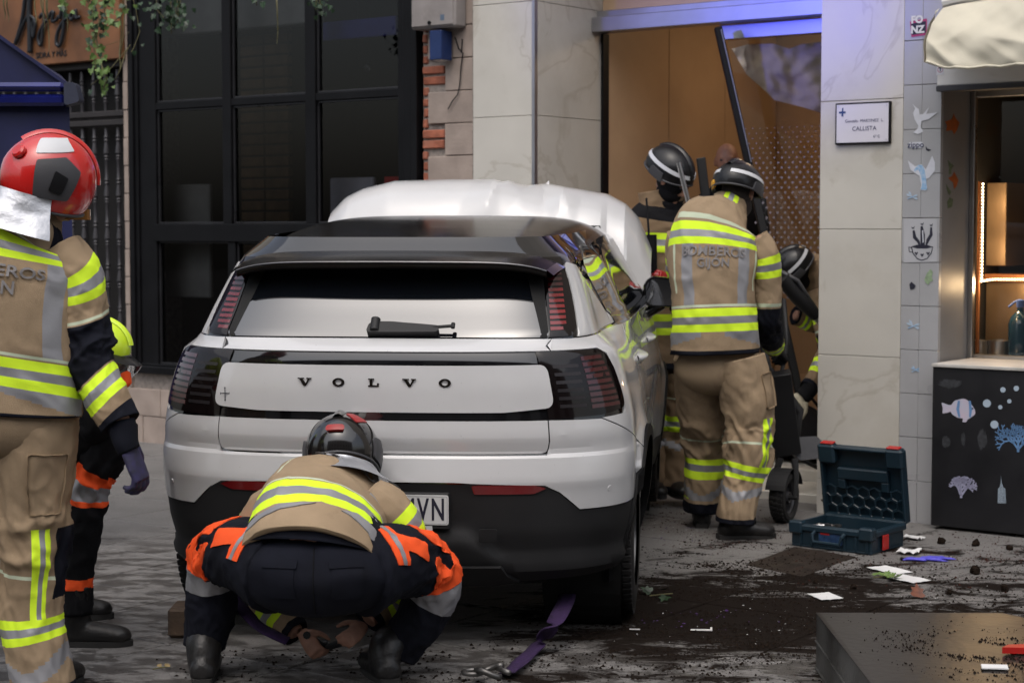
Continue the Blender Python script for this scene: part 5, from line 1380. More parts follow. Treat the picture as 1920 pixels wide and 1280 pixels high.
def garment(name, lf, mats, mf, breaks=(), rings=48, seg=56, parent=None, cap=(0, 0), kind=None, label=None, warp=None):
    ts = sorted(set([round(i / rings, 5) for i in range(rings + 1)] + [round(b, 5) for b in breaks if 0 < b < 1]))
    out = [ts[0]]
    bs = set(round(b, 5) for b in breaks)
    for t in ts[1:]:
        if t - out[-1] < .35 / rings:
            if t in bs and out[-1] not in bs: out[-1] = t
            elif t in bs: out.append(t)
            continue
        out.append(t)
    ts = out; g = G(); vs = [lf.at(min(1, max(0, t + warp(t, k / seg))) if warp else t, k / seg) for t in ts for k in range(seg)]; fs = []; ms = []
    for i in range(len(ts) - 1):
        for k in range(seg):
            a, b = i * seg + k, i * seg + (k + 1) % seg; fs.append((a, b, b + seg, a + seg)); ms.append(mf((ts[i] + ts[i + 1]) / 2, (k + .5) / seg))
    n = len(vs)
    for end, t in ((0, 0.), (1, 1.)):
        base = 0 if end == 0 else (len(ts) - 1) * seg; c = sum((vs[base + k] for k in range(seg)), V()) / seg
        inn = []
        for k in range(seg): inn.append(vs[base + k].lerp(c, .35) + ((lf.fr[0][0] if end == 0 else -lf.fr[-1][0]) * (.02 if not cap[end] else -.01)))
        s0 = len(vs); vs += inn; vs.append(c + (lf.fr[-1][0] * .02 if end else -lf.fr[0][0] * .02) * cap[end])
        for k in range(seg):
            a, b = base + k, base + (k + 1) % seg; c1, c2 = s0 + k, s0 + (k + 1) % seg
            fs.append((b, a, c1, c2) if end == 0 else (a, b, c2, c1)); ms.append(ms[0] if end == 0 else ms[(len(ts) - 2) * seg]); fs.append((c1, c2, s0 + seg)); ms.append(ms[-1])
    g.add(vs, fs, ms); return part(name, g, mats, parent, smooth=True, kind=kind, label=label)
MATS = [C_tan, C_yel, C_sil, C_nav, C_pip, C_org, C_blk, C_dtan]
TAN, YEL, SIL, NAV, PIP, ORG, BLK, DTN = range(8)
def band(t, t0, t1):
    """yellow / silver / yellow"""
    k = (t - t0) / (t1 - t0)
    if k < 0 or k > 1: return None
    return YEL if k < .34 or k > .66 else SIL
def b3(t0, t1): return [t0, lerp(t0, t1, .34), lerp(t0, t1, .66), t1]
def jacket_mf(lo0=.12, lo1=.27, hi0=.74, hi1=.87, vs_=(.37, .42), base=TAN, hem=.02, vlow=.30, silver_low=True):
    def f(t, a):
        b = abs(a - .5)
        if t < hem: return NAV
        q = band(t, lo0, lo1)
        if q is not None: return q
        q = band(t, hi0, hi1)
        if q is not None and b < .36: return q
        if hi1 + .012 < t < hi1 + .03 and b < .2: return PIP
        if lo1 + .008 < t < lo1 + .022: return PIP
        if lo1 + .02 < t < hi0 and (vs_[0] < a < vs_[1] or 1 - vs_[1] < a < 1 - vs_[0]): return SIL
        if lo1 + .1 < t < hi0 and (vs_[0] - .05 < a < vs_[0] - .035 or 1 - vs_[0] + .035 < a < 1 - vs_[0] + .05): return PIP
        if silver_low and hem < t < lo0 and abs((a - .5) - .0) < .25:
            if lo0 - t < .012 + .35 * abs(a - .52): return SIL if abs(a - .52) > .04 else base
        if t > .87 and abs(b - .2) < .05: return NAV
        return base
    return f
def jb(lo0=.12, lo1=.27, hi0=.74, hi1=.87, hem=.02): return [hem] + b3(lo0, lo1) + b3(hi0, hi1) + [hi1 + .012, hi1 + .03, lo1 + .008, lo1 + .022]
def sleeve_mf(u=(.16, .30), pip=.42, pt=(.45, .72), lo=(.74, .88), cuff=.95, base=TAN):
    def f(t, a):
        q = band(t, *u)
        if q is None: q = band(t, *lo)
        if q is not None: return q
        if pip < t < pip + .02: return PIP
        if pt[0] < t < pt[1]: return NAV
        if t > cuff: return NAV
        return base
    return f
def sb(u=(.16, .30), pip=.42, pt=(.45, .72), lo=(.74, .88), cuff=.95): return b3(*u) + b3(*lo) + [pip, pip + .02, pt[0], pt[1], cuff]
def leg_mf(ring=(.72, .81), vst=(.40, .72), va=(.30, .38), pip=.56, hem=.965, knee=(.40, .68), ka=(.0, .0), chev=True, base=TAN):
    def f(t, a):
        q = band(t, *ring)
        if q is not None: return q
        if t > hem: return NAV
        if vst[0] < t < vst[1] and va[0] < a < va[1]: 
            k = (a - va[0]) / (va[1] - va[0]); return YEL if k < .34 or k > .66 else SIL
        if knee[0] < t < knee[1] and (ka[0] < a < ka[1]): return NAV
        if pip < t < pip + .012: return PIP
        if chev and ring[1] + .02 < t < hem - .02:
            c = ring[1] + .05 + .11 * abs(((a * 2) % 1) - .5) * 1.4
            if abs(t - c) < .028: return SIL
        return base
    return f
def lb(ring=(.72, .81), vst=(.40, .72), pip=.56, hem=.965): return b3(*ring) + [vst[0], vst[1], pip, pip + .012, hem]

def lpatch(par, name, L_, out, m, off=.002, th=.004, st=.02):
    """a sewn-on piece with outline in (a, t) of a loft"""
    g = G(); a0 = sum(p[0] for p in out) / len(out); t0 = sum(p[1] for p in out) / len(out); e = .004
    n = (L_.at(t0, a0 + e) - L_.at(t0, a0 - e)).cross(L_.at(min(1, t0 + e), a0) - L_.at(t0 - e, a0)); s = 1 if n.dot(L_.at(t0, a0) - L_.at(t0, a0 + .5)) > 0 else -1; st = .014; off += .0015
    o = [(s * a, t) for a, t in out]; patch(g, o, lambda a, t: L_.at(t, s * a), off, th, st); return part(name, g, m, par, smooth=40)
def hand_geo(g, P, d, n, side=1, s=1., curl=.5, spread=.06):
    """palm and five fingers; d the way the fingers point, n out of the back of the hand, side +1 when the thumb is on d x n"""
    d = V(d).normalized(); n = (V(n) - d * V(n).dot(d)).normalized(); x = d.cross(n) * side; P = V(P)
    tube(g, [P - d * .03 * s, P + d * .0 * s, P + d * .05 * s, P + d * .095 * s], [.030 * s, .036 * s, .043 * s, .040 * s], 14, flat=.62) if False else None
    lf = Loft([(P - d * .03 * s, .030 * s, .024 * s), (P + d * .02 * s, .040 * s, .020 * s), (P + d * .06 * s, .045 * s, .018 * s), (P + d * .10 * s, .042 * s, .014 * s)], front=n, n=4)
    vs = [lf.at(i / 10, k / 16) for i in range(11) for k in range(16)]; fs = [(i * 16 + k, i * 16 + (k + 1) % 16, (i + 1) * 16 + (k + 1) % 16, (i + 1) * 16 + k) for i in range(10) for k in range(16)]
    fs += [tuple(range(16))[::-1], tuple(range(160, 176))]; g.add(vs, fs)
    for i, (L, off) in enumerate(((.074, .031), (.084, .011), (.078, -.010), (.060, -.030))):
        c = curl * (1 + .15 * i); p = P + d * .085 * s + x * off * s; dd = (d + x * (1.5 - i) * spread).normalized(); pts = [p]; ang = 0
        for k, fr in enumerate((.42, .32, .26)):
            ang += c * (.6, 1., .8)[k]; q = dd * cos(ang) - n * sin(ang); pts.append(pts[-1] + q * L * fr * s)
        tube(g, pts, [.0115 * s, .0108 * s, .010 * s, .0078 * s], 8)
        ball(g, pts[-1], .0078 * s, 8, 5)
    p = P + d * .015 * s + x * .032 * s; q1 = p + (d * .5 + x * .8 - n * .25 * (1 + curl)).normalized() * .040 * s; q2 = q1 + (d * .85 + x * .3 - n * .3 * (1 + curl)).normalized() * .032 * s; q3 = q2 + (d * .9 + x * .05 - n * .5 * curl).normalized() * .022 * s
    tube(g, [p - d * .01, q1, q2, q3], [.018 * s, .0145 * s, .012 * s, .009 * s], 8); ball(g, q3, .009 * s, 8, 5)
def glove(parent, P, d, n, m, side=1, s=1.08, curl=.5, cuffm=None, wrist=None, spread=.06):
    g = G(); hand_geo(g, P, d, n, side, s, curl, spread); r = remesh(g, .0042, 2); o = part('glove', r, m, parent, smooth=True)
    if cuffm:
        d = V(d).normalized(); w = V(wrist) if wrist is not None else V(P) - d * .12
        lf = Loft([(w, .050, .047), (V(P) - d * .03, .046, .040), (V(P) + d * .005, .042, .034)], front=n); lf.disp = folds(3, .002, lf.L, 14)
        garment('glove_cuff', lf, [cuffm], lambda t, a: 0, rings=10, seg=24, parent=o)
    return o
def boot(parent, ank, toe, top=None, s=1., shaft=.20, name='boot'):
    """ank: ground point below the ankle, toe: direction; top: top of the shaft"""
    ank = V(ank); toe = V(toe); toe.z = 0; toe.normalize(); up = V((0, 0, 1)); top = V(top) if top is not None else ank + up * shaft
    g = G()
    lf = Loft([(top, .062 * s, .064 * s), (ank + up * .12 + (top - ank - up * .12) * .3, .055 * s, .060 * s), (ank + up * .085, .050 * s, .062 * s), (ank + up * .035, .044 * s, .060 * s)], front=toe); lf.disp = folds(random.random() * 9, .003, lf.L, 12)
    n = 20; vs = [lf.at(i / 14, k / n) for i in range(15) for k in range(n)]; fs = [(i * n + k, i * n + (k + 1) % n, (i + 1) * n + (k + 1) % n, (i + 1) * n + k) for i in range(14) for k in range(n)] + [tuple(range(n))[::-1], tuple(range(14 * n, 15 * n))]
    g.add(vs, fs)
    lf = Loft([(ank - toe * .085 + up * .045, .018 * s, .022 * s), (ank - toe * .07 + up * .045, .038 * s, .040 * s), (ank + toe * .0 + up * .05, .044 * s, .050 * s), (ank + toe * .09 + up * .044, .050 * s, .044 * s), (ank + toe * .165 + up * .038, .050 * s, .036 * s), (ank + toe * .20 + up * .034, .034 * s, .026 * s), (ank + toe * .212 + up * .03, .008 * s, .008 * s)], front=up, n=5)
    vs = [lf.at(i / 20, k / n) for i in range(21) for k in range(n)]; vs = [V((v.x, v.y, max(v.z, ank.z + .012))) for v in vs]
    g.add(vs, [(i * n + k, i * n + (k + 1) % n, (i + 1) * n + (k + 1) % n, (i + 1) * n + k) for i in range(20) for k in range(n)] + [tuple(range(n))[::-1], tuple(range(20 * n, 21 * n))])
    r = remesh(g, .008, 3); o = part(name, r, C_boot, parent, smooth=True)
    x = toe.cross(up); outl = rpoly([(-.088, -.030), (-.02, -.037), (.08, -.048), (.17, -.045), (.218, -.012), (.218, .012), (.17, .045), (.08, .048), (-.02, .037), (-.088, .030)], .02)
    g = G(); slab(g, outl, frameof(ank + up * .022, toe, up.cross(toe)), .022); part('sole', g, C_sole, o); g = G(); slab(g, rpoly([(-.09, -.034), (-.01, -.038), (-.01, .038), (-.09, .034)], .01), frameof(ank + up * .026, toe, up.cross(toe)), .0265); part('heel', g, C_sole, o)
    return o

def helmet(parent, C, fwd, up, sc=1., shell=H_red, style='band', drop=.35, zs=1.):
    C = V(C); fwd = V(fwd).normalized(); up = V(up); up = (up - fwd * up.dot(fwd)).normalized(); rt = fwd.cross(up)
    RX, RY, RZ = .128 * sc, .155 * sc, .135 * sc * zs
    def sp(a, el, off=0.):
        """a: turned to the left from the front, el: height angle"""
        d = V((-sin(a) * cos(el), cos(a) * cos(el), sin(el))); k = 1 + .04 * max(0, -d.y) * (1 - abs(d.z))
        return C + rt * d.x * (RX + off) * k + fwd * d.y * (RY + off) * k + up * d.z * (RZ + off)
    def lowel(a): return -drop - .22 * (0.5 - .5 * cos(a)) + .20 * exp(-((abs(((a + pi) % (2 * pi)) - pi)) / .9) ** 2)
    g = G(); nu, nv = 48, 18
    fn = lambda s, t: sp(2 * pi * s, lerp(lowel(2 * pi * s), pi / 2 - .001, t))
    grid(g, fn, nu, nv); grid(g, lambda s, t: sp(2 * pi * s, lerp(lowel(2 * pi * s), .3, t), -.010), nu, 6, flip=True); grid(g, lambda s, t: sp(2 * pi * s, lowel(2 * pi * s), -.010 * (1 - t)), nu, 1)
    h = part('helmet', g, shell, parent, smooth=50)
    g = G(); pts = [sp(2 * pi * i / 48, lowel(2 * pi * i / 48), .002) for i in range(49)]; tube(g, pts, .006, 6); part('rim', g, H_gry, h, smooth=True)
    mp = lambda a, b: sp(a, b)
    def pp(name, out, m, off=.003, th=.006, st=.08, par=h, r=.05): 
        g = G(); patch(g, rpoly(out, r) if r else out, mp, off, th, st); return part(name, g, m, par, smooth=50)
    # crest ridge
    g = G()
    cr = lambda s, t: sp(0 if True else 0, 0) 
    for lo_, hi_ in ((-.016, .016),):
        def ridge(s, t):
            el = lerp(.35, pi - .55, t); w = .020 * (2 * s - 1); h_ = .012 * (1 - (2 * s - 1) ** 2)
            d = V((0, cos(el), sin(el))); return C + rt * w + fwd * d.y * (RY + h_) + up * d.z * (RZ + h_)
        grid(g, ridge, 8, 30)
    part('crest', g, shell, h, smooth=True)
    if style == 'red':
        pp('white_stripe', [(-pi * .5 - .9, .80), (-pi * .5 - .62, .42), (-pi * .5 + .25, .88), (-pi * .5 - .2, 1.25)], H_whi)
        pp('side_panel', [(-pi * .5 - .25, -.42), (-pi * .5 - .50, .30), (-pi * .5 + .05, .62), (-pi * .5 + .5, .45), (-pi * .5 + .45, -.2)], H_gry, .008, .012)
        pp('side_clip', [(-pi * .5 - .02, -.15), (-pi * .5 - .05, .25), (-pi * .5 + .25, .22), (-pi * .5 + .25, -.12)], H_blk, .014, .01, r=.03)
        g = G(); p = sp(-pi * .5 - 1.0, .28, .004); n = (p - C).normalized(); F = frameof(p, n.orthogonal(), n.cross(n.orthogonal())); F = F if (F.to_3x3() @ V((0, 0, 1))).dot(n) > 0 else F @ Matrix.Rotation(pi, 4, 'X'); lathe(g, [(.001, .012), (.018, .012), (.024, .006), (.025, -.004)], 20, M=F); part('dial', g, shell, h, smooth=35)
    if style in ('black',):
        pp('reflective_band', [(a_, .36 + .1 * cos(a_)) for a_ in [-2.9 + i * .2 for i in range(15)]] + [(a_, .20 + .1 * cos(a_)) for a_ in [-.1 - i * .2 for i in range(15)]], H_whi, r=0)
        pp('reflective_band', [(a_, .36 + .1 * cos(a_)) for a_ in [.1 + i * .2 for i in range(15)]] + [(a_, .20 + .1 * cos(a_)) for a_ in [2.9 - i * .2 for i in range(15)]], H_whi, r=0)
        for sx in (-1, 1):
            o = [(sx * 1.2, -.30), (sx * 1.9, -.32), (sx * 1.85, .05), (sx * 1.3, .08)]; pp('ear_guard', o if sx > 0 else o[::-1], H_gry, .010, .014)
    if style == 'blackred':
        for sx in (-1, 1):
            o = [(sx * 1.0, -.3), (sx * 1.95, -.35), (sx * 2.1, .1), (sx * 1.3, .45)]; pp('side_panel', o if sx > 0 else o[::-1], H_gry, .008, .012)
        pp('red_stripe', [(-2.9, .75), (-2.6, .35), (-2.2, .60), (-1.6, 1.1), (-1.2, 1.3), (-2.2, 1.15)], H_dred)
        pp('dial', [(pi - .22, -.02), (pi + .22, -.02), (pi + .2, .12), (pi - .2, .12)], H_dred, .014, .016, .05, r=.06)
    return h, sp
def neck_flap(parent, C, fwd, up, m, w=1., drop=.14, flare_=.06, a0=1.5, a1=2 * pi - 1.5, sc=1.):
    C = V(C); fwd = V(fwd).normalized(); up = V(up); up = (up - fwd * up.dot(fwd)).normalized(); rt = fwd.cross(up); g = G()
    def f(s, t):
        a = lerp(a0, a1, s); d = V((-sin(a), cos(a), 0)); r = .118 * sc + flare_ * t ** 1.3 + .008 * sin(a * 5 + 2 * t) * t + .008 * noise.noise(V((a * 2, t * 3, 1)))
        return C + rt * d.x * r * 1.0 + fwd * d.y * (r + .03 * sc) + up * (-.035 - drop * t)
    grid(g, f, 36, 12); grid(g, lambda s, t: f(s, t) * 1.0 - (f(s, t) - C).normalized() * .004, 36, 12, flip=True)
    return part('neck_flap', g, m, parent, smooth=True)

def body_mesh(label, torso, arms, legs, head, hands=(), cat='person', group=None, face=None):
    """one continuous body under the clothes"""
    g = G()
    def solid(keys, front=(0, 1, 0), sc=.62):
        lf = Loft([(p, rx * sc, ry * sc) for p, rx, ry in keys], front=front, n=5); n = 14; m = 5 * (len(keys) - 1) * 1
        vs = [lf.at(i / m, k / n) for i in range(m + 1) for k in range(n)]
        g.add(vs, [(i * n + k, i * n + (k + 1) % n, (i + 1) * n + (k + 1) % n, (i + 1) * n + k) for i in range(m) for k in range(n)] + [tuple(range(n))[::-1], tuple(range(m * n, (m + 1) * n))])
    solid(torso)
    for k in arms: solid(k, sc=.6)
    for k in legs: solid(k, sc=.6)
    C, fwd, up = V(head[0]), V(head[1]).normalized(), V(head[2]); up = (up - fwd * up.dot(fwd)).normalized(); rt = fwd.cross(up)
    M = Matrix((rt, fwd, up)).transposed().to_4x4(); M.translation = C
    ball(g, (0, .005, .02), (.074, .092, .098), 20, 14, M=M); ball(g, (0, .035, -.055), (.055, .062, .062), 16, 10, M=M)
    tube(g, [M @ V((0, .088, .02)), M @ V((0, .112, -.018)), M @ V((0, .098, -.028))], [.008, .014, .010], 8)
    for sx in (-1, 1): ball(g, (sx * .076, -.005, -.005), (.010, .020, .032), 10, 6, M=M); ball(g, (sx * .03, .088, .035), (.020, .012, .006), 8, 5, M=M)
    ball(g, (0, .088, -.058), (.024, .012, .006), 10, 5, M=M); ball(g, (0, .092, -.09), (.02, .014, .014), 10, 5, M=M)
    nk = V(torso[-1][0]); tube(g, [nk - (M @ V((0, -.02, -.06)) - nk) * .3, nk, M @ V((0, -.02, -.06)), M @ V((0, -.01, 0))], [.062, .058, .056, .055], 12)
    for h in hands: hand_geo(g, *h)
    r = remesh(g, .0055 if hands else .011 if not face else .0075, 2)
    o = part('person', r, C_skin, smooth=True); tag(o, label, cat, group)
    if face or True:
        e = G()
        for sx in (-1, 1): ball(e, (sx * .031, .082, .018), (.013, .010, .008), 10, 6, M=M)
        part('eyes', e, M_ink, o, smooth=True)
    return o, M
def K(px, py, Y, rx, ry=None): return (at(px, py, Y), rx, ry if ry else rx)

# ---- A: standing at the left edge, seen from behind, red helmet
tA = [K(-8, 768, 6.0, .285, .18), K(-4, 700, 6.0, .272, .175), K(0, 600, 6.0, .262, .17), K(8, 510, 6.02, .265, .165), K(22, 445, 6.03, .235, .14), K(45, 415, 6.04, .15, .11), K(58, 392, 6.05, .085, .085)]
arA = [K(108, 470, 6.03, .085), K(142, 520, 6.02, .090), K(155, 600, 6.02, .083), K(165, 670, 6.0, .078), K(195, 735, 5.97, .072), K(226, 795, 5.94, .064)]
alA = [K(-110, 470, 6.03, .085), K(-150, 600, 6.02, .083), K(-160, 680, 6.0, .078), K(-150, 800, 5.9, .062)]
lrA = [K(72, 745, 6.02, .135, .15), K(66, 850, 6.02, .135, .14), K(60, 950, 6.03, .120), K(62, 1050, 6.03, .108), K(58, 1150, 6.03, .100), K(72, 1230, 6.03, .103), K(84, 1296, 6.03, .105)]
llA = [K(-90, 745, 6.02, .13, .14), K(-95, 950, 6.05, .11), K(-100, 1150, 6.1, .10), K(-100, 1290, 6.1, .10)]
hA = (at(82, 352, 6.03), (.90, .42, -.12), (.12, 0, 1))
A, MA = body_mesh('firefighter in tan turnout gear and a red helmet standing left of the car', tA, [arA, alA], [lrA, llA], hA)
lf = Loft(tA); lf.disp = folds(1, .008, lf.L, 4.5); JA = lf
f0 = jacket_mf(.155, .295, .735, .85, (.335, .385))
def wA_(t, a): return (.30 * (a - .5) if abs(a - .5) < .25 else .30 * (.5 - a) * (1 if a > .5 else 1) * 0 + .075 * (1 if a > .5 else -1) * (1 - (abs(a - .5) - .25) * 4)) * ss(0, .08, t) * (1 - ss(.42, .62, t))
ja = garment('jacket', lf, MATS, f0, jb(.155, .295, .735, .85), rings=110, seg=96, parent=A, cap=(0, 1), warp=wA_)
def on_loft(L_, t0, a0, k=1., off=.004):
    """lay letters on a loft: x along the seam round the back, y up it"""
    def f(x, y):
        r = .5 * (L_.at(t0, a0 - .01) - L_.at(t0, a0 + .01)).length / .01
        t, a = t0 + y / L_.L, a0 - x * k / r
        p = L_.at(t, a); n = (L_.at(t, a) - L_.at(t, a + .5)).normalized(); return p + n * .0065, n
    return f
C_let = cloth('grey_lettering', (.20, .19, .19), .6, .05)
def back_text(L_, par, t0, t1, s0, a0=.5):
    g = G(); lettering(g, 'BOMBEROS', s0, on_loft(L_, t0, a0), .0012, bold=.0012); lettering(g, 'GIJÓN', s0 * .86, on_loft(L_, t1, a0), .0012, bold=.0012); part('lettering', g, C_let, par)
back_text(lf, ja, .655, .565, .070)
lf = Loft(arA, fronts=[V((0, 1, 0))] * 3 + [V((.3, .9, .2))] * 3); lf.disp = folds(2, .0055, lf.L, 10, .55)
SA = ((.13, .27), .37, (.40, .70), (.71, .86), .93)
garment('sleeve', lf, MATS, sleeve_mf(*SA), sb(*SA), rings=110, seg=64, parent=ja, warp=lambda t, a: -.045 * sin(2 * pi * a + 1.9) * ss(0, .1, t) * (1 - ss(.9, 1, t)))
lf = Loft(alA); lf.disp = folds(5, .005, lf.L, 10); garment('sleeve', lf, MATS, sleeve_mf(), sb(), rings=40, seg=36, parent=ja)
glove(A, at(242, 842, 5.93), at(258, 880, 5.93) - at(242, 842, 5.93), (1, -.35, .2), [mat('navy_glove', (.02, .02, .035), .7, var=.2, scale=30, col2=(.03, .025, .09))], side=-1, curl=.62, cuffm=C_nav, wrist=at(226, 790, 5.94), s=1.1)
lf = Loft(lrA, front=(.15, 1, 0)); lf.disp = folds(4, .0075, lf.L, 5, .45); tra = garment('trousers', lf, MATS, leg_mf((.735, .815), (.43, .735), (.565, .645), .585, .975, (.43, .66), (.68, .86)), lb((.735, .815), (.43, .735), .585, .975), rings=110, seg=84, parent=A); LAR = lf
lf = Loft(llA); lf.disp = folds(6, .008, lf.L, 7, .45); garment('trouser_leg', lf, MATS, leg_mf(), lb(), rings=50, seg=40, parent=tra)
g = G(); ball(g, at(-8, 780, 6.0), (.265, .165, .16), 40, 20); part('trouser_seat', g, C_tan, tra, smooth=True)
# cargo pocket with its flap and strap
def pk(L_): return lambda a, b: L_.at(b, a)
g = G(); patch(g, rpoly([(.54, .17), (.70, .17), (.69, .37), (.55, .38)], .01), pk(LAR), .022, .03, .02); o = part('pocket', g, C_tan, tra, smooth=40)
g = G(); patch(g, rpoly([(.52, .14), (.72, .145), (.71, .205), (.60, .225), (.525, .205)], .008), pk(LAR), .034, .012, .02); part('pocket_flap', g, C_tan, o, smooth=40)
g = G(); patch(g, rpoly([(.63, .20), (.72, .205), (.72, .232), (.64, .235)], .004), pk(LAR), .038, .01, .02); part('flap_edge', g, C_nav, o, smooth=40)
g = G(); patch(g, rpoly([(.575, .175), (.595, .175), (.595, .24), (.575, .24)], .004), pk(LAR), .04, .01, .02); part('strap', g, C_nav, o, smooth=40)
g = G(); patch(g, [(.69, .385), (.60, .35), (.56, .32), (.56, .28), (.60, .30), (.70, .33)][::-1], pk(LAR), .026, .006, .02); part('reflective_tape', g, C_sil, o, smooth=40)
boot(A, (at(84, 1296, 6.03).x, 6.03, 0), (.35, 1, 0)); boot(A, (at(-100, 1290, 6.1).x, 6.1, 0), (.0, 1, 0))
hc = at(92, 338, 6.03); h, sp = helmet(A, hc, (.82, .32, -.42), (.45, .05, .9), 1.0, H_red, 'red', .55, 1.18)
neck_flap(h, hc + V((-.03, -.02, -.01)), (.9, .36, -.25), (.38, .0, 1), H_sil, drop=.125, flare_=.055, a0=1.35, a1=5.0)
g = G(); ce = at(150, 396, 6.10)
grid(g, lambda s, t: ce + V((.055 * cos(pi * (s - .5) * 1.2) - .02, .06 * (s - .5) * 2, -.035 * t + .006)), 16, 6); part('amber_visor', g, H_amb, h, smooth=True)
g = G(); lf = Loft([K(52, 408, 6.05, .125, .105), K(68, 385, 6.07, .10, .095)]); lf.disp = folds(9, .004, lf.L, 12); garment('collar', lf, MATS, lambda t, a: TAN, rings=10, seg=40, parent=ja)

# ---- B: crouching behind A, yellow helmet
tB = [K(70, 860, 6.85, .20, .17), K(95, 800, 6.8, .19, .15), K(130, 740, 6.75, .20, .15), K(160, 700, 6.72, .16, .12), K(185, 680, 6.7, .07)]
arB = [K(150, 720, 6.65, .07), K(185, 790, 6.6, .065), K(150, 800, 6.7, .055)]
lB1 = [K(70, 850, 6.8, .13), K(130, 825, 6.72, .12), K(212, 805, 6.68, .088), K(196, 850, 6.68, .078), K(165, 905, 6.70, .078), K(152, 990, 6.72, .075), K(142, 1080, 6.74, .062), K(142, 1150, 6.74, .060)]
lB2 = [K(60, 860, 6.95, .12), K(120, 900, 7.1, .10), K(140, 1000, 7.2, .075), K(110, 1120, 7.2, .06)]
B, MB_ = body_mesh('crouching rescuer in navy and orange with a yellow helmet behind the red-helmeted firefighter', tB, [arB], [lB1, lB2], (at(184, 660, 6.68), (1, .1, -.35), (.3, 0, 1)))
lf = Loft(tB); lf.disp = folds(11, .006, lf.L, 8); jb_ = garment('jacket', lf, MATS, lambda t, a: BLK, rings=50, seg=50, parent=B, cap=(1, 1))
lf = Loft(arB); lf.disp = folds(12, .005, lf.L, 8); garment('sleeve', lf, MATS, lambda t, a: BLK, rings=40, seg=40, parent=jb_, cap=(1, 1))
g = G(); o = [K(228, 690, 6.6, .03), K(232, 720, 6.6, .03)]; lf = Loft(o); garment('orange_collar', lf, MATS, lambda t, a: ORG, rings=8, seg=20, parent=jb_, cap=(1, 1))
def mB(t, a):
    if .30 < t < .52: return ORG if (a < .30 or a > .93 or t > .47) else BLK
    if .52 < t < .585: return SIL
    if .585 < t < .605: return ORG
    if .87 < t < .91: return ORG
    return BLK
lf = Loft(lB1, front=(0, 1, .05)); lf.disp = folds(13, .006, lf.L, 9, .5); trb = garment('trousers', lf, MATS, mB, [.30, .52, .585, .605, .47, .87, .91], rings=90, seg=60, parent=B, cap=(1, 0))
lf = Loft(lB2, front=(0, 1, .05)); garment('trouser_leg', lf, MATS, lambda t, a: BLK, rings=40, seg=30, parent=trb)
p = at(140, 1150, 6.74); boot(B, (p.x, p.y, 0), (1, .0, 0), top=at(141, 1095, 6.74)); p = at(110, 1120, 7.2); boot(B, (p.x, p.y, 0), (1, .1, 0))
hc = at(188, 648, 6.66); h, sp = helmet(B, hc, (1, -.1, -.30), (.32, 0, 1), .74, H_yel, 'plain', .25)
g = G(); grid(g, lambda s, t: sp(lerp(-1.3, 1.3, s), -.06 - .12 * t, .005 + .05 * t), 20, 4); part('peak', g, H_blk, h, smooth=True)
g = G(); grid(g, lambda s, t: sp(lerp(-1.3, 1.3, s), -.18 - .55 * t, .055 + .0 * t), 20, 6); part('visor', g, H_clear, h, smooth=True)
for a_, el in ((-2.0, .35), (-1.7, .55), (-2.2, .1)):
    g = G(); patch(g, rpoly([(a_, el), (a_ + .28, el + .02), (a_ + .26, el + .08), (a_ + .02, el + .06)], .02), lambda a, b: sp(a, b), .002, .004, .1); part('vent', g, M_ink, h)

# ---- C: crouching at the tail of the car
tC = [K(582, 1050, 5.90, .232, .165), K(588, 1022, 5.95, .226, .160), K(596, 990, 6.03, .222, .150), K(608, 960, 6.13, .222, .140), K(622, 932, 6.24, .205, .120), K(638, 905, 6.34, .15, .095), K(643, 890, 6.40, .08, .075)]
arC = [K(694, 938, 6.22, .080), K(726, 958, 6.20, .082), K(758, 1000, 6.22, .076), K(762, 1060, 6.34, .072), K(728, 1120, 6.36, .064), K(690, 1162, 6.30, .054)]
alC = [K(524, 942, 6.22, .075), K(500, 962, 6.22, .076), K(478, 1010, 6.28, .074), K(474, 1075, 6.40, .068), K(512, 1140, 6.38, .060), K(556, 1186, 6.32, .050)]
lrC = [K(672, 1072, 5.95, .150, .15), K(735, 1052, 6.05, .125, .13), K(798, 1062, 6.18, .096, .10), K(816, 1100, 6.22, .088, .09), K(792, 1150, 6.24, .086), K(765, 1190, 6.25, .078), K(745, 1225, 6.25, .070)]
llC = [K(524, 1068, 5.95, .150, .15), K(462, 1040, 6.05, .122, .13), K(408, 1040, 6.18, .090, .095), K(396, 1078, 6.22, .080, .085), K(397, 1130, 6.24, .086), K(390, 1175, 6.25, .080), K(384, 1212, 6.25, .070)]
wR, wL = at(676, 1178, 6.27), at(572, 1192, 6.30)
hands = [(wR, at(655, 1196, 6.20) - wR, V((.5, -.8, .4)), 1, .74, .7, .10), (wL, at(586, 1212, 6.28) - wL, V((-.5, -.8, .4)), -1, .74, .8, .08)]
C_, MC = body_mesh('firefighter crouching behind the white car, tan jacket, navy trousers with orange knee patches', tC, [arC, alC], [lrC, llC], (at(643, 868, 6.47), (.05, .75, -.65), (0, .6, .8)), hands)
lf = Loft(tC); lf.disp = folds(21, .0055, lf.L, 5); LC = lf
def mC(t, a):
    b = abs(a - .5); 
    q = band(t, .18, .38)
    if q is not None: return q
    if .39 < t < .408: return PIP
    if .53 < t < .80 and (.355 < a < .405): return SIL
    if .53 < t < .80 and .31 < a < .325: return PIP
    if .53 < t < .75 and .675 < a < .69: return PIP
    return TAN
jc = garment('jacket', lf, MATS, mC, b3(.18, .38) + [.39, .408], rings=100, seg=96, parent=C_, cap=(0, 1), warp=lambda t, a: (.15 * (a - .44) * (1 if a < .44 else .35) if .15 < a < .85 else 0) * ss(0, .2, t) * (1 - ss(.6, .8, t)))
lpatch(jc, 'reflective_tape', lf, [(.44, .15), (.40, .175), (.30, .13), (.27, .06), (.31, .03), (.36, .10)], C_sil, .003)
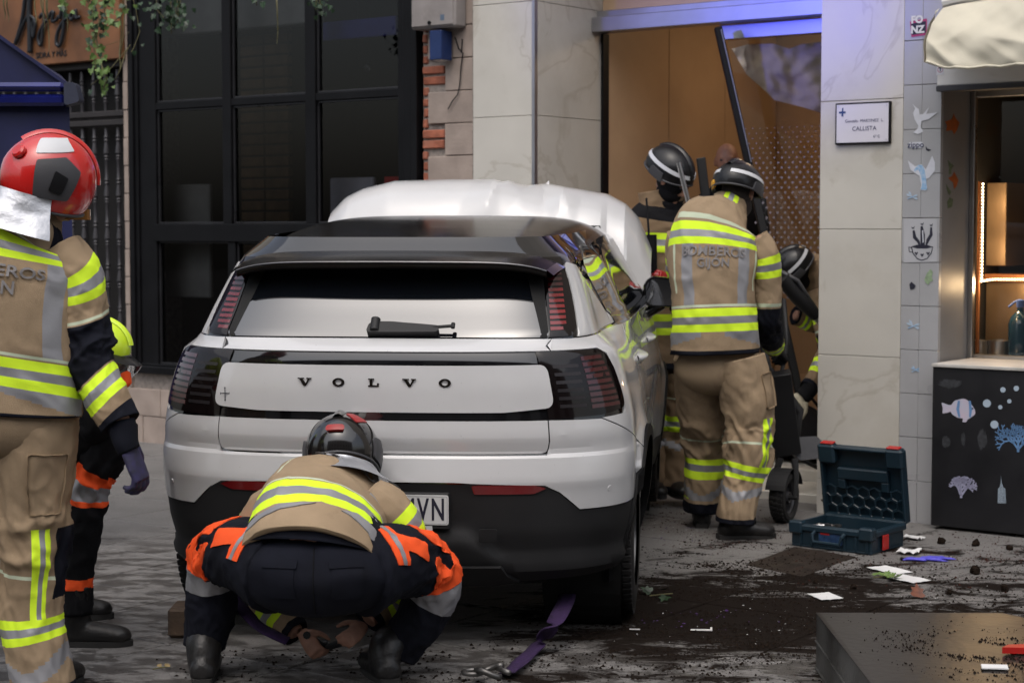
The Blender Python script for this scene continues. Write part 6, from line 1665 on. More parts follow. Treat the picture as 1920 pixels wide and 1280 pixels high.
lpatch(jc, 'reflective_tape', lf, [(.50, .165), (.58, .17), (.70, .14), (.70, .07), (.64, .11), (.57, .13)], C_sil, .003)
g = G(); lettering(g, 'BOMBEROS', .05, on_loft(lf, .86, .5), .003, bold=.002); part('lettering', g, C_let, jc)
for k_, sd in ((arC, 22), (alC, 23)):
    lf = Loft(k_, front=(0, 1, .2)); lf.disp = folds(sd, .005, lf.L, 10, .5); garment('sleeve', lf, MATS, sleeve_mf((.17, .29), .36, (.40, .66), (.76, .90), .96), sb((.17, .29), .36, (.40, .66), (.76, .90), .96), rings=90, seg=56, parent=jc)
lf = Loft(llC, front=(0, 1, 0)); lf.disp = folds(24, .006, lf.L, 9, .45)
def mCl(sd):
    def f(t, a):
        o = a if sd < 0 else 1 - a          # o in (0,.5) is the outer / upper side
        if .57 < t < .685: return SIL
        return NAV
    return f
BR = [.30, .50, .57, .685, .10, .125, .14, .155, .27]
trc = garment('trousers', lf, MATS, mCl(-1), BR, rings=100, seg=80, parent=C_, cap=(1, 0))
def orange(par, L_, sd):
    m_ = lambda o: [((a if sd < 0 else 1 - a), t) for a, t in o]
    lpatch(par, 'orange_patch', L_, rpoly(m_([(.10, .32), (.10, .567), (.62, .567), (.62, .51), (.50, .38), (.455, .33), (.405, .34), (.405, .47), (.36, .47), (.345, .31), (.25, .28)]), .012), C_org, .003)
    lpatch(par, 'pocket_tab', L_, rpoly(m_([(.30, .09), (.50, .09), (.50, .155), (.44, .16), (.45, .27), (.36, .27), (.36, .155), (.30, .155)]), .006), C_org, .003)
    lpatch(par, 'reflective_tape', L_, m_([(.30, .118), (.50, .118), (.50, .137), (.30, .137)]), C_sil, .005)
orange(trc, lf, -1)
lf = Loft(lrC, front=(0, 1, 0)); lf.disp = folds(25, .006, lf.L, 9, .45); o = garment('trouser_leg', lf, MATS, mCl(1), BR, rings=100, seg=80, parent=trc, cap=(1, 0)); orange(trc, lf, 1)
pc = at(598, 1066, 5.96); g = G()
def seat(s, t):
    a = 2 * pi * s; e = lerp(-pi / 2, pi / 2, t); r = V((.285, .19, .155)); p = V((cos(e) * cos(a) * r.x, cos(e) * sin(a) * r.y, sin(e) * r.z)); n = noise.noise(V((p.x * 6, p.y * 6, p.z * 12))) * .008 + .006 * max(0, 1 - 4 * abs(noise.noise(V((p.x * 5 + p.z * 4, p.y * 3, p.z * 8)))))
    cl_ = -.012 * exp(-(p.x / .03) ** 2) * (1 if p.y < 0 else 0)
    return pc + p * (1 + n * 4) + V((0, -cl_, 0))
grid(g, seat, 64, 32); o = part('trouser_seat', g, C_nav, trc, smooth=True)
for s0, s1 in ((.655, .715), (.785, .845)):
    g = G(); patch(g, rpoly([(s0, .36), (s1, .36), (s1, .62), (s0, .62)], .01), seat, .004, .006, .02); part('back_pocket', g, C_nav, o, smooth=40)
    g = G(); patch(g, rpoly([(s0 - .004, .57), (s1 + .004, .57), (s1 + .004, .63), (s0 - .004, .63)], .006), seat, .008, .006, .02); part('pocket_flap', g, C_nav, o, smooth=40)
g = G(); tube(g, [seat(.75, .2 + .03 * i) + V((0, -.0015, 0)) for i in range(18)], .0022, 5); part('seam', g, C_blk, o, smooth=True)
lf = Loft([K(590, 1040, 5.95, .256, .168), K(594, 1012, 5.975, .238, .150), K(600, 985, 6.03, .22, .13)], n=6); lf.disp = folds(29, .003, lf.L, 20); garment('waistband', lf, MATS, lambda t, a: NAV, rings=6, seg=60, parent=trc)
for k_, gx, gy, tp_, d in ((1, 384, 1290, at(384, 1200, 6.25), (-.1, 1, 0)), (2, 722, 1285, at(742, 1205, 6.25), (-.35, 1, 0))):
    p = at(gx, gy, 6.22); bt_ = boot(C_, (p.x, 6.20, 0), d, top=tp_, s=1.12)
    g = G(); q = tp_ + V((-.0, -.066, -.02)); tube(g, [q + V((-.014, 0, -.045)), q + V((-.014, -.004, .0)), q + V((-.008, -.004, .012)), q + V((.008, -.004, .012)), q + V((.014, -.004, 0)), q + V((.014, 0, -.045))], .006, 8); part('pull_loop', g, C_boot, bt_, smooth=True)
g = G(); q = at(733, 1239, 6.16); F = frameof(q, (1, 0, 0), (0, .1, 1)); slab(g, [(.02 * cos(2 * pi * i / 20), .015 * sin(2 * pi * i / 20)) for i in range(20)], F, .004); part('boot_badge', g, mat('green_badge', (.25, .35, .12), .5), bt_)
hc = at(643, 852, 6.47); h, sp = helmet(C_, hc, (.08, .80, -.60), (0, .6, .8), 1.06, mat('gloss_black_helmet', (.008, .007, .007), .2, coat=1, bump=.01, dirt=.15), 'blackred', .30)
neck_flap(h, hc + V((.01, -.035, .0)), (.2, .9, -.4), (.08, .35, .93), H_sil, drop=.065, flare_=.085, a0=1.3, a1=5.0)

# ---- D: standing beside the car, seen from behind
tD = [K(1341, 662, 9.12, .222, .15), K(1340, 620, 9.12, .218, .15), K(1338, 560, 9.13, .205, .145), K(1336, 490, 9.16, .225, .15), K(1342, 430, 9.2, .215, .14), K(1358, 402, 9.25, .135, .105), K(1368, 386, 9.28, .08)]
arD = [K(1412, 448, 9.2, .078), K(1430, 480, 9.2, .085), K(1436, 540, 9.22, .080), K(1436, 600, 9.25, .073), K(1446, 632, 9.42, .063), K(1452, 650, 9.55, .055)]
alD = [K(1278, 440, 9.22, .072), K(1274, 475, 9.26, .072), K(1278, 540, 9.36, .066), K(1284, 590, 9.5, .06), K(1292, 620, 9.7, .052)]
lrD = [K(1384, 672, 9.13, .135, .14), K(1400, 740, 9.12, .135, .14), K(1404, 800, 9.12, .118), K(1402, 850, 9.1, .112), K(1392, 900, 9.1, .100), K(1382, 950, 9.08, .098), K(1380, 978, 9.08, .098)]
llD = [K(1310, 672, 9.2, .125, .14), K(1312, 740, 9.3, .125), K(1322, 830, 9.4, .11), K(1320, 890, 9.42, .10), K(1318, 955, 9.45, .098)]
D, MD = body_mesh('firefighter in tan gear and black helmet standing beside the car, back turned', tD, [arD, alD], [lrD, llD], (at(1384, 362, 9.3), (.5, .75, -.42), (.2, .4, .9)), face=True)
lf = Loft(tD); lf.disp = folds(31, .0075, lf.L, 5); LD = lf
jd = garment('jacket', lf, MATS, jacket_mf(.14, .28, .655, .77, (.36, .415), hem=.03), jb(.14, .28, .655, .77, .03), rings=90, seg=80, parent=D, cap=(0, 1))
back_text(lf, jd, .61, .54, .066, .51)
lf = Loft(arD); lf.disp = folds(32, .005, lf.L, 10, .6); garment('sleeve', lf, MATS, sleeve_mf((.13, .26), .43, (.46, .86), (.88, .96), .97), sb((.13, .26), .43, (.46, .86), (.88, .96), .97), rings=80, seg=50, parent=jd)
lf = Loft(alD); lf.disp = folds(33, .005, lf.L, 10, .6); garment('sleeve', lf, MATS, sleeve_mf(), sb(), rings=60, seg=40, parent=jd)
lf = Loft(lrD, front=(.4, .9, 0)); lf.disp = folds(34, .009, lf.L, 5.5, .5); trd = garment('trousers', lf, MATS, leg_mf((.635, .735), (.36, .635), (.64, .73), .52, .965), lb((.635, .735), (.36, .635), .52, .965), rings=100, seg=80, parent=D); LDR = lf
lf = Loft(llD, front=(.2, 1, 0)); lf.disp = folds(35, .008, lf.L, 5.5, .5); garment('trouser_leg', lf, MATS, leg_mf((.66, .78), (.9, .91), (.3, .38), .50, .93), lb((.66, .78), (.9, .91), .50, .93), rings=80, seg=60, parent=trd)
g = G(); ball(g, at(1345, 690, 9.17), (.215, .15, .14), 40, 20); part('trouser_seat', g, C_tan, trd, smooth=True)
g = G(); patch(g, rpoly([(.66, .12), (.80, .12), (.79, .30), (.66, .30)], .01), pk(LDR), .02, .03, .02); o = part('pocket', g, C_tan, trd, smooth=40)
g = G(); patch(g, rpoly([(.65, .05), (.83, .06), (.82, .16), (.66, .12)], .008), pk(LDR), .036, .012, .02); part('pocket_flap', g, C_tan, o, smooth=40); g = G(); patch(g, [(.73, .105), (.83, .13), (.83, .175), (.73, .13)], pk(LDR), .040, .01, .02); part('flap_edge', g, C_nav, o, smooth=40)
g = G(); patch(g, rpoly([(.72, .235), (.78, .24), (.78, .30), (.72, .30)], .004), pk(LDR), .023, .006, .02); part('reflective_tape', g, C_sil, o, smooth=40)
p = at(1378, 1000, 9.08); boot(D, (p.x, 9.1, 0), (1, .15, 0), s=1.12, shaft=.16); p = at(1318, 960, 9.45); boot(D, (p.x, 9.5, 0), (.1, 1, 0), s=1.1, shaft=.16)
glove(D, at(1456, 655, 9.58), (.4, .7, -.3), (.4, -.5, .7), [C_blk], side=-1, curl=.8)
glove(D, at(1290, 628, 9.75), (.6, .7, -.2), (0, 0, 1), [C_blk], side=1, curl=.8)
hc = at(1384, 350, 9.3); h, sp = helmet(D, hc, (.55, .72, -.40), (.25, .35, .9), .96, H_blk, 'black', .15)
g = G(); patch(g, rpoly([(2.2, -.42), (2.6, -.42), (2.6, -.14), (2.2, -.14)], .05), lambda a, b: sp(a, b), .006, .012, .1); part('yellow_tag', g, mat('orange_tag', (.75, .38, .03), .5), h, smooth=40)
lf = Loft([K(1362, 398, 9.26, .105, .095), K(1370, 376, 9.29, .088, .085)], n=4); lf.disp = folds(36, .004, lf.L, 14); o = garment('collar', lf, MATS, lambda t, a: (YEL if abs(abs(a - .52) - .045) < .022 else SIL if abs(a - .52) < .024 else TAN), rings=10, seg=90, parent=jd)

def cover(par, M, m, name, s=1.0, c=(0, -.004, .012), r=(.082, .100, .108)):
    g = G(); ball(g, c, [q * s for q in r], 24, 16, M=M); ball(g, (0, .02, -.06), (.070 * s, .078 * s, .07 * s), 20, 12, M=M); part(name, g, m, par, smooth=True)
cover(D, MD, mat('dark_hair', (.015, .010, .008), .7, bump=.5, bscale=300), 'hair', 1., (0, -.014, .012), (.079, .088, .100))
# ---- E: in the doorway, facing out, head bowed
tE = [K(1240, 690, 10.25, .22, .15), K(1240, 600, 10.25, .21, .15), K(1240, 500, 10.22, .225, .15), K(1243, 420, 10.2, .215, .14), K(1250, 385, 10.18, .13, .10), K(1255, 368, 10.15, .08)]
arE = [K(1182, 400, 10.2, .075), K(1166, 440, 10.2, .078), K(1170, 520, 10.1, .07), K(1205, 570, 9.95, .06), K(1240, 550, 9.85, .05)]
alE = [K(1300, 400, 10.2, .075), K(1318, 450, 10.2, .075), K(1312, 530, 10.1, .068), K(1280, 560, 10.0, .058), K(1262, 545, 9.9, .05)]
lrE = [K(1215, 690, 10.25, .12, .13), K(1222, 800, 10.3, .105), K(1222, 920, 10.3, .095)]
llE = [K(1268, 690, 10.25, .12, .13), K(1268, 800, 10.3, .105), K(1264, 920, 10.3, .095)]
E, ME = body_mesh('firefighter inside the doorway facing out with a bowed black helmet, holding a bar', tE, [arE, alE], [lrE, llE], (at(1262, 338, 10.1), (.60, -.45, -.70), (.45, -.45, .75)), face=True)
def mE(t, a):
    q = band(t, .68, .79)
    if q is not None: return q
    q = band(t, .20, .33)
    if q is not None: return q
    if t > .86: return BLK
    if t < .04: return NAV
    return DTN
lf = Loft(tE); lf.disp = folds(41, .007, lf.L, 8); je = garment('jacket', lf, MATS, mE, b3(.68, .79) + b3(.20, .33), rings=80, seg=70, parent=E, cap=(0, 1))
for k_ in (arE, alE):
    lf = Loft(k_); lf.disp = folds(42, .005, lf.L, 10); garment('sleeve', lf, MATS, sleeve_mf((.22, .36), .15, (.5, .72), (.76, .9), .96, DTN), sb((.22, .36), .15, (.5, .72), (.76, .9), .96), rings=60, seg=40, parent=je)
tr_ = None
for k_ in (lrE, llE):
    lf = Loft(k_); lf.disp = folds(43, .009, lf.L, 8, .5); tr_ = garment('trousers', lf, MATS, leg_mf((.36, .5), (.9, .91), (.3, .38), .2, .95, base=DTN), lb((.36, .5), (.9, .91), .2, .95), rings=50, seg=40, parent=E)
    p = k_[-1][0]; boot(E, (p.x, p.y, .05), (.2, -1, 0))
glove(E, at(1252, 545, 9.82), (.5, -.4, .3), (0, -1, .3), [mat('grey_glove', (.35, .33, .32), .7)], side=1, curl=.9); glove(E, at(1258, 535, 9.86), (-.5, -.4, .3), (0, -1, .3), [H_dred], side=-1, curl=.9)
cover(E, ME, C_blk, 'face_shade'); hc = at(1257, 318, 10.12); helmet(E, hc, (.60, -.45, -.62), (.42, -.42, .78), .98, H_blk, 'black', .15)  # black cover over head and face paints in the shade there
lf = Loft([K(1245, 396, 10.2, .13, .11), K(1238, 355, 10.2, .125, .11)], n=4); lf.disp = folds(46, .006, lf.L, 14); garment('collar', lf, MATS, lambda t, a: DTN if abs(a) > .12 and a < .88 else BLK, rings=10, seg=50, parent=je)
g = G(); tube(g, [at(1212, 372, 10.05), at(1216, 430, 9.98), at(1222, 560, 9.98)], .006, 8); tube(g, [at(1222, 440, 9.96), at(1223, 520, 9.96)], .028, 10); part('radio_strap', g, C_blk, je)

# ---- F: bending in from behind the marble column
tF = [K(1600, 690, 10.75, .22, .16), K(1580, 600, 10.7, .21, .15), K(1555, 540, 10.65, .215, .15), K(1525, 512, 10.6, .16, .12), K(1502, 502, 10.55, .08)]
arF = [K(1535, 545, 10.55, .075), K(1548, 600, 10.5, .075), K(1556, 650, 10.45, .068), K(1535, 700, 10.35, .058), K(1515, 728, 10.3, .05)]
alF = [K(1560, 560, 10.8, .075), K(1530, 600, 10.8, .07), K(1490, 590, 10.75, .055)]
lrF = [K(1600, 700, 10.8, .13), K(1590, 800, 10.6, .11), K(1610, 930, 10.8, .09)]
F_, MF = body_mesh('firefighter bending forward behind the marble column with a gloved hand reaching down', tF, [arF, alF], [lrF], (at(1488, 508, 10.52), (-.65, .2, -.75), (-.75, -.25, .6)))
lf = Loft(tF, front=(-.6, -.3, -.6)); lf.disp = folds(51, .006, lf.L, 8); jf = garment('jacket', lf, MATS, lambda t, a: (band(t, .25, .38) if band(t, .25, .38) is not None else band(t, .7, .78) if band(t, .7, .78) is not None else DTN), b3(.25, .38) + b3(.7, .78), rings=60, seg=50, parent=F_, cap=(0, 1))
for k_ in (arF, alF):
    lf = Loft(k_); lf.disp = folds(52, .005, lf.L, 10); garment('sleeve', lf, MATS, sleeve_mf((.18, .3), .36, (.4, .6), (.70, .86), .95, DTN), sb((.18, .3), .36, (.4, .6), (.70, .86), .95), rings=60, seg=40, parent=jf)
lf = Loft(lrF); lf.disp = folds(53, .008, lf.L, 8); garment('trousers', lf, MATS, leg_mf(base=DTN), lb(), rings=40, seg=40, parent=F_)
p = lrF[-1][0]; boot(F_, (p.x, p.y, .12), (-1, 0, 0))
glove(F_, at(1503, 745, 10.28), (-.75, -.2, -.55), (-.3, -.85, .3), [mat('cream_work_glove', (.42, .38, .28), .8, var=.2, scale=40)], side=-1, curl=.25, cuffm=C_blk, wrist=at(1522, 722, 10.3), s=1.15, spread=.12)
cover(F_, MF, C_blk, 'face_shade'); hc = at(1486, 500, 10.5); helmet(F_, hc, (-.65, .2, -.75), (-.75, -.25, .6), .86, H_blk, 'black', .15)  # same black cover, shade over the face given as a dark shape

# ---- G: bald man at the back of the hall
tG = [K(1370, 640, 11.9, .20, .13), K(1368, 520, 11.9, .20, .13), K(1366, 420, 11.9, .215, .13), K(1364, 365, 11.9, .19, .11), K(1362, 345, 11.9, .09), K(1362, 335, 11.88, .06)]
arG = [[K(1312, 375, 11.9, .065), K(1300, 460, 11.9, .06), K(1310, 560, 11.8, .045)], [K(1418, 375, 11.9, .065), K(1428, 460, 11.9, .06), K(1420, 560, 11.8, .045)]]
lG = [[K(x, 640, 11.9, .10), K(x, 760, 11.9, .085), K(x, 885, 11.9, .07)] for x in (1345, 1395)]
GG, MG = body_mesh('bald man in a dark jacket standing at the back of the entrance hall', tG, arG, lG, (at(1363, 303, 11.88), (-.15, -1, -.15), (0, -.1, 1)), face=True)
lf = Loft(tG[:-1]); lf.disp = folds(61, .006, lf.L, 8); jg = garment('jacket', lf, MATS, lambda t, a: BLK, rings=40, seg=40, parent=GG, cap=(0, 1))
for k_ in arG: lf = Loft(k_); garment('sleeve', lf, MATS, lambda t, a: BLK, rings=20, seg=24, parent=jg, cap=(1, 1))
for k_ in lG: lf = Loft(k_); garment('trousers', lf, MATS, lambda t, a: NAV, rings=20, seg=24, parent=GG); p = k_[-1][0]; boot(GG, (p.x, p.y, .12), (0, -1, 0), name='shoe')

# ------------------------------------------------------------------ props
M_teal = mat('dark_teal_plastic', (.008, .023, .036), .42, var=.15, bump=.04, dirt=.15, dcol=(.05, .05, .045)); M_redp = mat('red_plastic', (.40, .015, .012), .4, bump=.02); M_paper = mat('white_paper', (.66, .66, .66), .7, var=.06, bump=.1)
def Gn(px, py, z=0.): return onground(px, py, z)
# open tool case
FL, FR, BR = Gn(1478, 1022), Gn(1622, 1040), Gn(1704, 1012)
ex = (FR - FL).normalized(); W_ = (FR - FL).length; ey = V((-ex.y, ex.x, 0)); D_ = max(.30, (BR - FR).dot(ey)); H_ = .115
W_ = .46; D_ = .36
TF = frameof(FL, ex, ey)
tc = thing('tool_case', 'open dark teal plastic tool case with red latches on the pavement by the marble column', 'toolbox', F=TF)
g = G(TF); t_ = .012
def wallbox(g, x0, y0, x1, y1, z0, z1, t):
    cbox(g, (x0, y0, z0), (x1, y1, z0 + t), .003)
    for a, b in (((x0, y0), (x1, y0 + t)), ((x0, y1 - t), (x1, y1)), ((x0, y0 + t), (x0 + t, y1 - t)), ((x1 - t, y0 + t), (x1, y1 - t))): cbox(g, (a[0], a[1], z0 + t), (b[0], b[1], z1), .003)
wallbox(g, .012, .012, W_ - .012, D_ - .012, 0, H_, t_); 
cbox(g, (0, 0, H_ - .035), (W_, .02, H_ - .004), .006); cbox(g, (0, .02, H_ - .035), (.02, D_, H_ - .004), .006); cbox(g, (W_ - .02, .02, H_ - .035), (W_, D_, H_ - .004), .006)
for x in (.0, W_ - .075): cbox(g, (x, -.006, H_ - .05), (x + .075, .05, H_ + .012), .008)
for x in (.06, .12, .30, .36, .42): cbox(g, (x, .004, .006), (x + .012, .0125, H_ - .036), .002)
cb = part('case_base', g, M_teal, tc)
g = G(TF); wallbox(g, .03, .03, .20, .20, .02, .07, .004); wallbox(g, .21, .03, .43, .16, .02, .07, .004); part('tray', g, M_teal, tc)
LF = TF @ Matrix.Translation((0, D_ - .01, H_ - .01)) @ Matrix.Rotation(radians(100), 4, 'X')
g = G(LF)      # lid: x along the hinge, y up, z towards the front
LH = .37; cbox(g, (.0, 0, -.055), (W_, LH, -.045), .008)
for a, b in (((0, 0), (W_, .014)), ((0, LH - .014), (W_, LH)), ((0, .014), (.014, LH - .014)), ((W_ - .014, .014), (W_, LH - .014))): cbox(g, (a[0], a[1], -.045), (b[0], b[1], .0), .004)
for x in (-.006, W_ - .09): cbox(g, (x, LH - .09, -.05), (x + .096, LH + .012, .008), .012)
cbox(g, (.09, LH - .17, -.045), (W_ - .09, LH - .11, -.012), .006); cbox(g, (.09, LH - .22, -.045), (.13, LH - .17, -.014), .004); cbox(g, (W_ - .13, LH - .22, -.045), (W_ - .09, LH - .17, -.014), .004)
lid = part('lid', g, M_teal, tc)
g = G(LF)
for r in range(3):
    for c in range(7):
        cx, cy = .035 + c * .062 + (r % 2) * .031, .03 + r * .052
        if cx > W_ - .03: continue
        pts = [(cx + .034 * cos(pi / 6 + pi / 3 * i), cy + .031 * sin(pi / 6 + pi / 3 * i), -.030) for i in range(7)]
        for a, b in zip(pts, pts[1:]): tube(g, [a, b], .0045, 5)
tag(part('honeycomb_rib', g, M_teal, lid), kind='stuff')
for x in (.012, W_ - .082):
    g = G(LF); cbox(g, (x, LH + .0122, -.04), (x + .07, LH + .020, .002), .004); part('red_tab', g, M_redp, lid)
g = G(TF); cbox(g, (W_ + .0005, .10, .012), (W_ + .006, .16, H_ - .03), .002); part('latch', g, M_redp, tc, label='red side latch')
g = G(TF); tube(g, [(.15, -.004, .085), (.15, -.03, .075), (.16, -.036, .04), (.30, -.036, .04), (.31, -.03, .075), (.31, -.004, .085)], .009, 8); part('handle', g, M_teal, tc, smooth=35)
g = G(TF); cbox(g, (.165, .0055, .03), (.295, .0118, .09), .001); lb_ = part('maker_label', g, mat('blue_label', (.03, .07, .16), .3, var=.3, scale=40, bump=0, col2=(.01, .02, .05)), tc)
g = G(TF); cbox(g, (.175, .0045, .074), (.225, .0054, .084), 0); part('red_print', g, M_redp, lb_)
for i, (x, y, a, L_, lab) in enumerate(((.08, .12, .5, .13, 'chrome spanner lying at the left in the open tool case'), (.30, .12, .2, .16, 'dark pliers lying across the right of the open tool case'), (.13, .18, -.3, .12, 'short steel wrench lying at the back of the open tool case'))):
    M = TF @ Matrix.Translation((x, y, .085)) @ Matrix.Rotation(a, 4, 'Z'); g = G(M)
    tube(g, [(-L_ / 2, 0, 0), (L_ / 2, 0, .012)], .008, 8); lathe(g, [(.01, -.006), (.02, -.006), (.02, .006), (.01, .006), (.01, -.006)], 12, M=Matrix.Translation((L_ / 2, 0, .012))); cbox(g, (-L_ / 2 - .02, -.016, -.006), (-L_ / 2, .016, .008), .003)
    tag(part('hand_tool', g, M_steel if i != 1 else M_black, smooth=35), lab, 'tool', 'tools in the open case')

# upturned metal planter, bottom right
P0 = Gn(1530, 1252); P1 = V((P0.x + .70, P0.y + .03, 0)); px_ = (P1 - P0).normalized()
Pn = Gn(1650, 1300, .2); dn = V((Pn.x - P0.x, Pn.y - P0.y, 0)); 
pl_ = thing('metal_planter', 'overturned dark metal planter box lying in spilled soil at the bottom right corner', 'planter')
M_plt = mat('scuffed_metal', (.030, .026, .024), .33, metal=.35, var=.35, scale=3, bump=.12, bscale=30, dirt=.55, dcol=(.02, .014, .01)); M_pls = mat('scratched_grey_metal', (.11, .11, .105), .42, metal=.5, var=.4, scale=5, bump=.2, bscale=60, dirt=.5, dcol=(.04, .035, .03))
h0 = .2; dd = dn; 
q = [P0, P0 + V((.66, .0, 0)), P0 + V((.86, -.28, 0)), P0 + V((.95, -1.2, 0)), P0 + dd * 1.12]
def prism(g, base, z0, z1, inset=0.0):
    n = len(base); vs = [V((p.x, p.y, z0)) for p in base] + [V((p.x, p.y, z1)) for p in base]
    g.add(vs, [tuple(range(n))[::-1], tuple(range(n, 2 * n))] + [(i, (i + 1) % n, n + (i + 1) % n, n + i) for i in range(n)])
base = q[::-1]
g = G(); prism(g, base, .0, h0 - .004); part('side_wall', g, M_pls, pl_)
c0 = sum(q, V()) / len(q)
g = G()
def lidtop(p, z): return V((p.x, p.y, z))
top = [c0.lerp(p, 1.004) for p in base]; n = len(top); q_top = [c0.lerp(p, .97) for p in base]
vs = [lidtop(p, h0 - .003) for p in top] + [lidtop(p, h0) for p in top] + [lidtop(c0.lerp(p, .97), h0 + .001) for p in top] + [lidtop(c0, h0 - .004)]
g.add(vs, [(i, (i + 1) % n, n + (i + 1) % n, n + i) for i in range(n)] + [(n + i, n + (i + 1) % n, 2 * n + (i + 1) % n, 2 * n + i) for i in range(n)] + [(2 * n + i, 2 * n + (i + 1) % n, 3 * n) for i in range(n)]); part('base_plate', g, M_plt, pl_)
g = G(); a_, b_ = P0, P0 + dd * 1.12; out_ = V((dd.y, -dd.x, 0)).normalized() * -1
if out_.x > 0: out_ = -out_
for z in (.004, .10): tube(g, [a_ + V((0, 0, z)) + out_ * .002, b_ + V((0, 0, z * .75)) + out_ * .002], .004, 6)
part('seam', g, M_pls, pl_)

# electric scooter fallen in the doorway
M_tyre2 = P_rub
sc = thing('kick_scooter', 'black electric scooter with a treaded wheel jammed in the doorway behind the standing firefighter', 'scooter')
wc = at(1470, 925, 9.62); wc.z = .115; WS = Matrix.Translation(wc) @ Matrix.Rotation(radians(68), 4, 'Z') @ Matrix.Rotation(radians(4), 4, 'Y') @ Matrix.Rotation(pi / 2, 4, 'Y')
WS = Matrix.Translation(V((wc.x, wc.y, .135))) @ Matrix.Rotation(radians(-28), 4, 'Z') @ Matrix.Rotation(pi / 2, 4, 'Y')
g = G(WS); lathe(g, [(.085, -.035), (.105, -.046), (.122, -.042), (.133, -.022), (.135, 0), (.133, .022), (.122, .042), (.105, .046), (.085, .035)], 40)
for k in range(30):
    for z, o in ((-.024, 0), (.024, .1), (0, .05)):
        M = Matrix.Rotation(2 * pi * k / 30 + o, 4, 'Z') @ Matrix.Translation((.132, 0, z)); cbox(g, (-.004, -.008, -.010), (.0055, .008, .010), .002, M=M)
wh = part('wheel', g, P_rub, sc, smooth=35)
g = G(WS); lathe(g, [(.02, .03), (.03, .034), (.03, -.034), (.02, -.03)], 20)
for k in range(6):
    a = 2 * pi * k / 6; tube(g, [(.025 * cos(a), .025 * sin(a), 0), (.088 * cos(a), .088 * sin(a), .0)], .008, 6)
lathe(g, [(.088, -.03), (.080, -.02), (.080, .02), (.088, .03)], 30); part('rim', g, H_gry, wh, smooth=35)
g = G()
for s in (-1, 1): tube(g, [WS @ V((0, 0, .06 * s)), WS @ V((-.10, .02, .06 * s)), WS @ V((-.20, .05, .04 * s))], [.014, .016, .02], 8)
tube(g, [WS @ V((0, 0, -.075)), WS @ V((0, 0, .075))], .012, 8); part('fork', g, P_plas, sc, smooth=35)
g = G(WS); 
for i in range(14):
    a0, a1 = radians(110 + i * 10), radians(120 + i * 10); g.add([(.155 * cos(a0), .155 * sin(a0), -.055), (.155 * cos(a1), .155 * sin(a1), -.055), (.155 * cos(a1), .155 * sin(a1), .055), (.155 * cos(a0), .155 * sin(a0), .055)], [(0, 1, 2, 3)])
part('mudguard', g, P_plas, sc, smooth=True)
g = G(); bar(g, at(1472, 850, 9.75), at(1452, 700, 9.6), .17, .07); part('deck', g, P_plas, sc)
g = G(); tube(g, [at(1488, 835, 9.8), at(1500, 770, 9.85), at(1440, 690, 9.8), at(1420, 600, 9.85)], [.028, .024, .022, .02], 10); part('stem', g, P_plas, sc, smooth=True)
g = G(); c = at(1512, 838, 9.75); slab(g, rpoly([(-.10, .0), (-.05, .055), (.06, .06), (.12, .0), (.08, -.06), (-.04, -.07)], .01), frameof(c, (1, .1, 0), (0, .2, 1)), .05); part('fairing', g, mat('grey_fairing', (.07, .07, .075), .45), sc)

# things held or leaning in the doorway
g = G(); tube(g, [at(1272, 305, 9.75), at(1300, 415, 9.75), at(1306, 440, 9.76)], .013, 12); tag(part('steel_bar', g, M_steel, smooth=35), 'slim grey steel bar held upright beside the bowed black helmet', 'bar')
g = G(); bar(g, at(1330, 430, 10.2), at(1314, 296, 10.2), .05, .035); tag(part('frame_rail', g, P_plas), 'broken dark door rail standing upright between the two black helmets', 'rail')
sp_ = thing('rescue_spreader', 'black hydraulic rescue tool held low between the standing firefighter and the column', 'tool')
a_, b_ = at(1466, 520, 10.0), at(1530, 592, 10.1); g = G(); tube(g, [a_, a_.lerp(b_, .5), b_], [.045, .05, .035], 14); part('cylinder', g, P_plas, sp_, smooth=35)
g = G(); tube(g, [a_ + V((-.02, 0, .04)), a_.lerp(b_, .4) + V((0, -.06, .07)), b_ + V((0, -.02, .03))], .012, 8); part('carry_handle', g, H_gry, sp_, smooth=True)
g = G(); tube(g, [b_, b_ + V((.10, .02, -.10)), b_ + V((.16, .05, -.25))], [.03, .022, .008], 8); tube(g, [b_, b_ + V((.12, .0, -.03))], [.03, .01], 8); part('jaw', g, M_steel, sp_, smooth=True)
g = G(); P_ = [at(1470, 560, 10.0), at(1476, 640, 9.95), at(1462, 720, 9.9), at(1478, 800, 9.9), at(1500, 860, 9.95), at(1540, 880, 10.1)]; tube(g, P_, .012, 8); part('hose', g, P_plas, sp_, smooth=True)
g = G(); c = at(1482, 500, 10.3)
# rubble sack inside the door
sk = thing('black_bag', 'black bag of equipment slumped on the hall floor behind the scooter wheel', 'bag')
g = G(WF); u, w, = uu(1510, 1.2), 1.3
def bag(s, t):
    a = 2 * pi * s; r = (.30 * sin(pi * min(t, .999) ** .7) + .02) * (1 + .15 * noise.noise(V((3 * cos(a), 3 * sin(a), t * 4)))); return V((uu(1500, 1.1) + r * cos(a) * 1.3, 1.15 + r * sin(a) * .8, .12 + .34 * t + .02 * noise.noise(V((6 * cos(a), 6 * sin(a), t * 7)))))
grid(g, bag, 40, 20); part('sack', g, C_blk, sk, smooth=True)
g = G(WF); q = bag(.3, .8); tube(g, [bag(.1, .85), bag(.3, .97) + V((0, 0, .12)), bag(.55, .85)], .012, 8); part('strap', g, C_blk, sk, smooth=True)

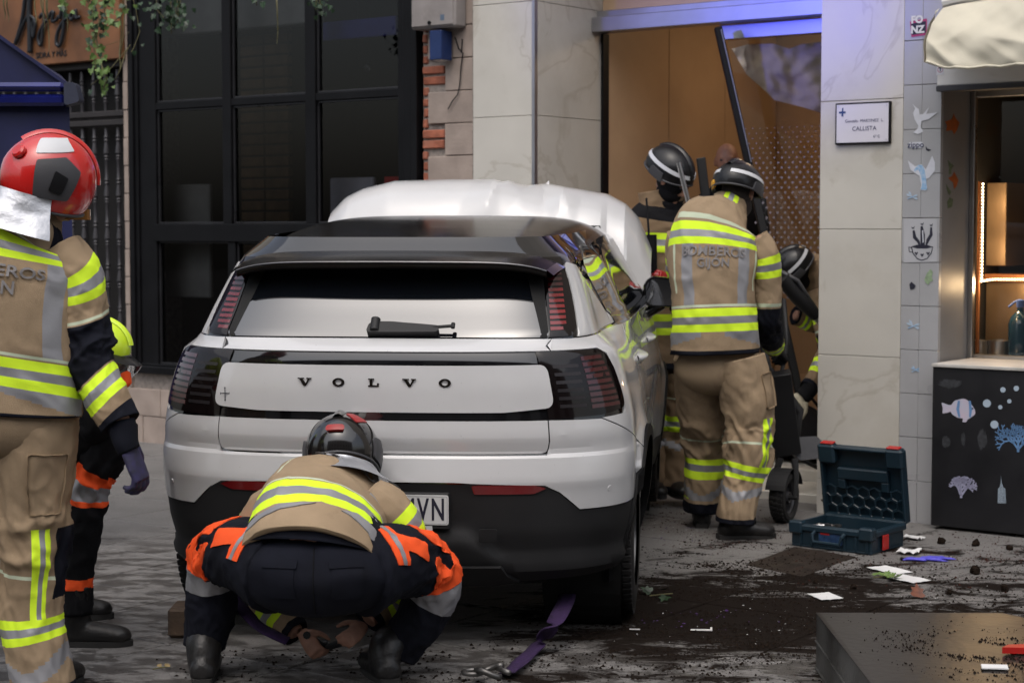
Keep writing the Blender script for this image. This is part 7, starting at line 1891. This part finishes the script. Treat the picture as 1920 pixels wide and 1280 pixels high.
# under and around the car
g = G(); a_ = Gn(314, 1196); cbox(g, (a_.x, a_.y, 0), (a_.x + .13, a_.y + .16, .115), .012); tag(part('wheel_chock', g, mat('worn_wood', (.085, .055, .035), .8, var=.3, scale=10, bump=.3)), 'brown wooden block wedged at the left rear tyre', 'block')
M_pur = mat('purple_webbing', (.028, .010, .055), .85, var=.25, scale=30, bump=.3, bscale=120)
def strap(name, pts, w, lab, tw=0.):
    g = G(); P = [V(p) for p in pts]; Q = []
    for i in range(len(P) - 1):
        p0, p1, p2, p3 = P[max(i - 1, 0)], P[i], P[i + 1], P[min(i + 2, len(P) - 1)]
        for q in range(8):
            t = q / 8; Q.append(.5 * ((2 * p1) + (p2 - p0) * t + (2 * p0 - 5 * p1 + 4 * p2 - p3) * t * t + (3 * p1 - p0 - 3 * p2 + p3) * t ** 3))
    Q.append(P[-1]); fr = frames(Q, (0, 0, 1)); vs = []
    for i, (p, (t, s, f)) in enumerate(zip(Q, fr)):
        a = tw * i / len(Q); d = s * cos(a) + f * sin(a); k = f * cos(a) - s * sin(a)
        for u_ in (-1, -.4, .4, 1):
            vs.append(p + d * w * u_ + k * .004 * (1 - abs(u_)) + k * .003 * sin(i * .7 + u_))
        for u_ in (1, .4, -.4, -1): vs.append(p + d * w * u_ - k * .004)
    n = 8; fs = [(i * n + k, i * n + (k + 1) % n, (i + 1) * n + (k + 1) % n, (i + 1) * n + k) for i in range(len(Q) - 1) for k in range(n)]
    g.add(vs, fs); o = part(name, g, M_pur, smooth=True); tag(o, lab, 'strap'); return o
strap('lifting_strap', [at(1058, 1085, 7.2), at(1062, 1120, 6.9), at(1040, 1165, 6.6), Gn(1010, 1205, .03), Gn(975, 1240, .02), Gn(948, 1262, .02)], .034, 'purple lifting strap trailing from under the car to the metal shackle', .25)
strap('lifting_strap', [at(425, 1100, 6.4), at(450, 1135, 6.3), at(490, 1175, 6.22), at(540, 1200, 6.2)], .022, 'purple strap pulled taut by the crouching firefighter', .5)
M_dst = mat('dull_steel', (.16, .155, .15), .45, metal=.9, var=.3)
sh = thing('shackle', 'steel shackle at the end of the purple strap on the pavement', 'shackle')
c = Gn(925, 1268, .02); g = G(); tube(g, [c + V((.05 * cos(t) - .01, .045 * sin(t), .02 + .012 * sin(t * 2))) for t in [.6 + i * .35 for i in range(15)]], .011, 8); part('bow', g, M_dst, sh, smooth=True)
g = G(); tube(g, [c + V((.01, .05, .02)), c + V((.055, -.035, .022))], .010, 8); part('pin', g, M_dst, sh, smooth=True)
g = G(); tube(g, [c + V((-.07 + .035 * cos(t), .01 + .03 * sin(t), .014)) for t in [i * .4 for i in range(17)]], .009, 8); part('ring', g, M_dst, sh, smooth=True)
g = G(); tube(g, [at(575, 1190, 6.28), Gn(610, 1215, .03), at(650, 1200, 6.22)], .014, 8); cbox(g, (-.03, -.02, -.01), (.03, .02, .012), .004, M=Matrix.Translation(Gn(600, 1205, .04))); tag(part('ratchet_hook', g, P_plas, smooth=35), 'dark hook in the hands of the crouching firefighter', 'hook')

# papers, gloves and scraps on the pavement
def sheet(cx, cy, w, h, rot, lab, m=M_paper, name='paper_scrap', cat='paper', curl=.004, sd=0):
    c = Gn(cx, cy, .006); g = G(); w *= 1.15; h *= 1.15
    def f(s, t):
        x, y = (s - .5) * w, (t - .5) * h; z = curl * (abs(noise.noise(V((s * 2.5 + sd, t * 2.5, sd)))) + .6 * (s - .5) ** 2 * 2)
        return c + V((x * cos(rot) - y * sin(rot), x * sin(rot) + y * cos(rot), z))
    grid(g, f, 10, 8); grid(g, lambda s, t: f(s, t) - V((0, 0, .0012)), 10, 8, flip=True); tag(part(name, g, m, smooth=True), lab, cat)
sheet(1668, 1068, .10, .16, .5, 'white paper sheet above the green leaves, nearest the blue glove', sd=1)
sheet(1700, 1084, .10, .16, .6, 'white paper sheet touching the green leaves on the right', sd=2)
sheet(1547, 1117, .09, .12, .3, 'lone white paper scrap left of the other papers', sd=3)
sheet(1704, 1034, .09, .10, -.4, 'white paper crumpled against the blue disposable glove', sd=4, curl=.018)
sheet(1712, 1008, .06, .09, .8, 'white folded card beside the tool case at the kiosk foot', sd=5, curl=.018)
g = G(); c = Gn(1738, 1041, .02); hand_geo(g, c, (1, .25, .0), (0, .2, 1), 1, .85, .25, .16); hand_geo(g, c + V((-.03, -.03, .0)), (-.9, .4, 0), (0, .2, 1), 1, .75, .5, .12)
r = remesh(g, .005, 2); r.v = [V((p.x, p.y, max(.003, c.z - .014 + (p.z - c.z) * .7 + .006 * noise.noise(p * 30)))) for p in r.v]; tag(part('disposable_glove', r, mat('violet_nitrile', (.09, .08, .55), .4, var=.1, bump=.05), smooth=True), 'crumpled violet blue disposable glove on the pavement', 'glove')
def leafobj(name, lab, cat, pts, m, s, n_, sd):
    rng = random.Random(sd); o = thing(name, lab, cat); 
    for i in range(n_):
        p = pts + V((rng.gauss(0, s * .7), rng.gauss(0, s * .7), rng.uniform(.004, s * .5))); g = G(); n = V((rng.gauss(0, .4), rng.gauss(0, .4) - .3, 1)).normalized(); up = V((rng.gauss(0, 1), rng.gauss(0, 1), .3)); up = (up - n * up.dot(n)).normalized(); ivy_leaf(g, p, n, up, s * rng.uniform(.7, 1.2)); part('leaf', g, m, o)
    g = G(); tube(g, [pts + V((-s, 0, .004)), pts + V((0, 0, .01)), pts + V((s, s * .4, .01))], .0025, 5); part('stem', g, M_stem, o)
leafobj('green_sprig', 'broken green sprig between the two white papers', 'leaves', Gn(1658, 1084), M_leaf, .05, 7, 4)
leafobj('plant_sprig', 'green sprig sticking up beside the right rear tyre', 'plant', Gn(1240, 1118), M_leafd, .05, 3, 6)
c = Gn(1720, 1118, .004); g = G(); ivy_leaf(g, c, V((.2, -.8, .6)).normalized(), V((.1, .6, .8)).normalized(), .07); tag(part('dead_leaf', g, mat('brown_leaf', (.16, .055, .03), .6, var=.3, scale=40), smooth=True), 'curled brown dead leaf right of the papers', 'leaf')
def broken(cx, cy, m, pts, lab, cat, name, z=.004, th=.004, s=1.):
    F = frameof(Gn(cx, cy, z + th), (1, 0, 0), (0, 1, .0)); g = G(); slab(g, [(x * s, y * s) for x, y in pts], F, th); tag(part(name, g, m), lab, cat)
broken(1313, 1178, M_white, [(-.04, -.012), (.045, -.02), (.05, .03), (.042, .03), (.04, -.006), (-.035, -.002)], 'small white angled plastic shard on the dark soil', 'shard', 'plastic_shard')
broken(1190, 1178, M_white, [(-.02, 0), (.02, -.004), (.022, .002), (-.02, .006)], 'thin white splinter beside the right rear tyre', 'shard', 'plastic_shard')
broken(1862, 1248, M_paper, [(-.04, -.02), (.04, -.03), (.05, .02), (-.03, .03)], 'white crumpled scrap lying on the upturned planter', 'scrap', 'paper_scrap', z=.203)
broken(1905, 1210, M_redp, [(-.05, -.02), (.06, -.03), (.06, .03), (-.02, .02)], 'red plastic fragment at the planter edge', 'fragment', 'plastic_fragment', z=.203, th=.02)
0 and broken(1800, 1278, mat('blue_plastic_bit', (.08, .25, .5), .5), [(-.05, -.01), (.05, -.02), (.05, .01), (-.04, .02)], 'blue scrap of plastic on the planter', 'fragment', 'plastic_fragment', z=.203)
rng = random.Random(12)
M_clod = mat('soil_clod', (.015, .010, .007), .95, spec=.1, var=.3, scale=40, bump=.8)
CL = ['soil clod alone in the middle of the pavement below the kiosk counter', 'flat soil clod near the right edge above the planter', 'soil clod against the plinth at the far right', 'small soil clod just below the one at the plinth', 'soil clod at the plinth right of the folded card', 'soil clod at the plinth between the card and the right edge', 'tiny soil clod right of the brown dead leaf', 'tiny soil clod above the lone white paper scrap', 'soil clod left of the paper sheets']
for i, (x, y, s) in enumerate(((1828, 1070, .022), (1883, 1103, .018), (1900, 1000, .016), (1893, 1027, .015), (1765, 1014, .02), (1830, 1018, .02), (1780, 1110, .012), (1530, 1090, .012), (1600, 1100, .014))):
    g = G(); ball(g, (0, 0, 0), s, 10, 7, M=Matrix.Translation(Gn(x, y, s * .6))); g.v = [p + V((0, 0, 0)) + (p - Gn(x, y, s * .6)) * (.6 * noise.noise(p * 60)) for p in g.v]
    tag(part('soil_clod', g, M_clod), CL[i], 'clod', 'soil clods on the pavement')
# loose soil: one heap of small crumbs nobody could count
def crumbs(name, n, regs, m, smin, smax, sd, zmax=.0, lab=None):
    rng = random.Random(sd); vs = []; fs = []
    for i in range(n):
        cx, cy, rx, ry = rng.choice(regs); r = sqrt(rng.random()) if rng.random() < .5 else rng.random(); a = rng.random() * 2 * pi
        p = Gn(cx, cy) + V((rx * r * cos(a), ry * r * sin(a), 0)); 
        if noise.noise(V((p.x * 2.2, p.y * 4.5, sd))) < -.12: continue
        s = smin + (smax - smin) * rng.random() ** 4; k = len(vs); t = rng.random() * 6.28
        for j in range(4): vs.append((p.x + s * cos(t + j * 1.57) * rng.uniform(.6, 1.3), p.y + s * sin(t + j * 1.57) * rng.uniform(.6, 1.3), .0005))
        vs.append((p.x, p.y, s * rng.uniform(.5, 1.1))); fs += [(k, k + 1, k + 4), (k + 1, k + 2, k + 4), (k + 2, k + 3, k + 4), (k + 3, k, k + 4)]
    g = G(); g.v = [V(v) for v in vs]; g.f = fs; g.m = [0] * len(fs); return tag(part(name, g, m), lab, 'soil' if 'soil' in name else 'debris', kind='stuff')
crumbs('scattered_soil', 15000, [(1330, 1160, .75, .7), (1420, 1210, .8, .6), (1560, 1110, .9, .8), (1700, 1090, .9, .8), (1330, 1060, .6, .8), (900, 1240, 1.2, .5)], M_clod, .0022, .009, 5, lab='dark potting soil scattered over the pavement right of the car')
rng = random.Random(77); g = G()
for i in range(4200):
    p = P0.lerp(P0 + V((.9, -.9, 0)), rng.random() ** .6) + V((rng.gauss(0, .25), rng.gauss(0, .16) - .15, 0))
    cam_d = p - c0
    if not inpoly((p.x, p.y), [(w.x, w.y) for w in q_top]): continue
    s_ = .0015 + .006 * rng.random() ** 5
    if noise.noise(V((p.x * 5, p.y * 9, 4))) < -.02: continue
    k = len(g.v); t = rng.random() * 6.28
    for j in range(4): g.v.append(V((p.x + s_ * cos(t + j * 1.57), p.y + s_ * sin(t + j * 1.57) * rng.uniform(.6, 1.3), h0 - .003)))
    g.v.append(V((p.x, p.y, h0 + s_ * .8))); g.f += [(k, k + 1, k + 4), (k + 1, k + 2, k + 4), (k + 2, k + 3, k + 4), (k + 3, k, k + 4)]; g.m += [0] * 4
tag(part('soil_on_planter', g, M_clod), 'dark soil spilled over the upturned metal planter', kind='stuff')
crumbs('scattered_soil', 4500, [(1300, 980, .5, .8), (1700, 1050, 1., .8), (1850, 1050, .6, .8)], mat('reddish_soil', (.05, .018, .013), .9, spec=.1, var=.3), .002, .007, 8, lab='reddish soil specks scattered in front of the tool case')
crumbs('glass_crumbs', 420, [(1420, 1180, 1., .8), (1290, 1000, .4, .8), (1750, 1120, 1., .8)], mat('glass_crumb', (.6, .62, .62), .2, var=.1, bump=0), .0015, .0045, 9, lab='tiny pale glass crumbs glinting on the pavement')
crumbs('fallen_petals', 110, [(1275, 905, .2, .5), (1265, 1000, .2, .3), (1330, 1160, .3, .2)], mat('purple_petal', (.05, .015, .10), .6, var=.3, scale=40), .003, .009, 10, lab='purple petals and rubble bits on the floor beside the front wheel')
crumbs('plaster_rubble', 300, [(1270, 900, .25, .5)], mat('pale_rubble', (.25, .21, .17), .9, var=.3), .004, .018, 11, lab='pale plaster rubble on the step beside the front wheel')
# leaves and wet litter at the left
leafobj('fallen_leaf', 'yellow leaf on the wet pavement left of the crouching firefighter', 'leaf', Gn(300, 1256), mat('yellow_leaf', (.30, .22, .10), .6), .025, 2, 14)
# dark inspection cover in the paving
g = G(); q = [Gn(1398, 1058, .001), Gn(1505, 1080, .001), Gn(1604, 1043, .001), Gn(1490, 1024, .001)]; g.add(q + [p + V((0, 0, -.01)) for p in q], [(0, 1, 2, 3)] + [(i, i + 4, (i + 1) % 4 + 4, (i + 1) % 4) for i in range(4)])
tag(part('inspection_cover', g, mat('dark_cover', (.026, .019, .015), .7, spec=.2, var=.3, scale=12, bump=.4, dirt=.5)), 'dark square inspection cover set in the paving before the tool case', 'cover')

# ------------------------------------------------------------------ put each thing's origin at its base
def wverts(o, M):
    out = []
    W = M @ (o.matrix_basis if o.parent else Matrix())
    if o.type == 'MESH' and len(o.data.vertices):
        bb = [V(c) for c in o.bound_box]; out += [W @ c for c in bb]
    for ch in o.children: out += wverts(ch, W)
    return out
bpy.context.view_layer.update()
for o in [o for o in bpy.data.objects if o.parent is None and o.type == 'EMPTY']:
    P = []
    for ch in o.children: P += wverts(ch, o.matrix_basis)
    if not P: continue
    lo = [min(p[i] for p in P) for i in range(3)]; hi = [max(p[i] for p in P) for i in range(3)]
    base = V(((lo[0] + hi[0]) / 2, (lo[1] + hi[1]) / 2, lo[2]))
    d = o.matrix_basis.inverted() @ base
    M = o.matrix_basis.copy(); o.matrix_basis = M @ Matrix.Translation(d)
    for ch in o.children: ch.matrix_basis = Matrix.Translation(-d) @ ch.matrix_basis
